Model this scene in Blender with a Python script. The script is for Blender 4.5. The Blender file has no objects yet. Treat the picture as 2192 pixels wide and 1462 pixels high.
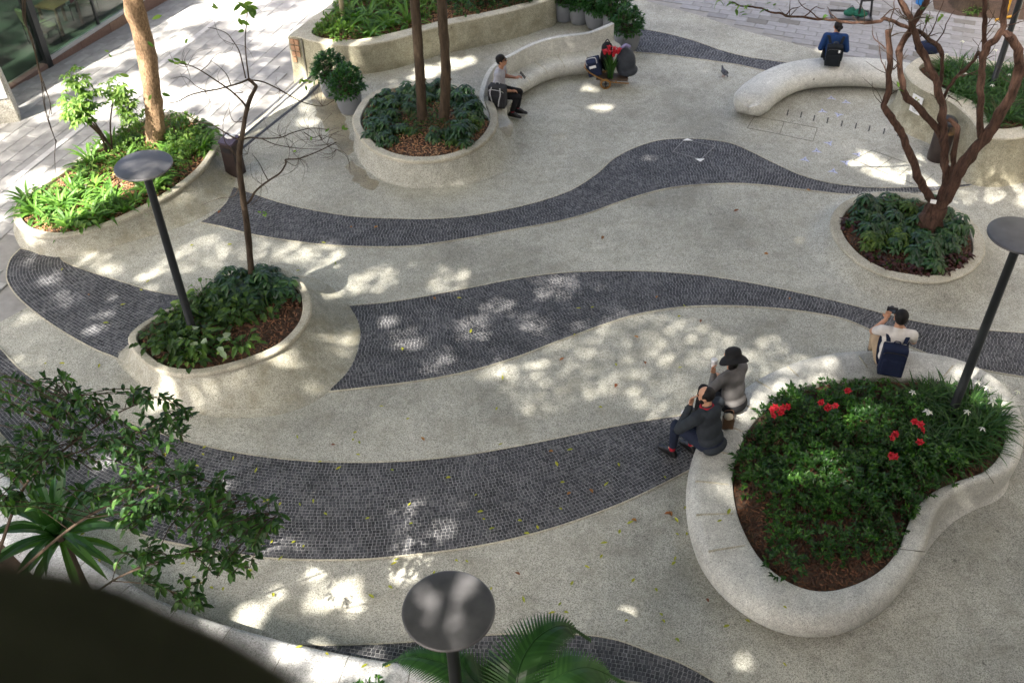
import bpy, bmesh, math, random
from mathutils import Vector, Matrix, noise
random.seed(7)
scene = bpy.context.scene
col = scene.collection
R = math.radians

# ------------------------------------------------------------------ camera
W0, H0 = 2192.0, 1462.0          # size of the photograph the measurements were taken on
FPX = 2170.0                     # focal length in those pixels
CAM = Vector((0, 0, 9.6))
PITCH = R(41.74)
ROLL = R(-1.18)
_f = Vector((0, math.cos(PITCH), -math.sin(PITCH)))
_r0 = Vector((1, 0, 0))
_u0 = _r0.cross(_f)
_r = _r0 * math.cos(ROLL) + _u0 * math.sin(ROLL)
_u = _r.cross(_f)
cam_data = bpy.data.cameras.new('camera')
cam_data.sensor_width = 36
cam_data.lens = FPX / W0 * 36
cam_data.clip_start = 0.05
cam_data.clip_end = 400
cam_data.dof.use_dof = True
cam_data.dof.focus_distance = 11.0
cam_data.dof.aperture_fstop = 2.1
cam = bpy.data.objects.new('camera', cam_data)
col.objects.link(cam)
m = Matrix((( _r.x, _u.x, -_f.x, CAM.x), (_r.y, _u.y, -_f.y, CAM.y), (_r.z, _u.z, -_f.z, CAM.z), (0, 0, 0, 1)))
cam.matrix_world = m
scene.camera = cam

# ------------------------------------------------------------------ light
SUN_EL, SUN_AZ = R(54), R(222)   # azimuth clockwise from +Y: the sun stands to the left, a little behind the camera
SUN = Vector((math.sin(SUN_AZ) * math.cos(SUN_EL), math.cos(SUN_AZ) * math.cos(SUN_EL), math.sin(SUN_EL)))
world = bpy.data.worlds.new('World')
scene.world = world
world.use_nodes = True
nt = world.node_tree
sky = nt.nodes.new('ShaderNodeTexSky')
sky.sky_type = 'NISHITA'
sky.sun_disc = False
sky.sun_elevation = SUN_EL
sky.sun_rotation = SUN_AZ
sky.dust_density = 8.0
sky.air_density = 0.7
sky.ozone_density = 0.4
nt.links.new(sky.outputs[0], nt.nodes['Background'].inputs[0])
nt.nodes['Background'].inputs[1].default_value = 0.11
sd = bpy.data.lights.new('sun', 'SUN')
sd.energy = 5.0
sd.angle = R(0.6)
sd.color = (1.0, 0.93, 0.83)
sun = bpy.data.objects.new('sun', sd)
col.objects.link(sun)
sun.location = SUN * 60
sun.rotation_euler = (-SUN).to_track_quat('-Z', 'Y').to_euler()
scene.view_settings.view_transform = 'Standard'
scene.view_settings.look = 'None'
scene.view_settings.gamma = 1.0
scene.view_settings.exposure = 2.6
scene.render.engine = 'CYCLES'
scene.cycles.max_bounces = 6
scene.cycles.diffuse_bounces = 4
scene.cycles.glossy_bounces = 3
scene.cycles.transmission_bounces = 5
scene.cycles.transparent_max_bounces = 8
scene.cycles.use_denoising = True
scene.cycles.caustics_reflective = False
scene.cycles.caustics_refractive = False

# ------------------------------------------------------------------ measuring: a pixel of the photograph -> a point of the place
def ray(px, py):
    return _f * FPX + _r * (px - W0 / 2) - _u * (py - H0 / 2)
def at(px, py, z=0.0):
    d = ray(px, py)
    return CAM + d * ((z - CAM.z) / d.z)
def atY(px, py, Y):
    d = ray(px, py)
    return CAM + d * (Y / d.y)
def pxm(p):                       # pixels per metre at a point
    return FPX / (Vector(p) - CAM).dot(_f)
def proj(p):
    d = Vector(p) - CAM
    w = d.dot(_f)
    return (W0 / 2 + FPX * d.dot(_r) / w, H0 / 2 - FPX * d.dot(_u) / w)

# ------------------------------------------------------------------ object helpers
def tag(o, label=None, cat=None, group=None, kind=None):
    if label: o['label'] = label
    if cat: o['category'] = cat
    if group: o['group'] = group
    if kind: o['kind'] = kind
    return o
def link(name, me, mat=None, parent=None, loc=None, smooth=False):
    o = bpy.data.objects.new(name, me)
    col.objects.link(o)
    if me is not None and mat is not None:
        mats = mat if isinstance(mat, (list, tuple)) else [mat]
        if len(me.materials) == 0:
            for mm in mats: me.materials.append(mm)
    if parent is not None: o.parent = parent
    if loc is not None: o.location = loc
    if smooth and me is not None:
        me.polygons.foreach_set('use_smooth', [True] * len(me.polygons))
        me.set_sharp_from_angle(angle=R(48))
    return o
def empty(name, loc=(0, 0, 0), rz=0.0):
    o = bpy.data.objects.new(name, None)
    col.objects.link(o)
    o.empty_display_size = 0.1
    o.location = loc
    o.rotation_euler = (0, 0, rz)
    return o
def mesh(name, verts, faces, mat_idx=None):
    me = bpy.data.meshes.new(name)
    me.from_pydata([tuple(v) for v in verts], [], faces)
    if mat_idx: me.polygons.foreach_set('material_index', mat_idx)
    me.update()
    return me
def copy_thing(root, loc=None, rz=None, scale=None, parent=None):
    r = root.copy(); col.objects.link(r)
    r.parent = parent
    if loc is not None: r.location = loc
    if rz is not None: r.rotation_euler = (r.rotation_euler.x, r.rotation_euler.y, rz)
    if scale is not None: r.scale = (scale, scale, scale) if isinstance(scale, (int, float)) else scale
    for ch in list(root.children):
        copy_thing(ch, parent=r)
    return r

class MB:
    """collects vertices and faces for one mesh"""
    def __init__(s): s.v = []; s.f = []; s.m = []; s.cur = 0
    def add(s, verts, faces):
        b = len(s.v); s.v += [Vector(p) for p in verts]
        for f in faces: s.f.append(tuple(i + b for i in f)); s.m.append(s.cur)
    def box(s, c, size, rot=None):
        hx, hy, hz = size[0] / 2, size[1] / 2, size[2] / 2
        vs = [Vector((x, y, z)) for z in (-hz, hz) for y in (-hy, hy) for x in (-hx, hx)]
        if rot is not None: vs = [rot @ v for v in vs]
        s.add([v + Vector(c) for v in vs], [(0, 2, 3, 1), (4, 5, 7, 6), (0, 1, 5, 4), (2, 6, 7, 3), (0, 4, 6, 2), (1, 3, 7, 5)])
    def rings(s, rs, closed=True, cap0=True, cap1=True):
        n = len(rs[0]); b = len(s.v)
        for r in rs: s.v += [Vector(p) for p in r]
        for k in range(len(rs) - 1):
            for i in range(n if closed else n - 1):
                j = (i + 1) % n
                s.f.append((b + k * n + i, b + k * n + j, b + (k + 1) * n + j, b + (k + 1) * n + i)); s.m.append(s.cur)
        if cap0: s.f.append(tuple(b + i for i in range(n))[::-1]); s.m.append(s.cur)
        if cap1: s.f.append(tuple(b + (len(rs) - 1) * n + i for i in range(n))); s.m.append(s.cur)
    def tube(s, pts, rad, n=8, cap=True, wob=0.0):
        pts = [Vector(p) for p in pts]
        rs = []
        prev = None
        for i, p in enumerate(pts):
            t = (pts[min(i + 1, len(pts) - 1)] - pts[max(i - 1, 0)])
            if t.length < 1e-9: t = Vector((0, 0, 1))
            t.normalize()
            if prev is None:
                a = t.orthogonal().normalized()
            else:
                a = prev - t * prev.dot(t)
                a = a.normalized() if a.length > 1e-6 else t.orthogonal().normalized()
            prev = a
            b = t.cross(a)
            r = rad[i] if isinstance(rad, (list, tuple)) else rad
            ring = []
            for k in range(n):
                w = 1 + wob * noise.noise(Vector((p.x * 5 + k * 1.7, p.y * 5, p.z * 5))) if wob else 1
                ring.append(p + (a * math.cos(2 * math.pi * k / n) + b * math.sin(2 * math.pi * k / n)) * r * w)
            rs.append(ring)
        s.rings(rs, True, cap, cap)
    def lathe(s, prof, c=(0, 0, 0), n=24, cap0=True, cap1=True):
        s.rings([[Vector(c) + Vector((r * math.cos(2 * math.pi * k / n), r * math.sin(2 * math.pi * k / n), z)) for k in range(n)] for r, z in prof], True, cap0, cap1)
    def build(s, name, mat, parent=None, smooth=False, loc=None):
        me = mesh(name, s.v, s.f, s.m if any(s.m) else None)
        return link(name, me, mat, parent, loc, smooth)

# ------------------------------------------------------------------ curve helpers
def spline(pts, n=12, closed=False):
    P = [Vector(p) for p in pts]; out = []
    L = len(P)
    for i in range(L if closed else L - 1):
        if closed: p0, p1, p2, p3 = P[(i - 1) % L], P[i], P[(i + 1) % L], P[(i + 2) % L]
        else: p0, p1, p2, p3 = P[max(i - 1, 0)], P[i], P[i + 1], P[min(i + 2, L - 1)]
        for k in range(n):
            t = k / n
            out.append(0.5 * ((2 * p1) + (p2 - p0) * t + (2 * p0 - 5 * p1 + 4 * p2 - p3) * t * t + (3 * p1 - p0 - 3 * p2 + p3) * t ** 3))
    if not closed: out.append(P[-1].copy())
    return out
def resample(pts, n, closed=False):
    P = list(pts) + ([pts[0]] if closed else [])
    d = [0.0]
    for a, b in zip(P, P[1:]): d.append(d[-1] + (b - a).length)
    out = []; j = 0
    m = n if closed else n - 1
    for i in range(n):
        s = d[-1] * i / m
        while j < len(d) - 2 and d[j + 1] < s: j += 1
        t = (s - d[j]) / max(d[j + 1] - d[j], 1e-9)
        out.append(P[j].lerp(P[j + 1], min(max(t, 0), 1)))
    return out
def px_curve(pp, z=0.0, n=10, closed=False):
    return spline([at(x, y, z) for x, y in pp], n, closed)
def area2(P):
    return sum(P[i].x * P[(i + 1) % len(P)].y - P[(i + 1) % len(P)].x * P[i].y for i in range(len(P)))
def ccw(P):
    return P if area2(P) > 0 else P[::-1]
def inside(p, P):
    c = False; n = len(P); j = n - 1
    for i in range(n):
        if (P[i].y > p.y) != (P[j].y > p.y) and p.x < (P[j].x - P[i].x) * (p.y - P[i].y) / (P[j].y - P[i].y) + P[i].x: c = not c
        j = i
    return c
def edge_dist(p, P):
    best = 9e9
    for i in range(len(P)):
        a, b = P[i], P[(i + 1) % len(P)]
        ab = Vector((b.x - a.x, b.y - a.y)); ap = Vector((p.x - a.x, p.y - a.y))
        t = max(0, min(1, ap.dot(ab) / max(ab.dot(ab), 1e-9)))
        best = min(best, (ap - ab * t).length)
    return best
def normals2(P, closed=True):
    out = []; n = len(P)
    for i in range(n):
        a = P[(i - 1) % n] if closed else P[max(i - 1, 0)]
        b = P[(i + 1) % n] if closed else P[min(i + 1, n - 1)]
        t = b - a; t.z = 0
        t = t.normalized() if t.length > 1e-9 else Vector((1, 0, 0))
        out.append(Vector((t.y, -t.x, 0)))     # outward for a counter-clockwise outline
    return out
def polar(P, c, n=72):
    """outline resampled by angle about c (the outline must be seen whole from c)"""
    out = []
    for k in range(n):
        a = 2 * math.pi * k / n
        d = Vector((math.cos(a), math.sin(a)))
        best = None
        for i in range(len(P)):
            p, q = P[i], P[(i + 1) % len(P)]
            ex, ey = q.x - p.x, q.y - p.y
            det = d.x * -ey + ex * d.y
            if abs(det) < 1e-12: continue
            wx, wy = p.x - c.x, p.y - c.y
            t = (wx * -ey + ex * wy) / det
            u = (d.x * wy - d.y * wx) / det
            if t > 0 and -1e-6 <= u <= 1 + 1e-6 and (best is None or t > best): best = t
        out.append(Vector((c.x + d.x * (best or 0.1), c.y + d.y * (best or 0.1), 0)))
    return out
def scatter(P, spacing, margin=0.0, jit=0.45, seed=1):
    rnd = random.Random(seed)
    xs = [p.x for p in P]; ys = [p.y for p in P]
    out = []; y = min(ys); row = 0
    while y < max(ys):
        x = min(xs) + (spacing / 2 if row % 2 else 0)
        while x < max(xs):
            p = Vector((x + rnd.uniform(-jit, jit) * spacing, y + rnd.uniform(-jit, jit) * spacing, 0))
            if inside(p, P) and (margin <= 0 or edge_dist(p, P) > margin): out.append(p)
            x += spacing
        y += spacing * 0.87; row += 1
    return out

# ------------------------------------------------------------------ materials
def new_mat(name):
    mt = bpy.data.materials.new(name); mt.use_nodes = True
    return mt, mt.node_tree, mt.node_tree.nodes['Principled BSDF']
def _tex_coord(nt, kind='Object', scale=None):
    tc = nt.nodes.new('ShaderNodeTexCoord')
    return tc.outputs[kind]
def _noise(nt, vec, scale, detail=3.0, rough=0.55):
    n = nt.nodes.new('ShaderNodeTexNoise'); n.inputs['Scale'].default_value = scale
    n.inputs['Detail'].default_value = detail; n.inputs['Roughness'].default_value = rough
    nt.links.new(vec, n.inputs['Vector']); return n.outputs['Fac']
def _ramp(nt, fac, stops, interp='LINEAR'):
    r = nt.nodes.new('ShaderNodeValToRGB'); r.color_ramp.interpolation = interp
    e = r.color_ramp.elements
    while len(e) < len(stops): e.new(0.5)
    for el, (p, c) in zip(e, stops):
        el.position = p; el.color = (*c, 1) if len(c) == 3 else c
    nt.links.new(fac, r.inputs[0]); return r.outputs[0]
def _mix(nt, a, b, fac, mode='MIX'):
    mx = nt.nodes.new('ShaderNodeMix'); mx.data_type = 'RGBA'; mx.blend_type = mode
    for sock, val in ((mx.inputs[0], fac), (mx.inputs[6], a), (mx.inputs[7], b)):
        if isinstance(val, (int, float)): sock.default_value = val
        elif isinstance(val, tuple): sock.default_value = (*val, 1) if len(val) == 3 else val
        else: nt.links.new(val, sock)
    return mx.outputs[2]
def _bump(nt, bs, h, strength, dist):
    b = nt.nodes.new('ShaderNodeBump'); b.inputs['Strength'].default_value = strength; b.inputs['Distance'].default_value = dist
    nt.links.new(h, b.inputs['Height']); nt.links.new(b.outputs[0], bs.inputs['Normal'])
def g3(v): return (v, v, v)

def aggregate(name, light, dark, grain=55, stain=0.35, stain_col=(0.30, 0.27, 0.19), rough=0.85, blotch=1.0):
    """washed aggregate concrete: fine pebbles, paler and browner patches, weathering"""
    mt, nt, bs = new_mat(name)
    v = _tex_coord(nt)
    vo = nt.nodes.new('ShaderNodeTexVoronoi'); vo.inputs['Scale'].default_value = grain
    nt.links.new(v, vo.inputs['Vector'])
    sep = nt.nodes.new('ShaderNodeSeparateColor'); nt.links.new(vo.outputs['Color'], sep.inputs[0])
    peb = _ramp(nt, sep.outputs[0], [(0.0, tuple(c * 0.6 for c in dark)), (0.22, dark), (0.6, light), (1.0, tuple(min(c * 1.25, 0.85) for c in light))])
    n2 = _noise(nt, v, grain * 2.1, 2)
    peb = _mix(nt, peb, _ramp(nt, n2, [(0.3, g3(0.6)), (0.7, g3(1.25))]), 0.75, 'MULTIPLY')
    big = _noise(nt, v, 0.45 * blotch, 7, 0.62)
    peb = _mix(nt, peb, _ramp(nt, big, [(0.36, g3(0.70)), (0.47, g3(0.95)), (0.55, g3(1.04)), (0.66, g3(1.2))]), 1.0, 'MULTIPLY')
    mid = _noise(nt, v, 2.7 * blotch, 6, 0.65)
    st = _ramp(nt, mid, [(0.46, g3(0.0)), (0.68, g3(1.0))])
    fac = nt.nodes.new('ShaderNodeMath'); fac.operation = 'MULTIPLY'; fac.inputs[1].default_value = stain
    nt.links.new(st, fac.inputs[0])
    colr = _mix(nt, peb, stain_col, fac.outputs[0])
    vs = nt.nodes.new('ShaderNodeTexVoronoi'); vs.inputs['Scale'].default_value = 2.3; nt.links.new(v, vs.inputs['Vector'])
    sp = _ramp(nt, vs.outputs['Distance'], [(0.035, g3(0.45)), (0.06, g3(1.0))])        # trodden-in spots
    vf = nt.nodes.new('ShaderNodeSeparateColor'); nt.links.new(vs.outputs['Color'], vf.inputs[0])
    colr = _mix(nt, colr, sp, _ramp(nt, vf.outputs[1], [(0.55, g3(0.0)), (0.75, g3(1.0))]), 'MULTIPLY')
    wn = _noise(nt, v, 7.0 * blotch, 8, 0.75)
    colr = _mix(nt, colr, _ramp(nt, wn, [(0.35, g3(0.86)), (0.65, g3(1.1))]), 1.0, 'MULTIPLY')
    nt.links.new(colr, bs.inputs['Base Color'])
    bs.inputs['Roughness'].default_value = rough
    bs.inputs['Specular IOR Level'].default_value = 0.3
    _bump(nt, bs, vo.outputs['Distance'], 0.25, 0.006)
    return mt
def plain(name, c, rough=0.6, metallic=0.0, var=0.15, nscale=8.0, spec=0.4, bump=0.0):
    mt, nt, bs = new_mat(name)
    v = _tex_coord(nt)
    n = _noise(nt, v, nscale, 4)
    nt.links.new(_mix(nt, (c[0], c[1], c[2], 1), _ramp(nt, n, [(0.25, g3(1 - var)), (0.75, g3(1 + var))]), 1.0, 'MULTIPLY'), bs.inputs['Base Color'])
    bs.inputs['Roughness'].default_value = rough
    bs.inputs['Metallic'].default_value = metallic
    bs.inputs['Specular IOR Level'].default_value = spec
    if bump: _bump(nt, bs, _noise(nt, v, nscale * 6, 3), bump, 0.01)
    return mt
def leafmat(name, cols, rough=0.5, trans=0.32, spec=0.28):
    """leaves: each leaf its own shade out of a ramp, some light coming through"""
    mt, nt, bs = new_mat(name)
    ge = nt.nodes.new('ShaderNodeNewGeometry')
    oi = nt.nodes.new('ShaderNodeObjectInfo')
    ad = nt.nodes.new('ShaderNodeMath'); ad.operation = 'MULTIPLY_ADD'; ad.inputs[1].default_value = 0.75
    ad2 = nt.nodes.new('ShaderNodeMath'); ad2.operation = 'MULTIPLY'; ad2.inputs[1].default_value = 0.25
    nt.links.new(oi.outputs['Random'], ad2.inputs[0]); nt.links.new(ge.outputs['Random Per Island'], ad.inputs[0]); nt.links.new(ad2.outputs[0], ad.inputs[2])
    n = len(cols)
    c = _ramp(nt, ad.outputs[0], [(i / (n - 1), cc) for i, cc in enumerate(cols)])
    nt.links.new(c, bs.inputs['Base Color'])
    bs.inputs['Roughness'].default_value = rough
    bs.inputs['Specular IOR Level'].default_value = spec
    tr = nt.nodes.new('ShaderNodeBsdfTranslucent')
    nt.links.new(_mix(nt, c, (1.6, 1.9, 0.5), 1.0, 'MULTIPLY'), tr.inputs[0])
    ms = nt.nodes.new('ShaderNodeMixShader'); ms.inputs[0].default_value = trans
    nt.links.new(bs.outputs[0], ms.inputs[1]); nt.links.new(tr.outputs[0], ms.inputs[2])
    nt.links.new(ms.outputs[0], nt.nodes['Material Output'].inputs[0])
    return mt
def islandmat(name, cols, rough=0.8, spec=0.3, nscale=20, nvar=0.2, bump=0.0):
    """every piece of a mesh takes its own shade"""
    mt, nt, bs = new_mat(name)
    ge = nt.nodes.new('ShaderNodeNewGeometry')
    oi = nt.nodes.new('ShaderNodeObjectInfo')
    ad = nt.nodes.new('ShaderNodeMath'); ad.operation = 'ADD'
    fr = nt.nodes.new('ShaderNodeMath'); fr.operation = 'FRACT'
    nt.links.new(ge.outputs['Random Per Island'], ad.inputs[0]); nt.links.new(oi.outputs['Random'], ad.inputs[1]); nt.links.new(ad.outputs[0], fr.inputs[0])
    n = len(cols)
    c = _ramp(nt, fr.outputs[0], [(i / (n - 1), cc) for i, cc in enumerate(cols)])
    no = _noise(nt, _tex_coord(nt), nscale, 4)
    c = _mix(nt, c, _ramp(nt, no, [(0.25, g3(1 - nvar)), (0.75, g3(1 + nvar))]), 1.0, 'MULTIPLY')
    nt.links.new(c, bs.inputs['Base Color'])
    bs.inputs['Roughness'].default_value = rough
    bs.inputs['Specular IOR Level'].default_value = spec
    if bump: _bump(nt, bs, no, bump, 0.01)
    return mt
def barkmat(name, c1, c2, scale=14, stretch=0.25, bump=0.5):
    mt, nt, bs = new_mat(name)
    mp = nt.nodes.new('ShaderNodeMapping'); mp.inputs['Scale'].default_value = (1, 1, stretch)
    nt.links.new(_tex_coord(nt), mp.inputs['Vector'])
    n = _noise(nt, mp.outputs[0], scale, 6, 0.7)
    nt.links.new(_ramp(nt, n, [(0.32, c1), (0.62, c2)]), bs.inputs['Base Color'])
    bs.inputs['Roughness'].default_value = 0.85; bs.inputs['Specular IOR Level'].default_value = 0.2
    _bump(nt, bs, n, bump, 0.03)
    return mt

M = {}
M['plaza'] = aggregate('washed_aggregate', (0.465, 0.462, 0.405), (0.315, 0.312, 0.27), 115, 0.40, (0.24, 0.229, 0.175))
M['planter'] = aggregate('planter_concrete', (0.435, 0.425, 0.355), (0.325, 0.317, 0.262), 125, 0.65, (0.235, 0.215, 0.145), blotch=1.4)
M['wall_stained_shaded'] = aggregate('stained_shaded_wall', (0.40, 0.38, 0.285), (0.30, 0.283, 0.21), 125, 0.65, (0.19, 0.168, 0.105), blotch=1.1)  # stained concrete, base darkened further to stand in for shade on upright walls
M['rim'] = aggregate('planter_rim', (0.49, 0.463, 0.375), (0.42, 0.395, 0.315), 130, 0.30, (0.31, 0.28, 0.20), blotch=2)
M['bench'] = aggregate('bench_terrazzo', (0.57, 0.567, 0.52), (0.48, 0.477, 0.438), 130, 0.22, (0.36, 0.34, 0.28), 0.6, blotch=2)
M['groove'] = plain('groove_dark', (0.16, 0.155, 0.13), 0.9)
M['grout'] = plain('pale_grout', (0.265, 0.265, 0.27), 0.9, var=0.3, nscale=3)
M['cobble'] = islandmat('basalt_sett', [(0.032, 0.033, 0.037), (0.050, 0.052, 0.058), (0.064, 0.066, 0.073), (0.115, 0.115, 0.12)], 0.62, 0.35, 2.2, 0.42)
M['slab_far'] = islandmat('granite_slab_far', [(0.20, 0.20, 0.205), (0.25, 0.25, 0.257), (0.275, 0.275, 0.284), (0.265, 0.265, 0.272), (0.235, 0.233, 0.233), (0.145, 0.138, 0.125)], 0.7, 0.3, 9, 0.16)
M['slab'] = islandmat('granite_slab', [(0.30, 0.295, 0.285), (0.335, 0.33, 0.32), (0.35, 0.345, 0.335), (0.34, 0.335, 0.325), (0.28, 0.275, 0.265)], 0.75, 0.25, 3, 0.3)
M['slab_joint'] = plain('slab_joint', (0.27, 0.265, 0.255), 0.9)
M['soil'] = plain('soil', (0.075, 0.048, 0.033), 0.95, var=0.4, nscale=18, bump=0.8)
M['mulch'] = islandmat('bark_mulch', [(0.045, 0.022, 0.014), (0.10, 0.045, 0.025), (0.16, 0.075, 0.04), (0.06, 0.035, 0.025)], 0.85)
M['mulch2'] = islandmat('leafy_mulch', [(0.06, 0.03, 0.018), (0.16, 0.075, 0.04), (0.26, 0.13, 0.07), (0.09, 0.05, 0.035), (0.12, 0.06, 0.035)], 0.85)
M['dry_leaf'] = islandmat('dry_leaves', [(0.28, 0.13, 0.06), (0.36, 0.2, 0.1), (0.2, 0.09, 0.045), (0.42, 0.27, 0.15)], 0.7)
M['steel_dark'] = plain('dark_paint', (0.022, 0.025, 0.028), 0.35, 0.3, 0.1)
M['lamp_disc'] = plain('lamp_disc', (0.10, 0.099, 0.104), 0.38, 0.35, 0.28, 5, bump=0.05)
M['white'] = plain('white_paper', (0.78, 0.78, 0.78), 0.6, var=0.04)
M['black'] = plain('black', (0.012, 0.012, 0.014), 0.5)
M['pot'] = plain('grey_pot', (0.17, 0.18, 0.195), 0.55, var=0.12, nscale=5)
M['leaf_dark'] = leafmat('leaf_dark', [(0.018, 0.038, 0.009), (0.034, 0.075, 0.014), (0.058, 0.11, 0.018), (0.12, 0.18, 0.03)])
M['leaf_shrub'] = leafmat('leaf_shrub', [(0.009, 0.030, 0.006), (0.020, 0.066, 0.012), (0.038, 0.112, 0.018), (0.095, 0.21, 0.028)], 0.36, 0.3, 0.4)
M['leaf_umbrella'] = leafmat('leaf_umbrella', [(0.008, 0.026, 0.010), (0.016, 0.052, 0.018), (0.032, 0.085, 0.026), (0.07, 0.13, 0.03)], 0.38, 0.22, 0.4)
M['leaf_bright'] = leafmat('leaf_bright', [(0.04, 0.09, 0.02), (0.075, 0.15, 0.03), (0.13, 0.22, 0.045), (0.22, 0.32, 0.08)], 0.45, 0.35)
M['leaf_fern'] = leafmat('leaf_fern', [(0.05, 0.12, 0.025), (0.08, 0.18, 0.03), (0.12, 0.24, 0.04), (0.17, 0.29, 0.05)], 0.45, 0.35)
M['leaf_grass'] = leafmat('leaf_grass', [(0.015, 0.05, 0.014), (0.03, 0.085, 0.02), (0.05, 0.12, 0.025), (0.08, 0.16, 0.03)], 0.4, 0.3)
M['leaf_pot'] = leafmat('leaf_pot', [(0.008, 0.035, 0.013), (0.02, 0.07, 0.02), (0.035, 0.105, 0.028), (0.06, 0.15, 0.035)], 0.3)
M['leaf_tree'] = leafmat('leaf_tree', [(0.009, 0.028, 0.008), (0.018, 0.052, 0.014), (0.032, 0.085, 0.020), (0.09, 0.18, 0.03)], 0.42, 0.28)
M['leaf_palm'] = leafmat('leaf_palm', [(0.012, 0.04, 0.012), (0.022, 0.068, 0.018), (0.038, 0.10, 0.026)], 0.32, 0.25)
M['leaf_pale'] = leafmat('leaf_pale', [(0.30, 0.40, 0.26), (0.45, 0.52, 0.38), (0.12, 0.2, 0.07)], 0.5, 0.3)
M['leaf_canopy'] = leafmat('leaf_canopy', [(0.03, 0.07, 0.02), (0.05, 0.11, 0.03), (0.08, 0.15, 0.04)], 0.5, 0.35)
M['petal_red'] = leafmat('petal_red', [(0.34, 0.008, 0.016), (0.50, 0.014, 0.028), (0.55, 0.05, 0.08)], 0.5, 0.3)
M['petal_white'] = leafmat('petal_white', [(0.7, 0.68, 0.66), (0.8, 0.78, 0.78)], 0.5, 0.3)
M['bark_tan'] = barkmat('bark_tan', (0.13, 0.08, 0.045), (0.42, 0.28, 0.17), 34, 0.5, 1.0)
M['bark_brown'] = barkmat('bark_brown', (0.035, 0.026, 0.018), (0.085, 0.06, 0.04), 18, 0.2)
M['bark_red'] = barkmat('bark_red', (0.032, 0.019, 0.014), (0.115, 0.064, 0.046), 26, 0.2, 1.0)
M['bark_dark'] = barkmat('bark_dark', (0.028, 0.02, 0.015), (0.075, 0.055, 0.038), 20, 0.3)

# ================================================================== THE SETTING
def flat_poly(P, z):
    """triangulated flat sheet of an outline"""
    bm = bmesh.new()
    vs = [bm.verts.new((p.x, p.y, z)) for p in P]
    f = bm.faces.new(vs)
    if f.normal.z < 0: f.normal_flip()
    bm.normal_update()
    if f.normal.z < 0: f.normal_flip()
    bmesh.ops.triangulate(bm, faces=[f])
    me = bpy.data.meshes.new('sheet'); bm.to_mesh(me); bm.free()
    return me

# the street lies lower than the plaza at the far left and rises towards the near left
ST_A = Vector((-8.3, 12.2, 0)); ST_D = Vector((0.471, 0.882, 0)); ST_L = 8.28
def street_z(p):
    t = (Vector((p.x, p.y, 0)) - ST_A).dot(ST_D) / ST_L
    return -0.4 * min(max(0.0, t), 1.6) - 0.004
def at_street(px, py):
    z = -0.2
    for _ in range(12):
        p = at(px, py, z); z = street_z(p)
    return at(px, py, z)

edge = [at(*q, 0) for q in [(-900, 1000), (-300, 830), (0, 690), (75, 648)]]
edge += [at(*q, 0) for q in [(66, 590), (90, 520), (190, 460), (330, 400), (450, 352), (510, 318)]]
edge += px_curve([(545, 294), (600, 250), (656, 206)], 0, 6)
edge += [at(672, 172, 0), Vector((-3.6, 20.5, 0)), Vector((-3.0, 30, 0)), Vector((0, 60, 0))]
plaza_outline = edge + [Vector((70, 60, 0)), Vector((70, -40, 0)), Vector((-60, -40, 0)), Vector((-60, edge[0].y, 0))]
plaza = tag(link('plaza_ground', flat_poly(plaza_outline, 0.0), M['plaza']), 'pale washed aggregate plaza floor with winding dark bands', kind='structure')

# street sheet and its slabs
sv, sf = [], []
xs = [-60 + i * 2.0 for i in range(33)]; ys = [-10 + i * 1.5 for i in range(48)]
for y in ys:
    for x in xs: sv.append((x, y, street_z(Vector((x, y, 0)))))
nx = len(xs)
for j in range(len(ys) - 1):
    for i in range(nx - 1): sf.append((j * nx + i, j * nx + i + 1, (j + 1) * nx + i + 1, (j + 1) * nx + i))
street = tag(link('street', mesh('street', sv, sf), M['slab_joint']), 'sunlit granite paved street beyond the planters', kind='structure')

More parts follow.
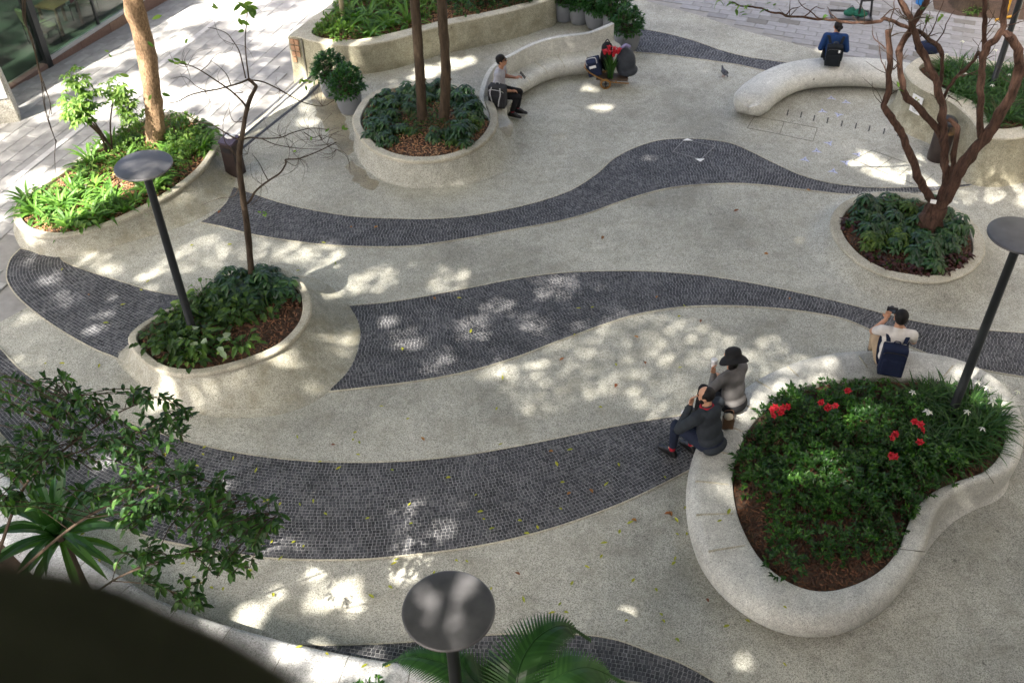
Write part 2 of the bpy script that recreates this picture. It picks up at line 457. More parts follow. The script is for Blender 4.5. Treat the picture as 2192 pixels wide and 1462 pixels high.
def slab_field(parent, region, ang, lx, ly, zfun, joint=0.008, th=0.02, origin=(0, 0), limit=300, stagger=0.5, mat='slab'):
    ca, sa = math.cos(ang), math.sin(ang)
    def tow(u, v): return Vector((origin[0] + u * ca - v * sa, origin[1] + u * sa + v * ca, 0))
    us = [(p.x - origin[0]) * ca + (p.y - origin[1]) * sa for p in region]
    vs = [-(p.x - origin[0]) * sa + (p.y - origin[1]) * ca for p in region]
    i0, i1, j0, j1 = int(min(us) / lx) - 2, int(max(us) / lx) + 2, int(min(vs) / ly) - 2, int(max(vs) / ly) + 2
    cells = []
    for j in range(j0, j1):
        for i in range(i0, i1):
            off = lx * stagger * (j % 2)
            u, v = i * lx + off, j * ly
            c = tow(u + lx / 2, v + ly / 2)
            if not inside(c, region): continue
            if not all(inside(tow(u + a * lx, v + b * ly), region) for a in (0.04, 0.96) for b in (0.04, 0.96)): continue
            x, y = proj(Vector((c.x, c.y, zfun(c))))
            seen = -60 < x < 2252 and -60 < y < 1500
            cells.append((0 if seen else 1, (Vector((c.x, c.y, 0)) - CAM).length, c))
    cells.sort(key=lambda t: (t[0], t[1]))
    hx, hy = (lx - joint) / 2, (ly - joint) / 2
    b = 0.006
    pv = [(-hx, -hy, -th), (hx, -hy, -th), (hx, hy, -th), (-hx, hy, -th), (-hx, -hy, -b), (hx, -hy, -b), (hx, hy, -b), (-hx, hy, -b),
          (-hx + b, -hy + b, 0), (hx - b, -hy + b, 0), (hx - b, hy - b, 0), (-hx + b, hy - b, 0)]
    pf = [(0, 1, 5, 4), (1, 2, 6, 5), (2, 3, 7, 6), (3, 0, 4, 7), (4, 5, 9, 8), (5, 6, 10, 9), (6, 7, 11, 10), (7, 4, 8, 11), (8, 9, 10, 11)]
    me = mesh('paving_slab', pv, pf); me.materials.append(M[mat])
    rot = Matrix.Rotation(ang, 4, 'Z')
    rest = MB(); rnd = random.Random(3)
    for k, (_, _, c) in enumerate(cells):
        # tilt with the ground
        z = zfun(c) + 0.016 + rnd.uniform(-0.002, 0.002)
        e = 0.3
        gx = (zfun(c + Vector((e, 0, 0))) - zfun(c - Vector((e, 0, 0)))) / (2 * e); gy = (zfun(c + Vector((0, e, 0))) - zfun(c - Vector((0, e, 0)))) / (2 * e)
        q = Vector((0, 0, 1)).rotation_difference(Vector((-gx, -gy, 1)).normalized())
        mw = Matrix.Translation((c.x, c.y, z)) @ q.to_matrix().to_4x4() @ rot
        if k < limit:
            o = link('paving_slab', me, None, parent); o.matrix_local = mw
        else:
            rest.add([mw @ Vector(p) for p in pv], pf)
    if rest.v:
        tag(rest.build('paving_slabs', M[mat], parent), kind='stuff')

dirv = at_street(520, 10) - at_street(150, 300)
st_ang = math.atan2(dirv.y, dirv.x)
stpoly = [at_street(*q) for q in [(-200, 640), (0, 680), (68, 640), (40, 590), (30, 520), (170, 420), (330, 350), (470, 310), (520, 270), (582, 222), (640, 172), (612, 120), (720, -10), (760, -60), (330, -60), (361, 0), (111, 146), (30, 180), (-120, 230)]]
slab_field(street, stpoly, st_ang, 0.6, 0.3, street_z, origin=(at_street(520, 10).x, at_street(520, 10).y))
# pale kerb line running along the street
a, b = at_street(560, -30), at_street(20, 395)
kb = MB(); n = (b - a).normalized(); s_ = Vector((-n.y, n.x, 0)) * 0.06
for k in range(24):
    p, q = a.lerp(b, k / 24), a.lerp(b, (k + 0.97) / 24)
    rr = []
    for c in (p, q):
        z = street_z(c)
        rr.append([Vector((c.x, c.y, 0)) + s_ * t + Vector((0, 0, z + h)) for t, h in ((-1, 0.0), (-1, 0.024), (1, 0.024), (1, 0.0))])
    kb.rings(rr)
kb.build('kerb_line', plain('pale_granite', (0.55, 0.54, 0.53), 0.7), street)

# three low steps with dark nosings between plaza and street
steps = empty('steps', at(590, 235, -0.2))
tag(steps, 'three low curved steps with dark nosing strips beside the tall planter wall', 'steps')
lines = [([(470, 355), (545, 294), (600, 250), (656, 206), (690, 172)], 0.0), ([(478, 328), (524, 287), (590, 230), (652, 174.5), (670, 155)], -0.135), ([(478, 312), (524, 273), (585, 222), (643, 170), (662, 150)], -0.27)]
cur = [resample(px_curve(p, z, 8), 40) for p, z in lines]
for k in range(3):
    L = cur[k]; nrm = normals2(L, False)
    zt = lines[k][1] + (0.004 if k == 0 else 0)
    if nrm[20].dot(Vector((-1, 1, 0))) < 0: nrm = [-q for q in nrm]
    back = 0.55
    mb = MB()
    for i in range(39):
        rr = []
        for j in (i, i + 1):
            c, q = L[j], nrm[j]
            rr.append([Vector((c.x, c.y, zt)) - q * back, Vector((c.x, c.y, zt)), Vector((c.x, c.y, zt - 0.16)), Vector((c.x, c.y, zt - 0.16)) - q * back])
        mb.rings(rr, True, False, False)
    if k: mb.build('tread', M['planter'], steps).location = -steps.location
    mb = MB()
    rr = []
    for c, q in zip(L, nrm): rr.append([Vector((c.x, c.y, zt + h)) + q * d for d, h in ((-0.055, -0.01), (-0.055, 0.004), (0.004, 0.004), (0.004, -0.012))])
    mb.rings(rr); mb.build('nosing', M['cobble'], steps).location = -steps.location

# granite paving far right
far = [at(*q, 0) for q in [(1300, -30), (1387, 4), (1491, 32), (1595, 67), (1732, 103), (1850, 135), (2000, 175), (2240, 235), (2300, -60), (1300, -60)]]
far_sheet = tag(link('granite_paving', flat_poly(far, 0.004), M['slab_joint']), 'grey granite paving in staggered courses behind the right bench', kind='structure')
dv = at(1700, 66, 0) - at(1600, 51, 0)
slab_field(far_sheet, far, math.atan2(dv.y, dv.x), 0.44, 0.215, lambda p: 0.004, origin=(6, 20), joint=0.01, mat='slab_far')

# ------------------------------------------------------------------ dark cobble bands
def cobble_band(label, top, bottom, left=None, cell=0.056, individuals=0, seed=1, name='cobble_band'):
    T = px_curve(top, 0, 10); B = px_curve(bottom, 0, 10)
    outline = B + T[::-1]
    if left:
        outline = B + T[::-1] + px_curve(left, 0, 8)[1:-1]
    base = link(name, flat_poly(outline, 0.004), M['grout'])
    tag(base, label, kind='structure')
    rnd = random.Random(seed)
    xs = [p.x for p in outline]; ys = [p.y for p in outline]
    O = [Vector((p.x, p.y, 0)) for p in outline]
    Bn = resample(B, max(int(sum((b - a).length for a, b in zip(B, B[1:])) / 0.12), 8))
    nr = normals2(Bn, False)
    tm = T[len(T) // 2] - Bn[len(Bn) // 2]
    mid = len(Bn) // 2
    if nr[mid].dot(tm) < 0: nr = [-q for q in nr]
    maxw = 0
    for t in T[::4]: maxw = max(maxw, min((t - q).length for q in Bn))
    rows = int(maxw / cell) + 3
    cells = []
    for k in range(rows):
        off = (k + 0.5) * cell
        L = [p + q * off for p, q in zip(Bn, nr)]
        # walk along the course
        acc = rnd.uniform(0, cell); step = cell
        for i in range(len(L) - 1):
            seg = L[i + 1] - L[i]; ln = seg.length
            base_dir = (Bn[i + 1] - Bn[i])
            if ln < 1e-6 or seg.dot(base_dir) < 0: continue
            while acc < ln:
                c = L[i] + seg * (acc / ln)
                w = step * rnd.uniform(0.93, 1.07)
                cells.append((c, math.atan2(seg.y, seg.x), w))
                acc += w
            acc -= ln
    out2 = []
    h = cell * 0.5
    def corners(c, a, w):
        ca, sa = math.cos(a), math.sin(a)
        return [Vector((c.x + ux * w * .5 * ca - uy * h * sa, c.y + ux * w * .5 * sa + uy * h * ca, 0)) for ux, uy in ((-1, -1), (1, -1), (1, 1), (-1, 1))]
    Oe = [Vector((p.x, p.y)) for p in O]; nO = len(O)
    def snap(p):
        best = None; p2 = Vector((p.x, p.y))
        for i in range(nO):
            q0, q1 = Oe[i], Oe[(i + 1) % nO]
            ab = q1 - q0; t = max(0, min(1, (p2 - q0).dot(ab) / max(ab.dot(ab), 1e-9))); r = q0 + ab * t
            d = (p2 - r).length_squared
            if best is None or d < best[0]: best = (d, r)
        return Vector((best[1].x, best[1].y, 0))
    for c, a, w in cells:
        x, y = proj(c)
        if not (-40 < x < 2232 and -40 < y < 1500): continue
        cs = corners(c, a, w)
        ins = [inside(q, O) for q in cs]
        if all(ins): out2.append((c, a, w, None))
        elif any(ins):                       # setts at the border are cut to its line
            cs = [q if f else snap(q) for q, f in zip(cs, ins)]
            ar = abs(area2(cs)) / 2
            if ar > 0.25 * cell * cell: out2.append((c, a, w, cs))
    out2.sort(key=lambda t: (t[0] - CAM).length)
    g = 0.0068
    def stone(c, a, w, j):
        hx, hy = (w - g) / 2, (cell - g) / 2
        ca, sa = math.cos(a), math.sin(a)
        z0, z1 = 0.0, 0.0045 + rnd.uniform(-0.001, 0.0015)
        q = [(-hx, -hy), (hx, -hy), (hx, hy), (-hx, hy)]
        q = [(x + rnd.uniform(-j, j), y + rnd.uniform(-j, j)) for x, y in q]
        low = [Vector((x * ca - y * sa, x * sa + y * ca, z0)) for x, y in q]
        top_ = [Vector((x * .9 * ca - y * .9 * sa, x * .9 * sa + y * .9 * ca, z1)) for x, y in q]
        return low + top_
    F = [(0, 1, 5, 4), (1, 2, 6, 5), (2, 3, 7, 6), (3, 0, 4, 7), (4, 5, 6, 7)]
    if individuals:
        protos = []
        for k in range(10):
            me = mesh('sett', stone(Vector((0, 0, 0)), 0, cell, 0.003), F); me.materials.append(M['cobble']); protos.append(me)
        whole = [t for t in out2 if t[3] is None][:individuals]
        done = set(id(t) for t in whole)
        out2 = [t for t in out2 if id(t) not in done]
        for c, a, w, _ in whole:
            o = link('sett', rnd.choice(protos), None, base, (c.x, c.y, 0.004)); o.rotation_euler = (0, 0, a)
    mb = MB()
    for c, a, w, cs in out2:
        if cs is None: vs = stone(c, a, w, 0.003)
        else:
            m_ = sum(cs, Vector()) / 4
            z1 = 0.0045 + rnd.uniform(-0.001, 0.0015)
            vs = [(q - c).lerp(m_ - c, 0.1) for q in cs] + [(q - c).lerp(m_ - c, 0.22) + Vector((0, 0, z1)) for q in cs]
            if area2([Vector((v.x, v.y, 0)) for v in vs[:4]]) < 0: vs = vs[:4][::-1] + vs[4:][::-1]
        mb.add([v + Vector((c.x, c.y, 0.004)) for v in vs], F)
    tag(mb.build('setts', M['cobble'], base), kind='stuff')
    # thin pale edging strip on both sides
    for E, nm in ((T, 'edging'), (B, 'edging')):
        Er = resample(E, len(E)); nn = normals2(Er, False)
        m2 = MB(); m2.rings([[Vector((c.x, c.y, 0)) + q * d + Vector((0, 0, h)) for d, h in ((-0.009, 0.001), (-0.009, 0.013), (0.009, 0.013), (0.009, 0.001))] for c, q in zip(Er, nn)])
        m2.build(nm, M['rim'], base)
    return O

bands = []
bands.append(cobble_band('narrow dark sett band running under the far right bench', [(1373, 63), (1427, 73), (1484, 88), (1542, 108), (1600, 123), (1677, 134), (1720, 139)], [(1358, 113), (1427, 119), (1504, 129), (1580, 140), (1634, 152), (1690, 160)], cell=0.06, seed=2))
bands.append(cobble_band('dark sett band curving below the round twin-trunk planter', [(500, 400), (529, 411), (620, 440), (746, 463), (855, 469), (928, 469), (1001, 463.5), (1074, 451), (1147, 434), (1220, 409), (1275, 375), (1310, 344), (1350, 321), (1399, 304), (1446, 298), (1504, 299), (1561, 307), (1600, 322), (1657, 350), (1715, 376), (1773, 392), (1830, 399.5), (1888, 403), (2003, 399.5), (2080, 394)],
    [(429, 477), (474, 486), (547, 504), (657, 521), (746, 528), (855, 529), (928, 522), (1010, 509), (1090, 494), (1184, 477), (1257, 458), (1330, 432), (1399, 411), (1450, 401), (1504, 396), (1580, 394), (1657, 399.5), (1734, 409), (1811, 417), (1888, 418), (1965, 415), (2041, 405), (2080, 399)],
    left=[(500, 400), (485, 433), (463, 455), (429, 477)], cell=0.05, seed=3))
bands.append(cobble_band('broad dark sett band from the oval planter to the right edge', [(747, 655), (850, 645), (1000, 618), (1100, 598), (1200, 585), (1300, 581), (1400, 582), (1500, 590), (1600, 605), (1700, 625), (1800, 648), (1900, 674), (1960, 688), (2040, 701), (2192, 713), (2350, 720)],
    [(703, 839), (800, 828), (900, 815), (1000, 796), (1100, 767), (1200, 729), (1300, 693), (1360, 675), (1430, 662), (1500, 656), (1600, 657), (1700, 665), (1800, 682), (1870, 710), (1950, 744), (2050, 780), (2192, 808), (2350, 825)],
    left=[(747, 655), (766, 688), (771, 726), (751, 785), (703, 839)], cell=0.047, seed=4))
bands.append(cobble_band('short dark sett band with a rounded tip beside the oval planter', [(44, 533), (90, 542), (124, 548), (139, 562), (182, 579), (255, 602), (328, 624), (387, 634), (438, 637)],
    [(44, 533), (22, 557), (14, 590), (22, 615), (47, 645), (91, 681), (146, 717), (201, 747), (245, 765), (300, 788), (400, 770)], cell=0.047, seed=5))
bands.append(cobble_band('widest dark sett band sweeping across the foreground to the heart-shaped bench', [(-200, 560), (-80, 660), (0, 745), (47, 794), (110, 835), (200, 875), (300, 913), (400, 945), (500, 968), (600, 982), (700, 989), (800, 990), (900, 985), (1000, 974), (1100, 957), (1200, 937), (1300, 916), (1400, 898), (1490, 886), (1560, 878)],
    [(-200, 760), (-80, 850), (0, 927), (58, 1000), (104, 1050), (180, 1095), (250, 1125), (327, 1152), (384, 1165), (461, 1180), (577, 1195), (700, 1199), (800, 1196), (900, 1186), (1000, 1173), (1101, 1153), (1211, 1122), (1320, 1082), (1393, 1049), (1470, 1010), (1560, 965)], cell=0.045, seed=6))
bands.append(cobble_band('nearest dark sett band partly hidden behind the palm fronds', [(640, 1379), (700, 1381), (809, 1378), (920, 1371), (1028, 1361), (1120, 1356), (1247, 1359), (1320, 1370), (1393, 1396), (1460, 1421), (1530, 1460), (1600, 1510)],
    [(640, 1382), (700, 1396), (809, 1416), (950, 1436), (1100, 1440), (1250, 1446), (1340, 1458), (1400, 1470), (1480, 1500), (1560, 1540)], cell=0.046, individuals=300, seed=8))

# ================================================================== PLANTERS AND BENCHES
from mathutils.geometry import tessellate_polygon
def under(o, parent):
    """a mesh written in world coordinates becomes a part of its thing"""
    o.parent = parent
    o.matrix_parent_inverse = parent.matrix_basis.inverted()
    return o
def cap_between(outer, inner, z):
    A = [Vector((p.x, p.y, 0)) for p in outer]; B = [Vector((p.x, p.y, 0)) for p in inner]
    tris = tessellate_polygon([A, B])
    vs = [Vector((p.x, p.y, z)) for p in A + B]
    fs = []
    for t in tris:
        a, b, c = (vs[i] for i in t)
        n = (b - a).cross(c - a)
        fs.append(tuple(t) if n.z > 0 else tuple(t)[::-1])
    return vs, fs
def soil_mesh(inner, z, dome=0.06, seed=0):
    P = [Vector((p.x, p.y, 0)) for p in inner]
    pts = scatter(P, 0.16, 0.05, 0.35, seed)
    A = [Vector((p.x, p.y)) for p in resample(P, max(24, int(sum((P[i] - P[i - 1]).length for i in range(len(P))) / 0.15)), True)]
    from mathutils.geometry import delaunay_2d_cdt
    V = A + [Vector((p.x, p.y)) for p in pts]
    n = len(A)
    vo, _, fo, _, _, _ = delaunay_2d_cdt(V, [(i, (i + 1) % n) for i in range(n)], [], 1, 1e-5)
    O = [Vector((p.x, p.y, 0)) for p in A]
    vs = []
    for p in vo:
        d = min(edge_dist(Vector((p.x, p.y, 0)), O), 0.5)
        vs.append(Vector((p.x, p.y, z + dome * (d / 0.5) + 0.03 * noise.noise(Vector((p.x * 3, p.y * 3, seed))))))
    fs = [tuple(f) if (vs[f[1]] - vs[f[0]]).cross(vs[f[2]] - vs[f[0]]).z > 0 else tuple(f)[::-1] for f in fo]
    return vs, fs
def mulch_mesh(inner, z, dens, seed, dome=0.06, size=0.026):
    rnd = random.Random(seed)
    P = [Vector((p.x, p.y, 0)) for p in inner]
    Pr = resample(P, 48, True)
    mb = MB()
    for p in scatter(P, 1 / math.sqrt(dens), 0.03, 0.6, seed):
        d = min(edge_dist(p, Pr), 0.5)
        zz = z + dome * d / 0.5 + 0.012 + rnd.uniform(0, 0.02)
        l, w = size * rnd.uniform(0.6, 1.5), size * rnd.uniform(0.2, 0.5)
        q = Matrix.Rotation(rnd.uniform(0, 6.28), 3, 'Z') @ Matrix.Rotation(rnd.uniform(-.5, .5), 3, 'X') @ Matrix.Rotation(rnd.uniform(-.5, .5), 3, 'Y')
        vs = [Vector((-l, -w, 0)), Vector((l, -w * .7, 0)), Vector((l * .8, w, 0.006)), Vector((-l, w * .8, 0.004)), Vector((0, 0, 0.012))]
        mb.add([q @ v + Vector((p.x, p.y, zz)) for v in vs], [(0, 1, 4), (1, 2, 4), (2, 3, 4), (3, 0, 4)])
    return mb

beds = {}
def fill(root, key, inner, z, seed, dens=520, mulch='mulch', dome=0.06):
    vs, fs = soil_mesh(inner, z, dome, seed)
    under(link('soil', mesh('soil', vs, fs), M['soil'], smooth=True), root)
    mb = mulch_mesh(inner, z, dens, seed, dome)
    under(tag(mb.build('mulch', M[mulch]), kind='stuff'), root)
    beds[key] = ([Vector((p.x, p.y, 0)) for p in inner], z + dome * 0.7)

def volcano(key, name, label, rim_px, base_px, h, t=0.16, power=2.3, lip=0.06, seed=1, mulch='mulch', soil_drop=0.08, mat='planter', overhang=0.04):
    rim = px_curve(rim_px, h, 8, True); base = px_curve(base_px, 0, 8, True)
    c = sum(rim, Vector()) / len(rim); c.z = 0
    N = 96
    A = polar(rim, c, N); B = polar(base, c, N)
    # base never inside the rim
    for i in range(N):
        ra, rb = (A[i] - c).length, (B[i] - c).length
        if rb < ra + 0.04: B[i] = c + (A[i] - c) * ((ra + 0.04) / ra)
    root = empty(name, (c.x, c.y, 0)); tag(root, label, 'planter')
    rs = []
    K = 12
    rs.append([Vector((p.x, p.y, -0.02)) for p in B])
    for k in range(K + 1):
        u = k / K
        ring = []
        for a, b in zip(A, B):
            a2 = a - (a - c).normalized() * overhang
            p = b.lerp(a2, u); z = 0.004 + (h - lip - 0.004) * u ** power
            ring.append(Vector((p.x, p.y, z)))
        rs.append(ring)
    mb = MB(); mb.rings(rs, True, False, False)
    under(mb.build('wall', M[mat], smooth=True), root)
    def off(d): return [p - (p - c).normalized() * d for p in A]
    prof = [(overhang + 0.03, h - lip - 0.003), (0.0, h - lip - 0.003), (-0.004, h - lip * 0.5), (0.0, h - 0.014), (0.016, h), (t - 0.014, h), (t, h - 0.014), (t, h - 0.3)]
    rr = [[Vector((p.x, p.y, z)) for p in off(d)] for d, z in prof]
    mb = MB(); mb.rings(rr, True, False, False)
    under(mb.build('rim', M['rim'], smooth=False), root)
    fill(root, key, off(t - 0.005), h - soil_drop, seed, mulch=mulch)
    return root, c, A, B

volcano('round', 'round_planter', 'round flared concrete planter with two slender trunks, joined to the back-rest bench',
    [(755, 250), (764, 285), (795, 318), (845, 339), (905, 345), (970, 337), (1025, 313), (1058, 280), (1066, 248), (1050, 212), (1005, 186), (950, 175), (900, 173), (840, 181), (785, 205)],
    [(757, 275), (768, 330), (800, 366), (850, 388), (910, 398), (1000, 395), (1075, 372), (1113, 335), (1116, 300), (1100, 262), (1085, 240), (1050, 215), (990, 195), (900, 185), (820, 195), (770, 230)], 0.52, 0.15, 2.0, seed=11, mulch='dry_leaf', mat='plaza')
volcano('right', 'low_planter', 'low wide flared concrete planter under the bare red-barked tree',
    [(1777, 478), (1790, 515), (1830, 557), (1890, 588), (1960, 602), (2020, 602), (2070, 585), (2102, 556), (2109, 525), (2090, 480), (2040, 440), (1975, 418), (1900, 410), (1830, 420), (1790, 445)],
    [(1715, 490), (1740, 560), (1810, 622), (1900, 655), (1990, 668), (2080, 662), (2150, 630), (2190, 575), (2180, 510), (2120, 450), (2040, 415), (1960, 405), (1880, 402), (1800, 415), (1740, 450)], 0.32, 0.17, 2.6, lip=0.04, seed=12, soil_drop=0.06, mat='plaza')
volcano('oval', 'oval_planter', 'oval flared concrete planter holding a lamp post and a thin sapling',
    [(273, 726), (294, 760), (332, 789), (376, 800), (420, 801), (483, 790), (546, 771), (609, 741), (653, 697), (666, 656), (656, 615), (631, 587), (603, 572), (562, 566), (499, 576), (436, 611), (389, 641), (335, 672), (291, 700)],
    [(247, 767), (290, 815), (340, 855), (400, 880), (470, 893), (560, 893), (640, 875), (703, 839), (751, 785), (771, 726), (766, 688), (747, 653), (705, 612), (655, 592), (580, 590), (500, 605), (430, 640), (370, 668), (320, 695), (274, 735)], 0.48, 0.12, 1.9, seed=13, mulch='mulch2')
volcano('left', 'long_planter', 'long kidney-shaped concrete planter of sunlit plants around a thick tan trunk',
    [(27, 450), (31, 475), (48, 492), (78, 503), (121, 507), (168, 500), (224, 484), (280, 461), (336, 433), (392, 397), (435, 360), (460, 324), (471, 296), (466, 276), (445, 258), (405, 243), (364, 238), (320, 248), (280, 266), (224, 296), (179, 329), (140, 355), (84, 394), (42, 425)],
    [(28, 490), (46, 530), (84, 542), (126, 546), (196, 541), (270, 520), (340, 500), (400, 480), (450, 455), (485, 428), (502, 395), (505, 350), (496, 310), (470, 285), (420, 262), (364, 258), (300, 272), (224, 315), (150, 365), (84, 410), (42, 450)], 0.38, 0.13, 1.6, seed=14, mulch='dry_leaf')

def wall_planter(key, name, label, outer_px, inner_px, h, base_z, flare, seed, sharp=False, soil_drop=0.1, mulch='mulch', n=6):
    O = ccw([Vector((p.x, p.y, 0)) for p in (px_curve(outer_px, h, n, True) if not sharp else [at(x, y, h) for x, y in outer_px])])
    I = ccw([Vector((p.x, p.y, 0)) for p in px_curve(inner_px, h, n, True)])
    nr = normals2(O)
    c = sum(O, Vector()) / len(O)
    root = empty(name, (c.x, c.y, base_z)); tag(root, label, 'planter')
    prof = [(flare, base_z - 0.05), (flare * 0.55, base_z + 0.08), (flare * 0.25, base_z + 0.25), (0.0, h - 0.15), (0.0, h - 0.022)]
    mb = MB(); mb.rings([[p + q * d + Vector((0, 0, z)) for p, q in zip(O, nr)] for d, z in prof], True, False, False)
    under(mb.build('wall', M['wall_stained_shaded'], smooth=True), root)
    O2 = [p - q * 0.016 for p, q in zip(O, nr)]
    mb = MB(); mb.rings([[p + Vector((0, 0, h - 0.022)) for p in O], [p + Vector((0, 0, h)) for p in O2]], True, False, False)
    vs, fs = cap_between(O2, I, h); mb.add(vs, fs)
    mb.rings([[p + Vector((0, 0, h)) for p in I], [p + Vector((0, 0, h - 0.35)) for p in I]], True, False, False)
    under(mb.build('rim', M['rim']), root)
    fill(root, key, I, h - soil_drop, seed, mulch=mulch)
    return root, O, I

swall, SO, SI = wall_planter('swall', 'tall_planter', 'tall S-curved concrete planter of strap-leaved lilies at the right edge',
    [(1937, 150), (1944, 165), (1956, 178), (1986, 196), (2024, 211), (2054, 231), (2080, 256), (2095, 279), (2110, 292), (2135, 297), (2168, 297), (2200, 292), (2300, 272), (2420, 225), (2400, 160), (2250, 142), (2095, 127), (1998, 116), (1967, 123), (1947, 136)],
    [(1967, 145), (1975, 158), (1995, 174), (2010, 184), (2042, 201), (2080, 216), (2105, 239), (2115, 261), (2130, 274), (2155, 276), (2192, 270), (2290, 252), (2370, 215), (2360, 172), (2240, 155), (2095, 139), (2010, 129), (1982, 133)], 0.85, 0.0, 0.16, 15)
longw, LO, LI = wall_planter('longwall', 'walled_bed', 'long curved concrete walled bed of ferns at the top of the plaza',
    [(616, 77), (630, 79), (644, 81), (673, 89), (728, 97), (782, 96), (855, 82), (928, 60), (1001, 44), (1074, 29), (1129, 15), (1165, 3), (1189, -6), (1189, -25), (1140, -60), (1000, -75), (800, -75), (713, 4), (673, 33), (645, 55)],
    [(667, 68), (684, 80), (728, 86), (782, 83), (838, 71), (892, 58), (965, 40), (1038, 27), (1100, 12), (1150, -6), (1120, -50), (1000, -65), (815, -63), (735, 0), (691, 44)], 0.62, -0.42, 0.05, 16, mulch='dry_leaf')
# expansion joint and copper plaques on the corner pier of that wall
P0, P1 = at(617, 77, 0.62), at(644, 81, 0.62)
du = (P1 - P0); du.z = 0; Lw = du.length; du.normalize(); nf = Vector((du.y, -du.x, 0))
if nf.y > 0: nf = -nf
M['copper'] = islandmat('copper_plaque', [(0.30, 0.17, 0.10), (0.42, 0.25, 0.15), (0.36, 0.21, 0.13)], 0.5)
plq = empty('plaque_board', P0 + du * Lw * 0.5 + nf * 0.03); tag(plq, 'small copper plaques in two columns on the corner of the walled bed', 'plaque')
mb = MB(); mb.cur = 0
rot = Matrix((du, -nf, Vector((0, 0, 1)))).transposed()
for r_ in range(4):
    for c_ in range(2):
        if r_ == 3 and c_ == 1: continue
        m1 = MB(); m1.box(P0 + du * Lw * (0.30 + 0.36 * c_) + nf * 0.035 + Vector((0, 0, -0.10 - 0.13 * r_)), (Lw * 0.30, 0.02, 0.105), rot)
        under(m1.build('plaque', M['copper']), plq)
for off in (1.07, 1.75):
    m1 = MB(); m1.box(P0 + du * Lw * off + nf * 0.012 + Vector((0, 0, -0.5)), (0.03, 0.06, 0.96), rot)
    under(m1.build('wall_joint', M['groove']), longw)

# ------------------------------------------------------------------ heart-shaped bench planter
HZ = 0.45
outer_px = [(1468, 1060), (1471, 1110), (1482, 1160), (1502, 1210), (1540, 1262), (1600, 1312), (1670, 1346), (1740, 1357), (1810, 1348), (1880, 1312), (1930, 1262), (1962, 1215), (1984, 1165), (2000, 1115), (2030, 1078), (2080, 1053), (2135, 1036), (2172, 1005), (2190, 955), (2186, 900), (2160, 850), (2110, 808), (2040, 778), (1960, 764), (1880, 761), (1800, 764), (1720, 778), (1650, 804), (1590, 840), (1540, 885), (1502, 935), (1478, 995)]
inner_px = [(1570, 1000), (1570, 1050), (1578, 1095), (1595, 1140), (1625, 1190), (1670, 1232), (1725, 1258), (1780, 1262), (1840, 1245), (1890, 1215), (1925, 1172), (1943, 1125), (1963, 1085), (2000, 1050), (2055, 1026), (2110, 1005), (2145, 965), (2155, 915), (2135, 868), (2085, 832), (2000, 812), (1920, 806), (1840, 808), (1760, 816), (1690, 838), (1635, 878), (1595, 930)]
Oc = px_curve(outer_px, 0.28, 8, True); Ic = px_curve(inner_px, HZ, 8, True)
hc = at(1800, 1010, 0); hc.z = 0
N = 160
HO, HI = polar(Oc, hc, N), polar(Ic, hc, N)
heart = empty('bench_planter', (hc.x, hc.y, 0)); tag(heart, 'large heart-shaped planter with a wide pale seat rim and red flowers', 'planter')
seatp = [(0.27, 0.0), (0.19, 0.03), (0.075, 0.11), (0.012, 0.2), (0.0, 0.28), (0.02, 0.36), (0.06, 0.415), (0.12, 0.443), (0.17, 0.45)]
wallp = [(-0.13, -0.01), (-0.07, 0.03), (-0.03, 0.10), (-0.01, 0.18), (0.0, 0.28), (0.01, 0.38), (0.022, 0.425), (0.04, 0.445), (0.055, 0.45)]
def narrow(i):
    x, y = proj(Vector((HO[i].x, HO[i].y, 0.3)))
    f = 0.0
    # the thin wall runs from the end of the seat round the hollow to the right lobe
    if x > 1900 and y > 960:
        f = min(1, max(0, (x - 1935) / 75.0)) * min(1, max(0, (y - 905) / 150.0))
    return f
nf_ = [narrow(i) for i in range(N)]
for _ in range(4): nf_ = [(nf_[i - 2] + nf_[i - 1] + nf_[i] + nf_[(i + 1) % N] + nf_[(i + 2) % N]) / 5 for i in range(N)]
rr = [[] for _ in range(len(seatp) + 3)]
for i in range(N):
    o, q = HO[i], HI[i]
    w = (q - o).length; d = (q - o).normalized(); f = nf_[i]
    for k in range(len(seatp)):
        s0 = min(seatp[k][0], w * 0.62); a = s0 * (1 - f) + wallp[k][0] * f; z = seatp[k][1] * (1 - f) + wallp[k][1] * f
        p = o + d * a; rr[k].append(Vector((p.x, p.y, z)))
    for k, (a, z) in enumerate(((0.035, HZ), (0.0, HZ - 0.022), (0.0, HZ - 0.3))):
        p = q - d * a; rr[len(seatp) + k].append(Vector((p.x, p.y, z)))
mb = MB(); mb.rings(rr, True, False, False)
under(mb.build('seat_rim', M['bench'], smooth=True), heart)
fill(heart, 'heart', HI, HZ - 0.1, 17, 650)
for a, b in (((1489, 1029), (1560, 1037)), ((1490, 1101), (1570, 1099)), ((1517, 1179), (1595, 1167)), ((1510, 960), (1572, 974)), ((1545, 905), (1590, 924)), ((1574, 852), (1612, 876)), ((1618, 812), (1652, 834)), ((1686, 784), (1710, 806)), ((1838, 761), (1857, 787)), ((2040, 782), (2020, 806))):
    A_, B_ = at(*a, HZ), at(*b, HZ)
    m1 = MB(); m1.tube([A_.lerp(B_, t / 8) + Vector((0, 0, 0.006 * math.sin(math.pi * t / 8) - 0.007)) for t in range(9)], 0.013, 8)
    under(m1.build('seat_divider', M['rim'], smooth=True), heart)
for a, b in (((1927, 1175), (1980, 1180)), ((2108, 1006), (2128, 1034))):
    m1 = MB(); m1.tube([at(*a, HZ) - Vector((0, 0, .002)), at(*b, HZ) - Vector((0, 0, .004))], .006, 6); under(m1.build('wall_joint', M['groove']), heart)

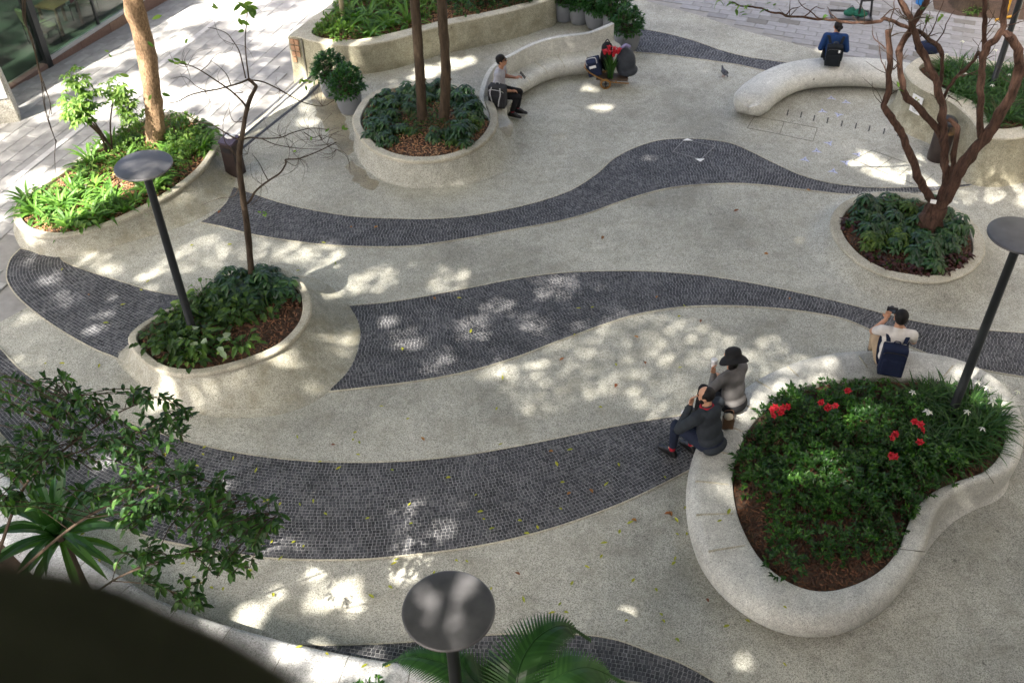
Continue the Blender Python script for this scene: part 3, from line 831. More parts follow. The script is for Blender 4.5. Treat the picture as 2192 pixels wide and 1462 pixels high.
# ------------------------------------------------------------------ benches swept along a path
def sweep(path, section, mat, name, parent, smooth=True, zscale=None, width=None, capz=None):
    nr = normals2(path, False)
    rs = []
    for i, (p, q) in enumerate(zip(path, nr)):
        k = width[i] if width else 1.0
        sec = section(i / (len(path) - 1)) if callable(section) else section
        rs.append([Vector((p.x, p.y, 0)) + q * (n_ * k) + Vector((0, 0, z)) for n_, z in sec])
    mb = MB(); mb.rings(rs)
    return under(mb.build(name, mat, smooth=smooth), parent)

# back-rest bench: path is the top edge of the back rest
bpath = resample([Vector((p.x, p.y, 0)) for p in px_curve([(1058, 238), (1038, 217), (1030, 195), (1035, 173), (1047, 152), (1069, 131), (1091, 119), (1128, 99.5), (1164, 86), (1201, 78), (1256, 71), (1283, 62), (1312, 50)], 0.72, 8)], 70)
nb = normals2(bpath, False)
sgn = 1.0 if nb[35].dot(Vector((0.5, -1, 0))) > 0 else -1.0
def bsec(t):
    hb = 0.72 if t > 0.35 else 0.46 + (0.26 * (max(0, t - 0.02) / 0.33))
    hb = max(hb, 0.42)
    e = 1.0
    u = min(t, 1 - t) / 0.05
    if u < 1: e = 0.62 + 0.38 * math.sqrt(max(0, 1 - (1 - u) ** 2))
    s = [(-0.05, -0.01), (-0.05, hb - 0.02), (-0.035, hb), (0.04, hb), (0.055, hb - 0.02), (0.065, 0.42), (0.072, 0.375), (0.20, 0.355), (0.32, 0.35), (0.40, 0.325), (0.45, 0.27), (0.46, 0.20), (0.44, 0.13), (0.38, 0.07), (0.31, 0.03), (0.29, -0.01)]
    return [(sgn * n_ * (e if n_ > 0.05 else 1), z) for n_, z in s]
bb = empty('curved_bench', (bpath[35].x, bpath[35].y, 0)); tag(bb, 'curved concrete bench with a low back rest joined to the round planter', 'bench')
bo = sweep(bpath, bsec, M['bench'], 'seat', bb)
for t in (18, 26, 34, 42, 50, 58):
    p, q = bpath[t], nb[t] * sgn
    m1 = MB(); m1.tube([Vector((p.x, p.y, 0)) + q * d + Vector((0, 0, z)) for d, z in ((0.09, 0.373), (0.20, 0.355), (0.32, 0.35), (0.40, 0.325), (0.45, 0.27))], 0.008, 6)
    under(m1.build('seat_divider', M['rim']), bb)

# sausage bench at the right
spath = resample([Vector((p.x, p.y, 0)) for p in px_curve([(1614, 216), (1620, 209), (1634, 198), (1655, 184), (1690, 168), (1730, 159), (1773, 155), (1830, 154), (1880, 157), (1925, 163), (1965, 171)], 0.26, 8)], 80)
ns = normals2(spath, False); ss = 1.0 if ns[40].dot(Vector((0, -1, 0))) > 0 else -1.0
full = [(0.02, 0.0), (0.14, 0.02), (0.24, 0.07), (0.33, 0.16), (0.37, 0.25), (0.36, 0.33), (0.30, 0.40), (0.2, 0.435), (0.05, 0.45), (-0.1, 0.45), (-0.24, 0.435), (-0.33, 0.40), (-0.38, 0.32), (-0.38, 0.22), (-0.34, 0.1), (-0.3, 0.0)]
rs = []
ext = (spath[0] - spath[1]).normalized()
for k in range(9):                      # the rounded end
    a = math.pi / 2 * k / 8
    sc, fw = max(math.sin(a), 0.02), math.cos(a)
    rs.append([Vector((spath[0].x, spath[0].y, 0)) + ext * 0.36 * fw * (1 if 0.05 < z < 0.43 else 0.75) + ns[0] * ss * n_ * sc + Vector((0, 0, 0.26 + (z - 0.26) * (0.25 + 0.75 * sc))) for n_, z in full])
for p, q in zip(spath[1:], ns[1:]): rs.append([Vector((p.x, p.y, 0)) + q * ss * n_ + Vector((0, 0, z)) for n_, z in full])
sb = empty('sausage_bench', (spath[40].x, spath[40].y, 0)); tag(sb, 'smooth rounded backless concrete bench bending away from the tall right planter', 'bench')
mb = MB(); mb.rings(rs); under(mb.build('seat', M['bench'], smooth=True), sb)

# low seat wall along the bottom of the picture
wpx = [(-260, 780), (-120, 885), (0, 995), (70, 1072), (140, 1142), (210, 1196), (280, 1243), (334, 1276), (423, 1313), (500, 1338), (577, 1359), (654, 1379), (800, 1407), (950, 1424), (1100, 1430), (1250, 1446), (1400, 1490), (1560, 1560), (1750, 1640)]
wpath = resample([Vector((p.x, p.y, 0)) for p in px_curve(wpx, 0.45, 8)], 120)
nw = normals2(wpath, False); sw = 1.0 if nw[60].dot(Vector((0, -1, 0))) > 0 else -1.0
wsec = [(0.06, -0.01), (0.02, 0.08), (-0.01, 0.22), (-0.01, 0.36), (0.01, 0.42), (0.05, 0.448), (0.10, 0.455), (0.45, 0.455), (0.50, 0.44), (0.52, 0.40), (0.52, -0.01)]
wall = empty('seat_wall', (wpath[60].x, wpath[60].y, 0)); tag(wall, 'long pale curved seat wall along the bottom of the picture', 'bench')
M['seatwall'] = aggregate('seat_wall_concrete', (0.60, 0.61, 0.60), (0.50, 0.51, 0.50), 90, 0.25, (0.38, 0.37, 0.32), 0.6, blotch=1.6)
sweep(wpath, [(sw * a, z) for a, z in wsec], M['seatwall'], 'seat', wall)
for t in range(4, 118, 6):
    p, q = wpath[t], nw[t] * sw
    m1 = MB(); m1.tube([Vector((p.x, p.y, 0)) + q * d + Vector((0, 0, z)) for d, z in ((-0.012, 0.2), (-0.012, 0.36), (0.01, 0.42), (0.05, 0.448), (0.10, 0.455), (0.45, 0.455), (0.5, 0.44))], 0.004, 5)
    under(m1.build('wall_joint', M['groove']), wall)
# planting bed behind that wall, below the camera
bed_out = [p + q * sw * 0.5 for p, q in zip(wpath, nw)]
bedpoly = bed_out + [Vector((7, -2, 0)), Vector((-12, -2, 0))]
bed = tag(link('garden_bed', flat_poly(bedpoly, 0.36), M['soil']), 'dark soil of the bed below the viewpoint', kind='structure')

# ================================================================== TALL SHADE TREES (their crowns hang above the picture; the dappled light falls through them)
def ground_of(p):                 # where the shadow of a point falls
    return Vector((p.x, p.y, 0)) - Vector((SUN.x, SUN.y, 0)) * (p.z / SUN.z)
gaps = []                         # clearings between the leaf masses: centre of the light patch, radius, openness
def gap(px, py, r, k=1.0, z=0.0, rx=None):
    g = ground_of(at(px, py, z)); gaps.append((g.x, g.y, (rx or r), r, k))
for a in [(872, 1095, .22), (905, 1075, .17), (930, 1140, .18, .85), (872, 1152, .2, .85), (880, 1209, .28), (669, 1231, .2), (728, 1262, .27), (763, 1296, .19), (692, 1285, .24, .3), (596, 1269, .17, .8), (557, 1309, .17, 1), (519, 1315, .19, 1), (661, 1054, .14, .35), (600, 1157, .2, .4), (985, 1085, .15, .25), (975, 1130, .15, .25),
          (457, 1118, .2, .7), (546, 1188, .18, .7), (240, 970, .3, .6), (340, 860, .25, .6), (480, 1040, .2, .3), (1585, 1405, .15, 1.0), (1587, 1425, .12, .9), (590, 1385, .2, .0),
          (1010, 700, .35, .5), (1060, 660, .3, .3), (870, 730, .3, .4), (935, 770, .3, .45), (830, 690, .2, .35), (1190, 615, .4, .35), (1060, 790, .3, .3), (1140, 690, .3, .25), (1450, 735, .7, .16), (1330, 700, .5, .11), (1250, 745, .6, .12), (1620, 760, .6, .12), (1330, 790, .7, .13), (1160, 830, .6, .1), (1430, 850, .6, .12),
          (690, 590, .3, .5), (740, 610, .35, .45), (800, 600, .4, .3), (700, 640, .2, .6), (960, 600, .4, .22), (700, 545, .4, .35), (620, 540, .35, .35),
          (105, 600, .25, .6), (70, 560, .2, .7), (215, 690, .28, .6), (185, 715, .2, .6), (250, 640, .25, .25), (310, 590, .25, .75), (325, 612, .16, .8), (190, 560, .2, .6), (240, 575, .25, .4), (140, 640, .3, .2), (60, 690, .3, .25), (60, 760, .35, .3),
          (395, 835, .2, .9), (550, 815, .12, .7), (640, 780, .25, .6), (735, 745, .25, .75), (755, 720, .15, .6), (680, 830, .2, .4), (460, 850, .3, .25),
          (1870, 355, .4, .75), (1930, 380, .35, .75), (1985, 395, .3, .6), (1850, 335, .25, .5), (1960, 350, .3, .4), (2150, 410, .5, .45), (2060, 420, .3, .3),
          (915, 155, .35, .9), (965, 140, .35, .9), (1000, 133, .25, .8), (890, 170, .2, .7), (1290, 232, .22, .7), (1260, 232, .12, .4), (1265, 190, .2, .45), (690, 205, .25, .8), (665, 235, .25, .6), (660, 260, .3, .5), (1030, 250, .3, .3), (1000, 240, .25, .3), (1760, 108, .2, .4),
          (440, 540, .5, .22), (560, 540, .4, .2), (380, 560, .4, .28)]:
    gap(*a)
for a in [(620, 1400, .22), (590, 1392, .16), (470, 1345, .16, .6), (700, 1435, .3, .4), (800, 1440, .25, .4), (1750, 1000, .4, .25), (1850, 900, .4, .2), (1660, 860, .4, .3), (1560, 1060, .3, .2), (2100, 830, .5, .3), (1730, 790, .5, .35), (1600, 880, .3, .3)]:
    gap(a[0], a[1], a[2], a[3] if len(a) > 3 else 1.0, 0.45)
for a in [(952, 1310, .2), (965, 1325, .14), (905, 1262, .16, .8), (1005, 1245, .16, .85), (985, 1365, .17, .5)]:
    gap(a[0], a[1], a[2], a[3] if len(a) > 3 else 1.0, 3.17)
for a in [(1200, 1440, .12, .3)]:
    gap(a[0], a[1], a[2], a[3], 1.9)
for a in [(90, 450, .6, 1), (150, 430, .6, 1), (60, 470, .45, 1), (200, 400, .65, 1), (120, 390, .6, 1), (260, 370, .5, .85), (230, 300, .7, 1), (320, 330, .45, .8), (380, 280, .5, .6), (330, 400, .4, .45), (230, 240, .6, 1), (400, 330, .4, .35), (140, 520, .22, .7)]:
    gap(a[0], a[1], a[2], a[3], 0.5)
for k in range(9):                # light along the left trunk
    q = Vector((-6.2, 15.9, 0.8 + k * 0.8)); g = ground_of(q); gaps.append((g.x, g.y, 0.45, 0.45, 0.8))
street_px = [(-400, 640), (0, 560), (30, 470), (180, 330), (330, 240), (460, 285), (540, 285), (660, 180), (640, 60), (720, 0), (860, -120), (-600, -160)]
street_zone = [at(x, y, -0.2) for x, y in street_px]
street_zone = [Vector((p.x, p.y, 0)) for p in street_zone]
def openness(g):
    o = 0.0
    for x, y, rx, ry, k in gaps:
        dx, dy = (g.x - x) / rx, (g.y - y) / ry
        d = dx * dx + dy * dy
        if d < 1.0: o = max(o, k * min(1.0, (1 - d) * 2.2))
    if inside(g, street_zone):
        n1 = noise.noise(Vector((g.x * 1.1, g.y * 1.1, 3.3))) + 0.55 * noise.noise(Vector((g.x * 2.9, g.y * 2.9, 7.7)))
        o = max(o, min(1.0, max(0.0, 0.68 + n1 * 1.5)))
    return o
crown_trees = [('shade_tree', (-6.25, 15.9), None), ('shade_tree', (-1.35, 16.2), None), ('shade_tree', (-12.5, 5.5), 'tall'), ('shade_tree', (-17, 12), 'tall'), ('shade_tree', (-19, 20), 'tall'), ('shade_tree', (-4.5, -3.5), 'tall'), ('shade_tree', (-13.5, -2.5), 'tall')]
crowns = [MB() for _ in crown_trees]
rl = random.Random(21)
SHX, SHY = SUN.x / SUN.z, SUN.y / SUN.z
def leafquad(mb, c, l, w, q):
    mb.add([c + q @ Vector((-l, 0, 0)), c + q @ Vector((0, -w, 0.02)), c + q @ Vector((l, 0, -0.02)), c + q @ Vector((0, w, 0.02))], [(0, 1, 2, 3)])
for layer, z0 in enumerate((12.6, 13.9, 15.2, 16.6)):
    sp = 0.19
    y = 2.0
    while y < 28.0:
        x = -14.5
        while x < 12.5:
            g = Vector((x + rl.uniform(-.5, .5) * sp, y + rl.uniform(-.5, .5) * sp, 0))
            x += sp
            # outside what the picture needs, crowns thin out
            o = openness(g)
            if o > 0.97: continue
            z = z0 + rl.uniform(-0.5, 0.5)
            c = Vector((g.x + SHX * z, g.y + SHY * z, z))
            best = min(range(len(crown_trees)), key=lambda i: (c.x - crown_trees[i][1][0]) ** 2 + (c.y - crown_trees[i][1][1]) ** 2)
            q = Matrix.Rotation(rl.uniform(0, 6.28), 3, 'Z') @ Matrix.Rotation(rl.uniform(-.5, .5), 3, 'X') @ Matrix.Rotation(rl.uniform(-.5, .5), 3, 'Y')
            if o < 0.02:
                leafquad(crowns[best], c, rl.uniform(.17, .22), rl.uniform(.13, .17), q)
                continue
            for _ in range(13):            # thin foliage round the clearings: smaller leaves, light filters through
                if rl.random() < o ** 0.45: continue
                leafquad(crowns[best], c + Vector((rl.uniform(-.11, .11), rl.uniform(-.11, .11), rl.uniform(-.5, .5))), rl.uniform(.045, .062), rl.uniform(.03, .04), q)
        y += sp
tall_labels = ['tall shade tree whose thick tan trunk rises from the kidney-shaped planter', 'pair of slender brown trunks rising from the round planter', 'leafy shade tree standing outside the left edge of the picture', 'leafy street tree beyond the left edge of the picture', 'leafy street tree far beyond the upper left edge', 'leafy shade tree behind the viewpoint', 'leafy shade tree behind and left of the viewpoint']
for (nm, (tx, ty), kind), mb, lb in zip(crown_trees, crowns, tall_labels):
    root = empty(nm, (tx, ty, 0)); tag(root, lb, 'tree')
    if mb.v:
        under(tag(mb.build('crown', M['leaf_canopy']), kind='stuff'), root)
        cc = sum(mb.v[::40], Vector()) / len(mb.v[::40])
    t = MB()
    if kind:
        pts = spline([(tx, ty, -0.45), (tx + .1, ty, 3), (tx - .1, ty + .1, 7), (tx, ty, 10.5)], 5)
        t.tube(pts, [0.28 - 0.008 * i for i in range(len(pts))], 12)
    elif tx < -5:
        base = at(335, 300, 0.40)
        pts = [base + Vector((0, 0, -0.12)), base + Vector((0, 0, 0.05)), atY(331, 260, base.y), atY(326, 200, base.y), atY(318, 140, base.y + .02), atY(306, 80, base.y + .03), atY(292, 30, base.y), atY(280, -10, base.y), atY(262, -60, base.y), atY(235, -160, base.y)]
        rad = [.19, .168, .155, .15, .15, .152, .155, .155, .15, .15]
        top = pts[-1]
        pts = pts + [Vector((top.x - .3, top.y, 9.0)), Vector((top.x - .5, top.y - .3, 12.5))]; rad += [.14, .09]
        pts = spline(pts, 4); rad = [rad[min(i // 4, len(rad) - 1)] for i in range(len(pts))]
        t.tube(pts, rad, 16, wob=0.25)
        under(t.build('trunk', M['bark_tan'], smooth=True), root); t = None
    else:
        for b0, mids in (((905, 262), [(902, 220), (899, 160), (895, 100), (891, 40), (887, -5), (880, -80)]), ((950, 262), [(952, 220), (954, 160), (952, 110), (949, 60), (945, 0), (938, -80)])):
            b_ = at(*b0, 0.5)
            pts = [b_ + Vector((0, 0, -0.1)), b_] + [atY(*q, b_.y + .05 * k) for k, q in enumerate(mids)]
            pts += [pts[-1] + Vector((-.1, .2, 3)), pts[-1] + Vector((-.4, .2, 6))]
            rad = [.105, .09, .086, .084, .082, .08, .078, .076, .07, .05]
            pp = spline(pts, 4); rr = [rad[min(i // 4, len(rad) - 1)] for i in range(len(pp))]
            t2 = MB(); t2.tube(pp, rr, 12, wob=0.25)
            k1 = pp[11]; t2.tube([k1, k1 + Vector((.1, -.03, .06))], [.03, .02], 6)
            under(t2.build('trunk', M['bark_brown'], smooth=True), root)
        t = None
    if t is not None:
        under(t.build('trunk', M['bark_brown'], smooth=True), root)
    # limbs that carry the crown
    if mb.v:
        lim = MB(); rq = random.Random(tx)
        st = Vector((tx, ty, 9.8)) if tx < -5 and not kind else Vector((tx, ty, 9.9))
        if not kind and tx < -5: st = Vector((top.x - .4, top.y - .1, 11))
        if not kind and tx > -5: st = Vector((tx - .3, ty + .3, 10.5))
        for k in range(9):
            e = mb.v[rq.randrange(len(mb.v))]
            mid = st.lerp(e, 0.5) + Vector((0, 0, 0.3))
            lim.tube(spline([st, mid, e], 4), [.09, .085, .08, .07, .06, .05, .04, .03, .02], 6)
        under(lim.build('limbs', M['bark_brown'], smooth=True), root)

# ================================================================== LAMPS, FURNITURE, SMALL THINGS
def lamp_post(base, top_z, label, disc=True):
    root = empty('street_lamp', base); tag(root, label, 'lamp', 'disc lamps of the plaza')
    h = top_z - base.z
    mb = MB(); mb.lathe([(0.075, -0.05), (0.075, 0.03), (0.056, 0.05), (0.053, h * 0.5), (0.049, h - 0.16), (0.062, h - 0.15), (0.062, h - 0.12)], n=20)
    mb.build('pole', M['steel_dark'], root, smooth=True)
    if disc:
        mb = MB(); mb.lathe([(0.05, h - 0.13), (0.06, h - 0.10), (0.10, h - 0.06), (0.11, h - 0.035)], n=24); mb.build('neck', M['steel_dark'], root, smooth=True)
        mb = MB(); mb.lathe([(0.10, h - 0.036), (0.335, h - 0.03), (0.345, h - 0.022), (0.345, h - 0.008), (0.34, h - 0.002), (0.33, h), (0.15, h + 0.006), (0.02, h + 0.008)], n=64); mb.build('disc', M['lamp_disc'], root, smooth=True)
    return root
lamp_post(at(415, 715, 0.47), 3.17, 'disc-topped dark lamp post standing in the oval planter')
lamp_post(at(2035, 890, 0.40), 3.17, 'disc-topped dark lamp post rising from the heart-shaped planter')
p3 = at(960, 1303, 3.17); lamp_post(Vector((p3.x, p3.y, 0.36)), 3.17, 'disc-topped lamp post at the bottom beside the palm')
lamp_post(at(2122, 190, 0.80), 4.2, 'dark lamp pole standing in the tall lily planter', True)

M['bin_brown'] = plain('bin_brown', (0.035, 0.024, 0.022), 0.45, 0.2)
M['bin_top'] = plain('bin_top', (0.075, 0.055, 0.075), 0.35, 0.3)
b = at(506, 372, 0); b.z = 0.0
bn = empty('litter_bin', b, R(-25)); bn.scale = (.84, .84, .88); tag(bn, 'slim dark brown litter bin between the kidney-shaped planter and the steps', 'bin')
mb = MB(); mb.box((0, 0, 0.36), (0.30, 0.28, 0.72)); mb.build('body', M['bin_brown'], bn)
mb = MB(); mb.rings([[Vector((-.165, -.155, .721)), Vector((.165, -.155, .721)), Vector((.165, .155, .721)), Vector((-.165, .155, .721))], [Vector((-.165, -.155, .76)), Vector((.165, -.155, .76)), Vector((.165, .155, .82)), Vector((-.165, .155, .82))]]); mb.build('lid', M['bin_top'], bn)
mb = MB(); mb.box((0, -0.146, 0.60), (0.2, 0.01, 0.09)); mb.build('slot', M['black'], bn)
pp = empty('paper_scrap', (b.x + 0.02, b.y + 0.05, 0.705)); tag(pp, 'crumpled white paper lying on top of the slim brown bin', 'paper')
mb = MB(); mb.v = []; 
mb.rings([[Vector((.10 * math.cos(a) * (1 + .2 * math.sin(3 * a)), .07 * math.sin(a), 0.0)) for a in [k * .628 for k in range(10)]], [Vector((.08 * math.cos(a), .06 * math.sin(a) * (1 + .3 * math.cos(2 * a)), 0.03 + .015 * math.sin(5 * a))) for a in [k * .628 for k in range(10)]]]); mb.build('sheet', M['white'], pp)

b = at(2005, 340, 0)
rb = empty('round_bin', b); tag(rb, 'round dark bin with a hooded opening against the tall right planter', 'bin')
mb = MB(); mb.lathe([(0.165, 0.0), (0.17, 0.02), (0.17, 0.52), (0.165, 0.54)], n=24); mb.build('body', M['bin_brown'], rb, smooth=True)
mb = MB(); mb.lathe([(0.172, 0.541), (0.18, 0.56), (0.17, 0.585), (0.12, 0.59), (0.11, 0.56)], n=24, cap0=False, cap1=True); mb.build('collar', plain('bin_collar', (0.12, 0.07, 0.03), 0.5), rb, smooth=True)
for k in range(3):
    mb = MB(); a = k * 2.09 + .5; mb.tube([(0.13 * math.cos(a), 0.13 * math.sin(a), 0.58), (0.13 * math.cos(a), 0.13 * math.sin(a), 0.72)], 0.012, 6)
    mb.build('strut', M['black'], rb)
mb = MB(); mb.lathe([(0.17, 0.715), (0.165, 0.75), (0.12, 0.80), (0.03, 0.825)], n=24); mb.build('hood', M['black'], rb, smooth=True)

# poster on the tall planter wall
def wall_frame(px, py, z, O):
    p = at(px, py, z); best = min(range(len(O)), key=lambda i: (Vector((O[i].x, O[i].y, 0)) - Vector((p.x, p.y, 0))).length)
    q = normals2(O)[best]
    return Vector((O[best].x, O[best].y, z)) + q * 0.05, q
pc, pn = wall_frame(1990, 215, 0.55, SO)
pu = Vector((-pn.y, pn.x, 0)).normalized()
rot = Matrix((pu, pn, Vector((0, 0, 1)))).transposed()
po = empty('poster', pc); tag(po, 'white notice with a yellow plant drawing on the tall planter wall', 'poster')
mb = MB(); mb.box((0, 0, 0), (0.24, 0.012, 0.33), rot); mb.build('sheet', M['white'], po)
rq = random.Random(5)
mb = MB()
for k in range(14):
    c = pu * rq.uniform(-.07, .07) + Vector((0, 0, rq.uniform(-.05, .12))) + pn * (0.008 if True else 0)
    a = rq.uniform(0, 6.28); l, w = rq.uniform(.02, .04), .012
    d1 = pu * math.cos(a) + Vector((0, 0, math.sin(a))); d2 = pu * -math.sin(a) + Vector((0, 0, math.cos(a)))
    mb.add([c - d1 * l, c - d2 * w, c + d1 * l, c + d2 * w], [(0, 1, 2, 3)])
mb.build('drawing', islandmat('drawing_ink', [(0.35, 0.32, 0.05), (0.12, 0.2, 0.05), (0.45, 0.35, 0.1)], 0.6), po)
mb = MB()
for k in range(3): mb.box(pn * 0.0075 + Vector((0, 0, -0.09 - 0.02 * k)), (0.14 - .03 * k, 0.001, 0.006), rot)
mb.build('lettering', M['groove'], po)

# concrete bollard with a no-smoking notice
bb0 = at_street(14, 256); bd = empty('bollard', bb0, R(22)); tag(bd, 'square concrete post with a no-smoking notice at the left edge', 'bollard')
M['post'] = aggregate('post_concrete', (0.50, 0.48, 0.42), (0.40, 0.38, 0.33), 60, 0.3)
def sq(a, b_, z, c=0.03): return [Vector((x, y, z)) for x, y in ((-a + c, -b_), (a - c, -b_), (a, -b_ + c), (a, b_ - c), (a - c, b_), (-a + c, b_), (-a, b_ - c), (-a, -b_ + c))]
mb = MB(); mb.rings([sq(.27, .22, -0.05), sq(.25, .2, 0.5), sq(.22, .17, 1.0), sq(.19, .14, 1.04)]); mb.build('post', M['post'], bd)
sg = MB(); tilt = Matrix.Rotation(R(-3.2), 3, 'X')
c0 = Vector((0.03, -0.198, 0.74)); sg.box(c0, (0.30, 0.012, 0.42), tilt); so = sg.build('notice', M['white'], bd)
M['sign_red'] = plain('sign_red', (0.62, 0.08, 0.14), 0.5, var=0.05)
mb = MB(); cc = c0 + Vector((0, -0.010, 0.08))
ring = []
for k in range(24):
    a = k * 2 * math.pi / 24
    ring.append((math.cos(a), math.sin(a)))
mb.rings([[cc + Vector((r * x, 0, r * y)) + Vector((0, d, 0)) for x, y in ring] for r, d in ((.085, 0), (.085, -.004), (.066, -.004), (.066, 0))], True, False, False)
mb.box(cc + Vector((0, -0.002, 0)), (0.014, 0.004, 0.14), Matrix.Rotation(R(45), 3, 'Y')); mb.build('prohibition_ring', M['sign_red'], so)
mb = MB(); mb.box(cc + Vector((0, -0.0005, 0)), (0.085, 0.003, 0.014)); mb.box(cc + Vector((0.03, -0.0005, 0.022)), (0.008, 0.003, 0.02)); mb.build('cigarette', M['black'], so)
mb = MB()
for k in range(3): mb.box(c0 + Vector((0, -0.0075, -0.06 - 0.03 * k)), (0.2 - 0.04 * k, 0.002, 0.01), tilt)
mb.build('lettering', M['groove'], so)

# ------------------------------------------------------------------ glass-fronted pavilion at the upper left
L0, L1 = at_street(111, 143), at_street(361, 0)
fd = (L1 - L0); fd.z = 0; fd.normalize(); fn = Vector((fd.y, -fd.x, 0))     # outward towards the street
if fn.x < 0: fn = -fn
bz = -0.45
def fp(u, n_, z): q = L0 + fd * u + fn * n_; return Vector((q.x, q.y, z))
frot = Matrix((fd, fn, Vector((0, 0, 1)))).transposed()
pav = empty('glass_building', fp(1, 0, bz)); tag(pav, 'glass-fronted building at the upper left with chairs inside', 'building')
def fbox(name, u0, u1, n0, n1, z0, z1, mat, parent=pav):
    mb = MB(); c = fp((u0 + u1) / 2, (n0 + n1) / 2, (z0 + z1) / 2); mb.box(c, (u1 - u0, n1 - n0, z1 - z0), frot)
    return under(mb.build(name, mat), parent)
M['glass'] = bpy.data.materials.new('window_glass'); M['glass'].use_nodes = True
gnt = M['glass'].node_tree; gnt.nodes.clear()
go = gnt.nodes.new('ShaderNodeOutputMaterial'); gm = gnt.nodes.new('ShaderNodeMixShader'); gt = gnt.nodes.new('ShaderNodeBsdfTransparent'); gg = gnt.nodes.new('ShaderNodeBsdfGlossy'); gf = gnt.nodes.new('ShaderNodeFresnel')
gt.inputs[0].default_value = (0.50, 0.58, 0.53, 1); gg.inputs['Roughness'].default_value = 0.02; gf.inputs[0].default_value = 1.22
gnt.links.new(gf.outputs[0], gm.inputs[0]); gnt.links.new(gt.outputs[0], gm.inputs[1]); gnt.links.new(gg.outputs[0], gm.inputs[2]); gnt.links.new(gm.outputs[0], go.inputs[0])
M['floor_in'] = plain('inside_floor', (0.13, 0.135, 0.12), 0.35, var=0.2, nscale=1.5)
M['dark_wall'] = plain('inside_wall', (0.045, 0.055, 0.05), 0.6)
M['alu'] = plain('aluminium', (0.55, 0.56, 0.57), 0.35, 0.6, 0.05)
M['stone_brown'] = islandmat('brown_stone', [(0.2, 0.12, 0.09), (0.16, 0.11, 0.10), (0.25, 0.16, 0.11)], 0.6)
for k in range(9): fbox('plinth_stone', -4 + k * 1.0, -4 + k * 1.0 + 0.985, -0.16, 0.0, bz - 0.1, bz + 0.24, M['stone_brown'])
fbox('sill', 0.06, 5.0, -0.14, -0.02, bz + 0.241, bz + 0.32, M['alu'])
fbox('floor', -4, 5, -4.5, -0.165, bz, bz + 0.22, M['floor_in'])
fbox('back_wall', -4, 5, -4.6, -4.51, bz, bz + 2.7, M['dark_wall'])
fbox('added_glass_roof', -4.1, 5.1, -4.6, -0.21, bz + 2.75, bz + 2.78, M['glass'])  # clear roof added out of view so skylight reaches the interior
fbox('fascia', -4.1, 5.1, -0.205, 0.02, bz + 2.745, bz + 2.95, M['dark_wall'])
fbox('end_wall', 5.0, 5.1, -4.5, 0.0, bz, bz + 2.74, M['dark_wall'])
fbox('column', -0.10, 0.05, -0.20, 0.015, bz, bz + 2.74, M['steel_dark'])
for u in (-2.0, 1.7, 3.4): fbox('mullion', u, u + 0.05, -0.10, -0.04, bz + 0.33, bz + 2.74, M['steel_dark'])
for u0, u1 in ((-3.95, -2.01), (-1.94, -0.11), (0.06, 1.69), (1.76, 3.39), (3.46, 4.98)):
    fbox('pane', u0, u1, -0.075, -0.065, bz + 0.325, bz + 2.73, M['glass'])
M['chair_green'] = plain('chair_fabric', (0.20, 0.22, 0.11), 0.8)
M['wood'] = plain('wood', (0.20, 0.115, 0.055), 0.6, var=0.25, nscale=6)
def lounge_chair(u, n_, rz, label):
    c = fp(u, n_, bz + 0.22); o = empty('lounge_chair', c, rz); tag(o, label, 'chair', 'chairs behind the glass front')
    mb = MB(); mb.box((0, 0, 0.36), (0.5, 0.5, 0.07)); mb.build('seat', M['chair_green'], o)
    mb = MB(); mb.box((0, 0.25, 0.62), (0.5, 0.06, 0.42), Matrix.Rotation(R(-12), 3, 'X')); mb.build('backrest', M['chair_green'], o)
    for sx in (-1, 1):
        mb = MB(); mb.tube([(sx * .25, -.24, 0), (sx * .25, -.24, .55), (sx * .25, .26, .55)], .014, 6); mb.build('armrest', M['steel_dark'], o)
        mb = MB(); mb.tube([(sx * .25, .24, 0), (sx * .25, .26, .55)], .014, 6); mb.build('leg', M['steel_dark'], o)
fa = math.atan2(fd.y, fd.x)
lounge_chair(0.75, -0.75, fa + R(75), 'pale green armchair nearest the column behind the glass front')
lounge_chair(2.2, -0.8, fa + R(-60), 'pale green armchair farther along behind the glass front')
tb = empty('side_table', fp(1.5, -0.85, bz + 0.22), fa); tag(tb, 'wooden table between the two armchairs behind the glass', 'table')
mb = MB(); mb.box((0, 0, .62), (0.75, 0.55, 0.05)); mb.build('top', M['wood'], tb)
for sx in (-.33, .33):
    for sy in (-.23, .23):
        mb = MB(); mb.box((sx, sy, .297), (.05, .05, .594)); mb.build('leg', M['wood'], tb)
tp = empty('barrier_tape', fp(1.9, -0.4, bz + 0.22)); tag(tp, 'red and white striped tape stretched behind the glass front', 'tape')
for k in range(12):
    q0 = fp(1.35 + k * .14, -.38 - .01 * k, bz + .93 - .02 * math.sin(k * .28)); m1 = MB(); m1.box(q0, (.139, .004, .07), frot)
    under(m1.build('stripe', M['sign_red'] if k % 2 else M['white']), tp)
sn = empty('window_sign', fp(-1.5, -.11, bz + 1.2)); tag(sn, 'small white sheet with a green mark behind the left glass pane', 'sign')
m1 = MB(); m1.box(fp(-1.5, -.11, bz + 1.25), (.28, .01, .36), frot); under(m1.build('sheet', M['white']), sn)
m1 = MB(); m1.box(fp(-1.5, -.1035, bz + 1.27), (.1, .002, .06), frot); under(m1.build('mark', plain('mark_green', (.03, .2, .12), .5)), sn)
# low wooden benches seen through the left panes
lb = empty('indoor_bench', fp(-1.2, -1.2, bz + .22), fa); tag(lb, 'low brown bench behind the left glass pane', 'bench')
mb = MB(); mb.box((0, 0, .42), (1.6, .45, .06)); mb.build('seat', M['wood'], lb)
for sx in (-.7, .7):
    mb = MB(); mb.box((sx, 0, .195), (.06, .4, .39)); mb.build('leg', M['steel_dark'], lb)

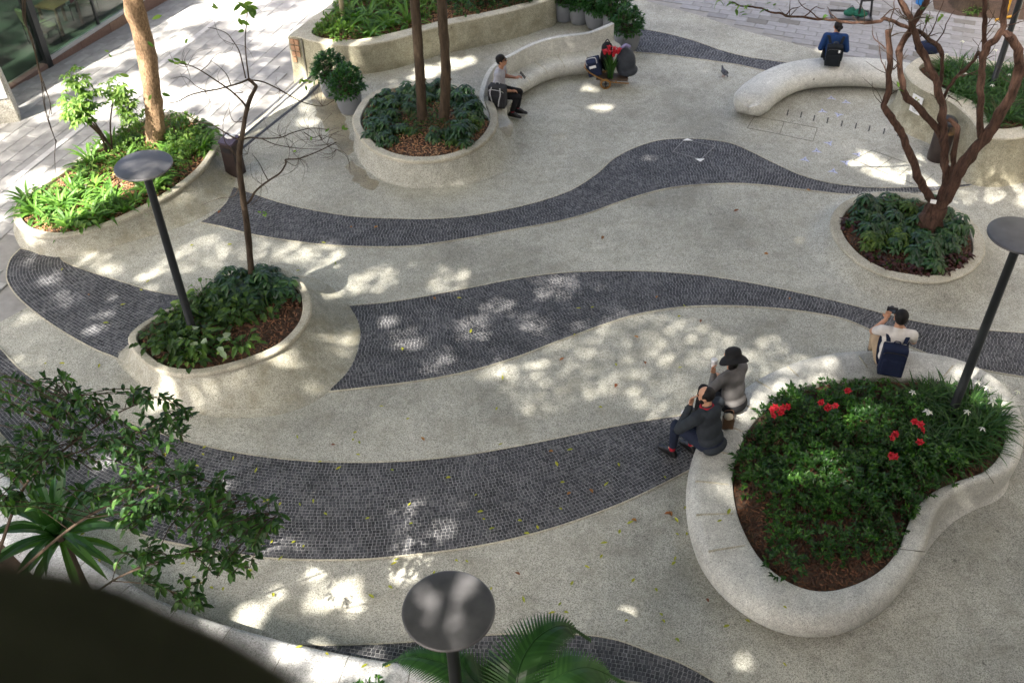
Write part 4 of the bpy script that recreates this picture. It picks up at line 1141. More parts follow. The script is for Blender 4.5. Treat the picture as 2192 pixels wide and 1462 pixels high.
# ------------------------------------------------------------------ drains, covers, survey marks
def zpx(x, y, ox, oy, s): return (ox + x / s, oy + y / s)
def line_strip(name, a, b_, w, z, h, mat, parent):
    d = (b_ - a); L = d.length; d.normalize()
    mb = MB(); rot = Matrix.Rotation(math.atan2(d.y, d.x), 3, 'Z')
    mb.box(Vector(((a.x + b_.x) / 2, (a.y + b_.y) / 2, z + h / 2)), (L, w, h), rot)
    return under(mb.build(name, mat), parent)
dr = empty('slot_drain', at(1800, 262, 0)); tag(dr, 'row of short dark drain slots in front of the rounded bench', 'drain')
for x, y in ((875, 630), (950, 642), (1022, 660), (1097, 673), (1177, 690), (1255, 703), (1330, 718), (1412, 733), (1490, 745)):
    u, v = zpx(x, y, 1350, 0, 2.603)
    line_strip('slot', at(u - 1.5, v + 6, 0), at(u + 1.5, v - 6, 0), 0.022, 0.001, 0.003, M['black'], dr)
def cover(label, px_lines, w=0.012, mat=None):
    pts = [at(*q, 0) for l in px_lines for q in l]
    c = sum(pts, Vector()) / len(pts)
    o = empty('inspection_cover', (c.x, c.y, 0)); tag(o, label, 'cover', 'inspection covers in the paving')
    for l in px_lines:
        for a_, b_ in zip(l, l[1:]): line_strip('frame_joint', at(*a_, 0), at(*b_, 0), w, 0.001, 0.003, mat or M['groove'], o)
    return o
Z = lambda *pts: [zpx(x, y, 1350, 0, 2.603) for x, y in pts]
Y = lambda *pts: [zpx(x, y, 1700, 150, 3.951) for x, y in pts]
c1 = cover('thin-lined rectangular cover by the rounded end of the backless bench', [Z((690, 650), (855, 680), (1040, 715)), Z((1040, 715), (1015, 790)), Z((1015, 790), (830, 750), (650, 715)), Z((650, 715), (690, 650)), Z((855, 680), (830, 750))])
c2 = cover('long cover with three cross joints in the sun patch near the bare tree', [Y((500, 760), (690, 840), (870, 910), (1020, 972)), Y((500, 760), (660, 680)), Y((690, 840), (830, 745)), Y((870, 910), (965, 835)), Y((1085, 960), (1180, 880)), Y((660, 680), (830, 745), (965, 790))])
c3 = empty('sett_cover', at(1485, 322, 0)); tag(c3, 'diamond-shaped cover with two white corner plates in the dark setts', 'cover', 'inspection covers in the paving')
for a_, b_ in zip(Z((300, 783), (235, 850), (390, 893), (470, 820)), Z((235, 850), (390, 893), (470, 820), (300, 783))):
    line_strip('frame_joint', at(*a_, 0), at(*b_, 0), 0.014, 0.016, 0.003, M['grout'], c3)
for tri in (Z((290, 785), (345, 785), (315, 773)), Z((360, 887), (412, 887), (388, 903))):
    v = [at(*q, 0.018) for q in tri]; mb = MB(); n_ = [p + Vector((0, 0, .006)) for p in v]
    mb.rings([v, n_] if area2(v) > 0 else [v[::-1], n_[::-1]]); under(mb.build('corner_plate', M['white']), c3)
M['chalk'] = plain('pale_blue_paint', (0.42, 0.45, 0.62), 0.8)
for u, v in Y((295, 620), (190, 685), (90, 758), (535, 715), (435, 782), (330, 857), (375, 380), (240, 350)) + Z((1118, 548), (1200, 570)):
    c = at(u, v, 0); o = empty('survey_mark', (c.x, c.y, 0.001)); tag(o, 'small pale blue painted mark on the paving before the tall planter', 'mark', 'painted survey marks')
    mb = MB()
    for k in range(3):
        a = k * 2.094 + u; d = Vector((math.cos(a), math.sin(a), 0)); e = Vector((-d.y, d.x, 0))
        mb.add([d * .1 - e * .004, d * .1 + e * .004, d * .02 + e * .03, d * .02 - e * .03], [(0, 1, 2, 3)]); 
    mb.add([Vector((.03 * math.cos(k * 1.047), .03 * math.sin(k * 1.047), .001)) for k in range(6)], [(0, 1, 2, 3, 4, 5)])
    mb.build('paint', M['chalk'], o)
    mb = MB(); mb.lathe([(.012, .001), (.012, .004)], n=8); mb.build('stud', M['black'], o)
# wet stains on the plaza floor, parts of it
M['wet'] = aggregate('wet_aggregate', (0.31, 0.28, 0.20), (0.22, 0.20, 0.14), 120, 0.5, (0.17, 0.145, 0.09), 0.4, blotch=2)
for k, st in enumerate(([(742, 352), (752, 348), (775, 362), (800, 385), (803, 400), (790, 406), (768, 396), (750, 375)], [(690, 170), (720, 195), (722, 225), (735, 255), (752, 290), (757, 325), (735, 330), (712, 300), (690, 265), (672, 235), (665, 205), (672, 180)])):
    P = px_curve(st, 0, 14, True); P = [p + Vector((noise.noise(p * 5), noise.noise(p * 5 + Vector((7, 0, 0))), 0)) * .09 for p in P]; link('wet_stain', flat_poly(P, 0.0015), M['wet'], plaza)

# ------------------------------------------------------------------ fallen leaves
M['fallen_green'] = islandmat('fallen_green', [(0.30, 0.34, 0.03), (0.42, 0.42, 0.04), (0.22, 0.28, 0.03)], 0.6)
M['fallen_orange'] = islandmat('fallen_orange', [(0.30, 0.10, 0.04), (0.40, 0.20, 0.06), (0.18, 0.07, 0.04)], 0.6)
def leaf_mesh(l, w, curl, mat):
    vs = [(-l, 0, .004), (-l * .3, -w, .008 + curl), (l * .4, -w * .8, .008 + curl), (l, 0, .012), (l * .4, w * .8, .006 + curl), (-l * .3, w, .006 + curl), (0, 0, .003)]
    me = mesh('fallen_leaf', vs, [(0, 1, 6), (1, 2, 6), (2, 3, 6), (3, 4, 6), (4, 5, 6), (5, 0, 6)]); me.materials.append(mat); return me
gl = [leaf_mesh(.034, .015, .006, M['fallen_green']), leaf_mesh(.027, .014, .01, M['fallen_green']), leaf_mesh(.038, .012, .004, M['fallen_green'])]
ol = [leaf_mesh(.04, .02, .012, M['fallen_orange']), leaf_mesh(.03, .017, .016, M['fallen_orange'])]
rf = random.Random(31)
def strew(px, py, kind, z=0.016):
    p = at(px, py, z)
    o = link('fallen_leaf', rf.choice(gl if kind else ol), None, None, p); o.rotation_euler = (rf.uniform(-.15, .15), rf.uniform(-.15, .15), rf.uniform(0, 6.28)); s = rf.uniform(.8, 1.3); o.scale = (s, s, s)
    where = 'on the pale paving'
    for B_, nm in zip(bands, ('on the far narrow sett band', 'on the sett band below the round planter', 'on the broad middle sett band', 'on the short rounded sett band', 'on the widest foreground sett band', 'on the nearest sett band')):
        if inside(p, B_): where = nm; break
    else:
        if z > .3: where = 'on the concrete seat'
        else:
            o_ = min((q for q in bpy.data.objects if q.name.startswith(('round_planter', 'low_planter', 'oval_planter', 'long_planter', 'bench_planter', 'seat_wall'))), key=lambda q: (q.location - p).length)
            where = 'on the pale paving nearest the ' + o_.name.replace('_', ' ')
    tag(o, ('small yellow-green leaf fallen ' if kind else 'curled orange-brown leaf fallen ') + where, 'leaf', 'fallen yellow-green leaves' if kind else 'fallen orange-brown leaves')
blocked = [[at(x, y, 0) for x, y in outer_px]]
def free(px, py):
    g = at(px, py, 0)
    if inside(g, blocked[0]): return False
    return all((g - Vector((o.location.x, o.location.y, 0))).length > 1.75 for o in bpy.data.objects if o.name.startswith(('round_planter', 'low_planter', 'oval_planter')))
for _ in range(118):
    for _t in range(20):
        x, y = rf.uniform(80, 1480), rf.triangular(520, 1400, 1200)
        if y > 1290 + (x - 480) * .16 and x < 900: continue
        if free(x, y): strew(x, y, True); break
for _ in range(20):
    x, y = rf.uniform(60, 720), rf.uniform(520, 760)
    if free(x, y): strew(x, y, True)
for x, y in ((752, 487), (713, 953), (905, 940), (1180, 967), (1218, 1057), (1265, 1052), (1406, 637), (1500, 688), (1362, 722), (1318, 826), (1203, 770), (1380, 778), (1576, 452), (1730, 408), (1290, 510), (805, 487), (1108, 1228), (1435, 1100), (1357, 1115), (1590, 935), (1515, 1285), (1430, 1100), (190, 632), (470, 455), (930, 640), (1640, 545), (1690, 640)):
    if free(x, y): strew(x, y, False)
for x, y in ((1600, 1330), (1555, 1340), (1680, 1422), (1420, 1330), (1450, 1370)): strew(x, y, True)
for x, y in ((1540, 1115), (1560, 1095), (1680, 1300), (640, 1385), (700, 1400), (780, 1425), (830, 1425)): strew(x, y, True, 0.458)

# ================================================================== PLANTS
def leaf(mb, base, d, up, L, W, droop=0.25, fold=0.2):
    d = d.normalized(); s = d.cross(up)
    s = s.normalized() if s.length > 1e-4 else d.orthogonal().normalized()
    n = s.cross(d).normalized()
    m1 = base + d * L * 0.3 + n * (0.03 * L); m2 = base + d * L * 0.68 - n * (droop * L * .3)
    f_ = n * (fold * W * 0.5)
    t = base + d * L - n * (droop * L)
    mb.add([base, m1 - s * W * .46 + f_, m1, m1 + s * W * .46 + f_, m2 - s * W * .40 + f_, m2, m2 + s * W * .40 + f_, t], [(0, 1, 2), (0, 2, 3), (1, 4, 5, 2), (2, 5, 6, 3), (4, 7, 5), (5, 7, 6)])
def strap(mb, base, az, L, W, rise, arch, seg=5, twist=0.0):
    """a long arching blade with a fold along the middle"""
    h = Vector((math.cos(az), math.sin(az), 0)); s = Vector((-h.y, h.x, 0))
    pts = []
    ang = rise; p = Vector(base); st = L / seg
    P = [p.copy()]
    for i in range(seg):
        p = p + h * math.cos(ang) * st + Vector((0, 0, math.sin(ang) * st)); ang -= arch / seg
        P.append(p.copy())
    b = len(mb.v)
    for i, q in enumerate(P):
        t = i / seg
        w = W * (0.55 + 0.9 * t) if t < 0.5 else W * (1.0 - ((t - 0.5) / 0.5) ** 1.6)
        w = max(w, 0.001)
        mb.v += [q - s * w * .5 + Vector((0, 0, w * .18)), q.copy(), q + s * w * .5 + Vector((0, 0, w * .18))]
    for i in range(seg):
        for k in (0, 1):
            mb.f.append((b + 3 * i + k, b + 3 * i + k + 1, b + 3 * i + 4 + k, b + 3 * i + 3 + k)); mb.m.append(mb.cur)
def rdir(r, zmin=-0.2):
    while True:
        v = Vector((r.uniform(-1, 1), r.uniform(-1, 1), r.uniform(zmin, 1)))
        if 0.1 < v.length < 1: return v.normalized()
def proto_shrub(seed, rad, h, n, L, W, mat, stem='bark_brown', name='shrub', droop=0.25):
    r = random.Random(seed); mb = MB()
    for _ in range(max(5, n // 30)):
        e = Vector((r.uniform(-.6, .6) * rad, r.uniform(-.6, .6) * rad, h * r.uniform(.5, .85)))
        mb.cur = 1; mb.tube([Vector((e.x * .15, e.y * .15, -0.05)), Vector((e.x * .6, e.y * .6, h * .3)), e], [.007, .005, .003], 4, False)
    mb.cur = 0
    k = 0
    while k < n:
        d = rdir(r, -0.05); f = r.uniform(0.45, 1.0) ** 0.6
        c = Vector((d.x * rad * f, d.y * rad * f, 0.06 + abs(d.z) * (h - .06) * f))
        c += Vector((1, 1, .6)) * (0.05 * noise.noise(c * 6 + Vector((seed, 0, 0))))
        for _ in range(r.randint(3, 6)):         # a spray of leaves at a twig end
            dd = (d + rdir(r, -.6) * 0.9); dd.z += 0.15
            leaf(mb, c + rdir(r, -1) * 0.015, dd, Vector((0, 0, 1)) if abs(dd.normalized().z) < .9 else Vector((1, 0, 0)), L * r.uniform(.7, 1.2), W * r.uniform(.8, 1.15), droop)
            k += 1
    me = mesh(name, mb.v, mb.f, mb.m); me.materials.append(M[mat]); me.materials.append(M[stem]); return me
def proto_umbrella(seed, rad, h, n, L, W, mat, name='umbrella_plant', nl=8):
    r = random.Random(seed); mb = MB()
    for _ in range(n):
        d = rdir(r, 0.05); f = r.uniform(.5, 1.0)
        c = Vector((d.x * rad * f, d.y * rad * f, 0.08 + d.z * (h - .08) * r.uniform(.75, 1)))
        mb.cur = 1; mb.tube([Vector((c.x * .2, c.y * .2, -0.03)), Vector((c.x * .7, c.y * .7, c.z * .55)), c], [.006, .004, .003], 4, False); mb.cur = 0
        ax = (Vector((0, 0, 1)) + Vector((d.x, d.y, 0)) * r.uniform(.1, .7)).normalized()
        a0 = ax.orthogonal().normalized(); b0 = ax.cross(a0); ph = r.uniform(0, 6)
        for k in range(nl):
            a = ph + k * 2 * math.pi / nl + r.uniform(-.15, .15)
            dd = a0 * math.cos(a) + b0 * math.sin(a) - ax * r.uniform(.05, .45)
            leaf(mb, c + dd * .012, dd, ax, L * r.uniform(.8, 1.15), W * r.uniform(.85, 1.15), 0.3)
    me = mesh(name, mb.v, mb.f, mb.m); me.materials.append(M[mat]); me.materials.append(M['bark_brown']); return me
def proto_rosette(seed, n, L, W, mat, name='strap_plant', rise=(0.5, 1.4), arch=(1.0, 2.0), flowers=0, stalk=0.45):
    r = random.Random(seed); mb = MB()
    for k in range(n):
        az = k * 2.4 + r.uniform(-.3, .3)
        strap(mb, (0.015 * math.cos(az), 0.015 * math.sin(az), -0.02), az, L * r.uniform(.65, 1.1), W * r.uniform(.8, 1.2), r.uniform(*rise), r.uniform(*arch))
    for k in range(flowers):
        az = r.uniform(0, 6.28); tip = Vector((.12 * math.cos(az), .12 * math.sin(az), stalk * r.uniform(.9, 1.15)))
        mb.cur = 0; mb.tube([Vector((0, 0, 0)), tip * .5 + Vector((0, 0, .03)), tip], [.004, .003, .003], 4, False); mb.cur = 1
        for j in range(5):
            a = j * 1.257; leaf(mb, tip, Vector((math.cos(a), math.sin(a), -.3)), Vector((0, 0, 1)), .06, .022, .2)
    me = mesh(name, mb.v, mb.f, mb.m); me.materials.append(M[mat]); me.materials.append(M['petal_white']); return me
def proto_broad(seed, n, L, W, mat, name='leafy_plant', h=0.22):
    r = random.Random(seed); mb = MB()
    for k in range(n):
        az = k * 2.4 + r.uniform(-.4, .4); e = r.uniform(.3, 1.2); l = h * r.uniform(.6, 1.2)
        tip = Vector((math.cos(az) * math.cos(e) * l, math.sin(az) * math.cos(e) * l, math.sin(e) * l))
        mb.cur = 1; mb.tube([Vector((0, 0, -.02)), tip * .6, tip], [.005, .004, .003], 4, False); mb.cur = 0
        leaf(mb, tip, Vector((math.cos(az), math.sin(az), r.uniform(-.5, .3))), Vector((0, 0, 1)), L * r.uniform(.7, 1.2), W * r.uniform(.8, 1.15), .25, .25)
    me = mesh(name, mb.v, mb.f, mb.m); me.materials.append(M[mat]); me.materials.append(M['leaf_grass']); return me

def plant(name, me, p, z, rz, s, label, group, cat='plant', tilt=0.0, rr=random):
    o = bpy.data.objects.new(name, me); col.objects.link(o)
    o.location = (p.x, p.y, z); o.rotation_euler = (rr.uniform(-tilt, tilt), rr.uniform(-tilt, tilt), rz); o.scale = (s, s, s * rr.uniform(.85, 1.12))
    if SECT:
        x, y = proj(o.location); x0, x1, y0, y1 = SECT
        u, v = (x - x0) / (x1 - x0), (y - y0) / (y1 - y0)
        sec = ('back ' if v < .36 else 'front ' if v > .66 else 'middle ') + ('left' if u < .36 else 'right' if u > .66 else 'centre')
        label = label + ', ' + sec
    return tag(o, label, cat, group)
SECT = None
def sect(P, z):
    q = [proj(Vector((p.x, p.y, z))) for p in P]; q = [(x, y) for x, y in q if y > -60 and x < 2260]
    return (min(a for a, _ in q), max(a for a, _ in q), min(b for _, b in q), max(b for _, b in q))
rp = random.Random(77)
M['leaf_shrub2'] = leafmat('leaf_shrub_light', [(0.02, 0.065, 0.012), (0.04, 0.12, 0.02), (0.07, 0.18, 0.03), (0.12, 0.25, 0.04)], 0.35)
SHR2 = [proto_shrub(120 + k, .22, .33, 170, .06, .028, 'leaf_shrub2') for k in range(3)]
SHR = [proto_shrub(100 + k, .24, .36, 210, .062, .028, 'leaf_shrub') for k in range(5)]
M['leaf_umbrella2'] = leafmat('leaf_umbrella_light', [(0.025, 0.055, 0.010), (0.05, 0.10, 0.018), (0.09, 0.15, 0.028), (0.15, 0.21, 0.04)], 0.45, 0.3)
UMB2 = [proto_umbrella(220 + k, .18, .30, 8, .13, .052, 'leaf_umbrella2') for k in range(2)]
UMB = [proto_umbrella(200 + k, .22, .34, 11, .14, .055, 'leaf_umbrella') for k in range(5)]
LILY = [proto_rosette(300 + k, 34, .52, .022, 'leaf_grass', 'lily_clump', (.7, 1.45), (1.0, 2.2)) for k in range(4)]
LILYF = [proto_rosette(310 + k, 34, .52, .022, 'leaf_grass', 'lily_clump', (.7, 1.45), (1.0, 2.2), 1, .5) for k in range(2)]
FERN = [proto_rosette(320 + k, 26, .42, .055, 'leaf_fern', 'strap_fern', (.35, 1.25), (.8, 1.7)) for k in range(3)]
BROAD = [proto_broad(340 + k, 20, .11, .075, 'leaf_dark', h=.22) for k in range(4)]
BROADB = [proto_broad(350 + k, 22, .12, .06, 'leaf_bright', h=.2) for k in range(3)]
BUSHB = [proto_shrub(360 + k, .24, .34, 160, .085, .036, 'leaf_bright') for k in range(3)]
PURP = leafmat('leaf_purple', [(0.022, 0.008, 0.008), (0.045, 0.012, 0.012), (0.075, 0.02, 0.018)], 0.4, .2); M['leaf_purple'] = PURP
GCOV = [proto_broad(370 + k, 20, .08, .05, 'leaf_purple', h=.1) for k in range(2)]
DRY = leafmat('dry_grass', [(0.10, 0.065, 0.035), (0.16, 0.11, 0.06), (0.08, 0.05, 0.03)], 0.8, .1); M['dry_grass'] = DRY
DRYT = [proto_rosette(380 + k, 26, .34, .007, 'dry_grass', 'dry_tuft', (.3, 1.4), (.3, 1.2)) for k in range(2)]

# --- heart-shaped planter
P, z = beds['heart']; SECT = sect(P, z)
for p in scatter(P, 0.235, 0.10, 0.4, 5):
    x, y = proj(Vector((p.x, p.y, z)))
    if x > 1985 and y < 985: continue
    if (Vector((x, y)) - Vector((2035, 890))).length < 30: continue
    dens = 1.0
    if y > 1100: dens = 0.58
    if y > 1180: dens = 0.26
    if x < 1630 and y > 1020: dens = min(dens, 0.62)
    if rp.random() > dens: continue
    s = rp.uniform(.8, 1.15) * ((.68 if y < 862 else .9) if y < 900 else (.85 if y > 1100 else 1))
    if y < 835: continue
    plant('evergreen_shrub', rp.choice(SHR2 if (1700 < x < 1900 and rp.random() < .3) or rp.random() < .08 else SHR), p, z - .03, rp.uniform(0, 6.28), s, 'small glossy-leaved shrub in the heart-shaped planter', 'glossy shrubs of the heart-shaped planter', tilt=.12, rr=rp)
for p in scatter(P, 0.19, 0.06, 0.4, 6):
    x, y = proj(Vector((p.x, p.y, z)))
    if not (x > 1950 and y < 1000): continue
    if (Vector((x, y)) - Vector((2035, 890))).length < 16: continue
    if x < 1985 and y < 845: continue
    plant('lily_clump', rp.choice(LILY + LILY + LILYF), p, z - .02, rp.uniform(0, 6.28), rp.uniform(.7, 1.0) if y < 860 else rp.uniform(.75, 1.15), 'arching strap-leaved lily clump beside the lamp in the heart-shaped planter', 'lily clumps beside the lamp', tilt=.15, rr=rp)
for x, y in ((1925, 868), (1690, 935), (1905, 915), (1655, 950)):
    p = at(x, y, .6); plant('dry_tuft', rp.choice(DRYT), p, z, rp.uniform(0, 6), 1.0, 'dry brown grass tuft among the heart-shaped planter shrubs', 'dry grass tufts', tilt=.2, rr=rp)
SECT = None
# red azalea blooms
def azalea(px, py, n, label, spread=0.1, zz=0.82):
    q = at(px, py, zz); root = empty('flowering_azalea', (q.x, q.y, z)); tag(root, label, 'flowering shrub')
    o = link('foliage', SHR[n % 5], None, root); o.scale = (.8, .8, 1.0)
    r = random.Random(px)
    for k in range(n):
        c = Vector((r.uniform(-spread, spread), r.uniform(-spread, spread) * .8, zz - z - r.uniform(0, .05)))
        mb = MB(); ax = Vector((r.uniform(-.6, .6), -0.6, 1)).normalized(); a0 = ax.orthogonal().normalized(); b0 = ax.cross(a0)
        for j in range(6):
            a = j * 1.047; dd = a0 * math.cos(a) + b0 * math.sin(a) + ax * .45
            leaf(mb, c, dd, ax, .05 * r.uniform(.8, 1.15), .04, .15, .3)
        for j in range(4):
            a = j * 1.57 + .4; dd = a0 * math.cos(a) + b0 * math.sin(a) + ax * 1.2
            leaf(mb, c, dd, ax, .034, .028, .1, .3)
        mb.build('bloom', M['petal_red'], root)
azalea(1668, 880, 7, 'azalea with the largest cluster of red blooms, nearest the seated pair', .13)
azalea(1775, 862, 4, 'azalea with a pair of red blooms behind the shrubs', .09)
azalea(1812, 833, 2, 'azalea with small red blooms at the back of the planter', .05)
azalea(1956, 907, 3, 'azalea with red blooms just left of the lamp post', .1)
azalea(1920, 934, 3, 'azalea with small red blooms in the middle of the planter', .07)
azalea(1968, 940, 1, 'azalea with a single pink-red bloom below the lamp post', .03)
azalea(1914, 970, 3, 'azalea with the lowest red bloom in the planter', .04)

# --- low right planter
P, z = beds['right']; SECT = sect(P, z)
for p in scatter(P, 0.24, 0.20, 0.4, 8):
    x, y = proj(Vector((p.x, p.y, z)))
    low = y > 545 or (x < 1840 and y > 470)
    if low and rp.random() < 0.75: continue
    plant('umbrella_plant', rp.choice(UMB + UMB2 if rp.random() < .5 else UMB), p, z - .03, rp.uniform(0, 6.28), rp.uniform(.75, 1.2), 'dark green umbrella plant under the bare red-barked tree', 'umbrella plants of the low right planter', tilt=.12, rr=rp)
for p in scatter(P, 0.15, 0.05, 0.4, 9):
    x, y = proj(Vector((p.x, p.y, z)))
    if (y > 552 or x < 1822) and rp.random() < .6: plant('purple_groundcover', rp.choice(GCOV), p, z - .01, rp.uniform(0, 6.28), rp.uniform(.8, 1.3), 'low dark purple ground plant along the low right planter edge', 'purple ground plants of the low right planter', tilt=.15, rr=rp)
# --- round planter
P, z = beds['round']; SECT = sect(P, z)
for p in scatter(P, 0.24, 0.16, 0.4, 10):
    d = edge_dist(p, P)
    x, y = proj(Vector((p.x, p.y, z)))
    if d > 0.62 and y > 205 and rp.random() < .8: continue
    if y > 290 and 850 < x < 960 and rp.random() < .7: continue
    if min((Vector((p.x, p.y)) - Vector((q.x, q.y))).length for q in (at(905, 262, .5), at(950, 262, .5))) < .2: continue
    plant('umbrella_plant', rp.choice(UMB + UMB2 if rp.random() < .5 else UMB), p, z - .03, rp.uniform(0, 6.28), rp.uniform(.75, 1.1), 'dark umbrella plant round the rim of the twin-trunk planter', 'umbrella plants of the round planter', tilt=.15, rr=rp)
for x, y in ((905, 285), (930, 275), (960, 290), (880, 265), (985, 275)):
    p = at(x, y, .5); plant('dry_tuft', rp.choice(DRYT), p, z, rp.uniform(0, 6), 1.1, 'dry twiggy tuft at the foot of the twin trunks', 'dry tufts of the round planter', tilt=.2, rr=rp)
for p in scatter(P, 0.2, 0.25, 0.45, 41):
    if rp.random() < .45 and edge_dist(p, P) > .5: plant('leafy_plant', rp.choice(GCOV + BROAD), p, z - .01, rp.uniform(0, 6.28), rp.uniform(.6, .9), 'low reddish or green seedling between the umbrella plants of the round planter', 'seedlings of the round planter', tilt=.15, rr=rp)
# --- oval planter
P, z = beds['oval']; SECT = sect(P, z)
for p in scatter(P, 0.21, 0.13, 0.4, 12):
    x, y = proj(Vector((p.x, p.y, z)))
    if (Vector((x, y)) - Vector((415, 715))).length < 14 or (Vector((x, y)) - Vector((540, 600))).length < 12: continue
    if x > 470 and y > 690 and rp.random() < .8: continue
    if x > 560 and y > 650 and rp.random() < .7: continue
    if x > 470 and y < 660: plant('umbrella_plant', rp.choice(UMB + UMB2 if rp.random() < .5 else UMB), p, z - .03, rp.uniform(0, 6.28), rp.uniform(.8, 1.15), 'dark umbrella plant round the thin sapling in the oval planter', 'umbrella plants of the oval planter', tilt=.15, rr=rp)
    else: plant('leafy_plant', rp.choice(BROAD + BROADB), p, z - .01, rp.uniform(0, 6.28), rp.uniform(.9, 1.35), 'broad-leaved dark ground plant in the oval planter', 'broad-leaved plants of the oval planter', tilt=.15, rr=rp)
SECT = None
PALE = [proto_broad(390, 9, .12, .10, 'leaf_pale', h=.16)]
for x, y, lb in ((410, 725, 'pale variegated leafy plant at the foot of the oval planter lamp'), (462, 738, 'pale variegated leafy plant right of the oval planter lamp')):
    p = at(x, y, .6); plant('variegated_plant', PALE[0], p, z + .05, x, 1.1, lb, 'variegated plants')
# --- long kidney-shaped planter at the left
P, z = beds['left']; SECT = sect(P, z)
for p in scatter(P, 0.25, 0.10, 0.42, 14):
    x, y = proj(Vector((p.x, p.y, z)))
    if (Vector((x, y)) - Vector((335, 300))).length < 24: continue
    if 215 < x < 300 and 370 < y < 420 and rp.random() < .8: continue
    u = rp.random()
    if y > 395 and u < .62 or u < .2: plant('strap_fern', rp.choice(FERN), p, z - .02, rp.uniform(0, 6.28), rp.uniform(.8, 1.25), 'sunlit yellow-green strap-leaved rosette in the kidney-shaped planter', 'strap rosettes of the kidney-shaped planter', tilt=.15, rr=rp)
    elif u < .62: plant('bright_bush', rp.choice(BUSHB), p, z - .03, rp.uniform(0, 6.28), rp.uniform(.55, .9), 'small light green bush in the kidney-shaped planter', 'light bushes of the kidney-shaped planter', tilt=.15, rr=rp)
    elif u < .9: plant('leafy_plant', rp.choice(BROADB), p, z - .01, rp.uniform(0, 6.28), rp.uniform(.9, 1.3), 'low light green leafy plant in the kidney-shaped planter', 'leafy plants of the kidney-shaped planter', tilt=.15, rr=rp)
SECT = None
# the tall bush on thin stems
q = at(238, 322, .4)
tb_ = empty('tall_bush', (q.x, q.y, z)); tag(tb_, 'tall light green bush on bare stems left of the thick tan trunk', 'bush')
mb = MB(); r = random.Random(4); heads = []
for k in range(5):
    e = Vector((r.uniform(-.32, .3), r.uniform(-.2, .2), r.uniform(.6, 1.0)))
    mb.tube(spline([Vector((0.04 * k - .08, 0, -.05)), Vector((e.x * .35, e.y * .3, e.z * .5)), e], 4), [.016 - .001 * i for i in range(9)], 6); heads.append(e)
mb.build('stems', M['bark_brown'], tb_, smooth=True)
mb = MB()
for e in heads + [Vector((-.2, 0, 1.1)), Vector((.25, .1, .8)), Vector((-.05, -.1, .95)), Vector((-.3, 0, .75)), Vector((.38, 0, .62))]:
    for _ in range(24):
        c = e + rdir(r, -.7) * r.uniform(.04, .2); ax = Vector((r.uniform(-.4, .4), r.uniform(-.4, .4), 1)).normalized(); a0 = ax.orthogonal().normalized(); b0 = ax.cross(a0)
        for k in range(6):
            a = k * 1.047 + r.uniform(-.3, .3); leaf(mb, c, a0 * math.cos(a) + b0 * math.sin(a) - ax * r.uniform(-.1, .4), ax, .09 * r.uniform(.7, 1.2), .038, .3)
tag(mb.build('foliage', M['leaf_bright'], tb_), kind='stuff'); tb_.scale = (1.3, 1.3, 1.25)
# --- long walled bed
P, z = beds['longwall']; SECT = sect(P, z)
for p in scatter(P, 0.29, 0.12, 0.42, 16):
    x, y = proj(Vector((p.x, p.y, z)))
    if y < -40: continue
    u = rp.random()
    if 745 < x < 880 and y > 30 and u < .8: plant('strap_fern', rp.choice(FERN), p, z - .02, rp.uniform(0, 6.28), rp.uniform(1.0, 1.5), 'bright green strap fern at the front of the walled bed', 'strap ferns of the walled bed', tilt=.12, rr=rp)
    elif x > 980: plant('evergreen_shrub', rp.choice(SHR), p, z - .03, rp.uniform(0, 6.28), rp.uniform(1, 1.35), 'dark evergreen shrub at the right end of the walled bed', 'shrubs of the walled bed', tilt=.12, rr=rp)
    elif u < .75: plant('bright_bush', rp.choice(BUSHB), p, z - .03, rp.uniform(0, 6.28), rp.uniform(.7, 1.1), 'light green leafy bush in the walled bed', 'bushes of the walled bed', tilt=.12, rr=rp)
SECT = None
# young stake-like trunk in that bed
q = at(735, 42, .58); sk = empty('young_tree', q); tag(sk, 'slender pale trunk at the left end of the walled bed', 'tree')
pts = [q + Vector((0, 0, -.05)), q + Vector((.0, 0, .6)), atY(733, -10, q.y), atY(728, -80, q.y), atY(722, -150, q.y)]
mb = MB(); mb.tube(spline(pts, 3), .05, 10); under(mb.build('trunk', barkmat('bark_pale', (.25, .21, .13), (.42, .36, .24), 18), smooth=True), sk)
mb = MB(); r = random.Random(3); tp_ = pts[-1]
for k in range(160):
    c = tp_ + rdir(r, -.5) * r.uniform(.2, .7); leaf(mb, c, rdir(r, -.8), Vector((0, 0, 1)), .16, .06, .3)
under(tag(mb.build('crown', M['leaf_dark']), kind='stuff'), sk)
# --- tall right planter
P, z = beds['swall']; SECT = sect(P, z)
for p in scatter(P, 0.21, 0.07, 0.42, 18):
    x, y = proj(Vector((p.x, p.y, z)))
    if x > 2260: continue
    if x < 2000 and y < 190 and rp.random() < .75: continue
    plant('lily_clump', rp.choice(LILY * 2 + LILYF), p, z - .02, rp.uniform(0, 6.28), rp.uniform(.7, 1.0), 'dark strap-leaved lily clump in the tall right planter', 'lily clumps of the tall right planter', tilt=.12, rr=rp)

SECT = None
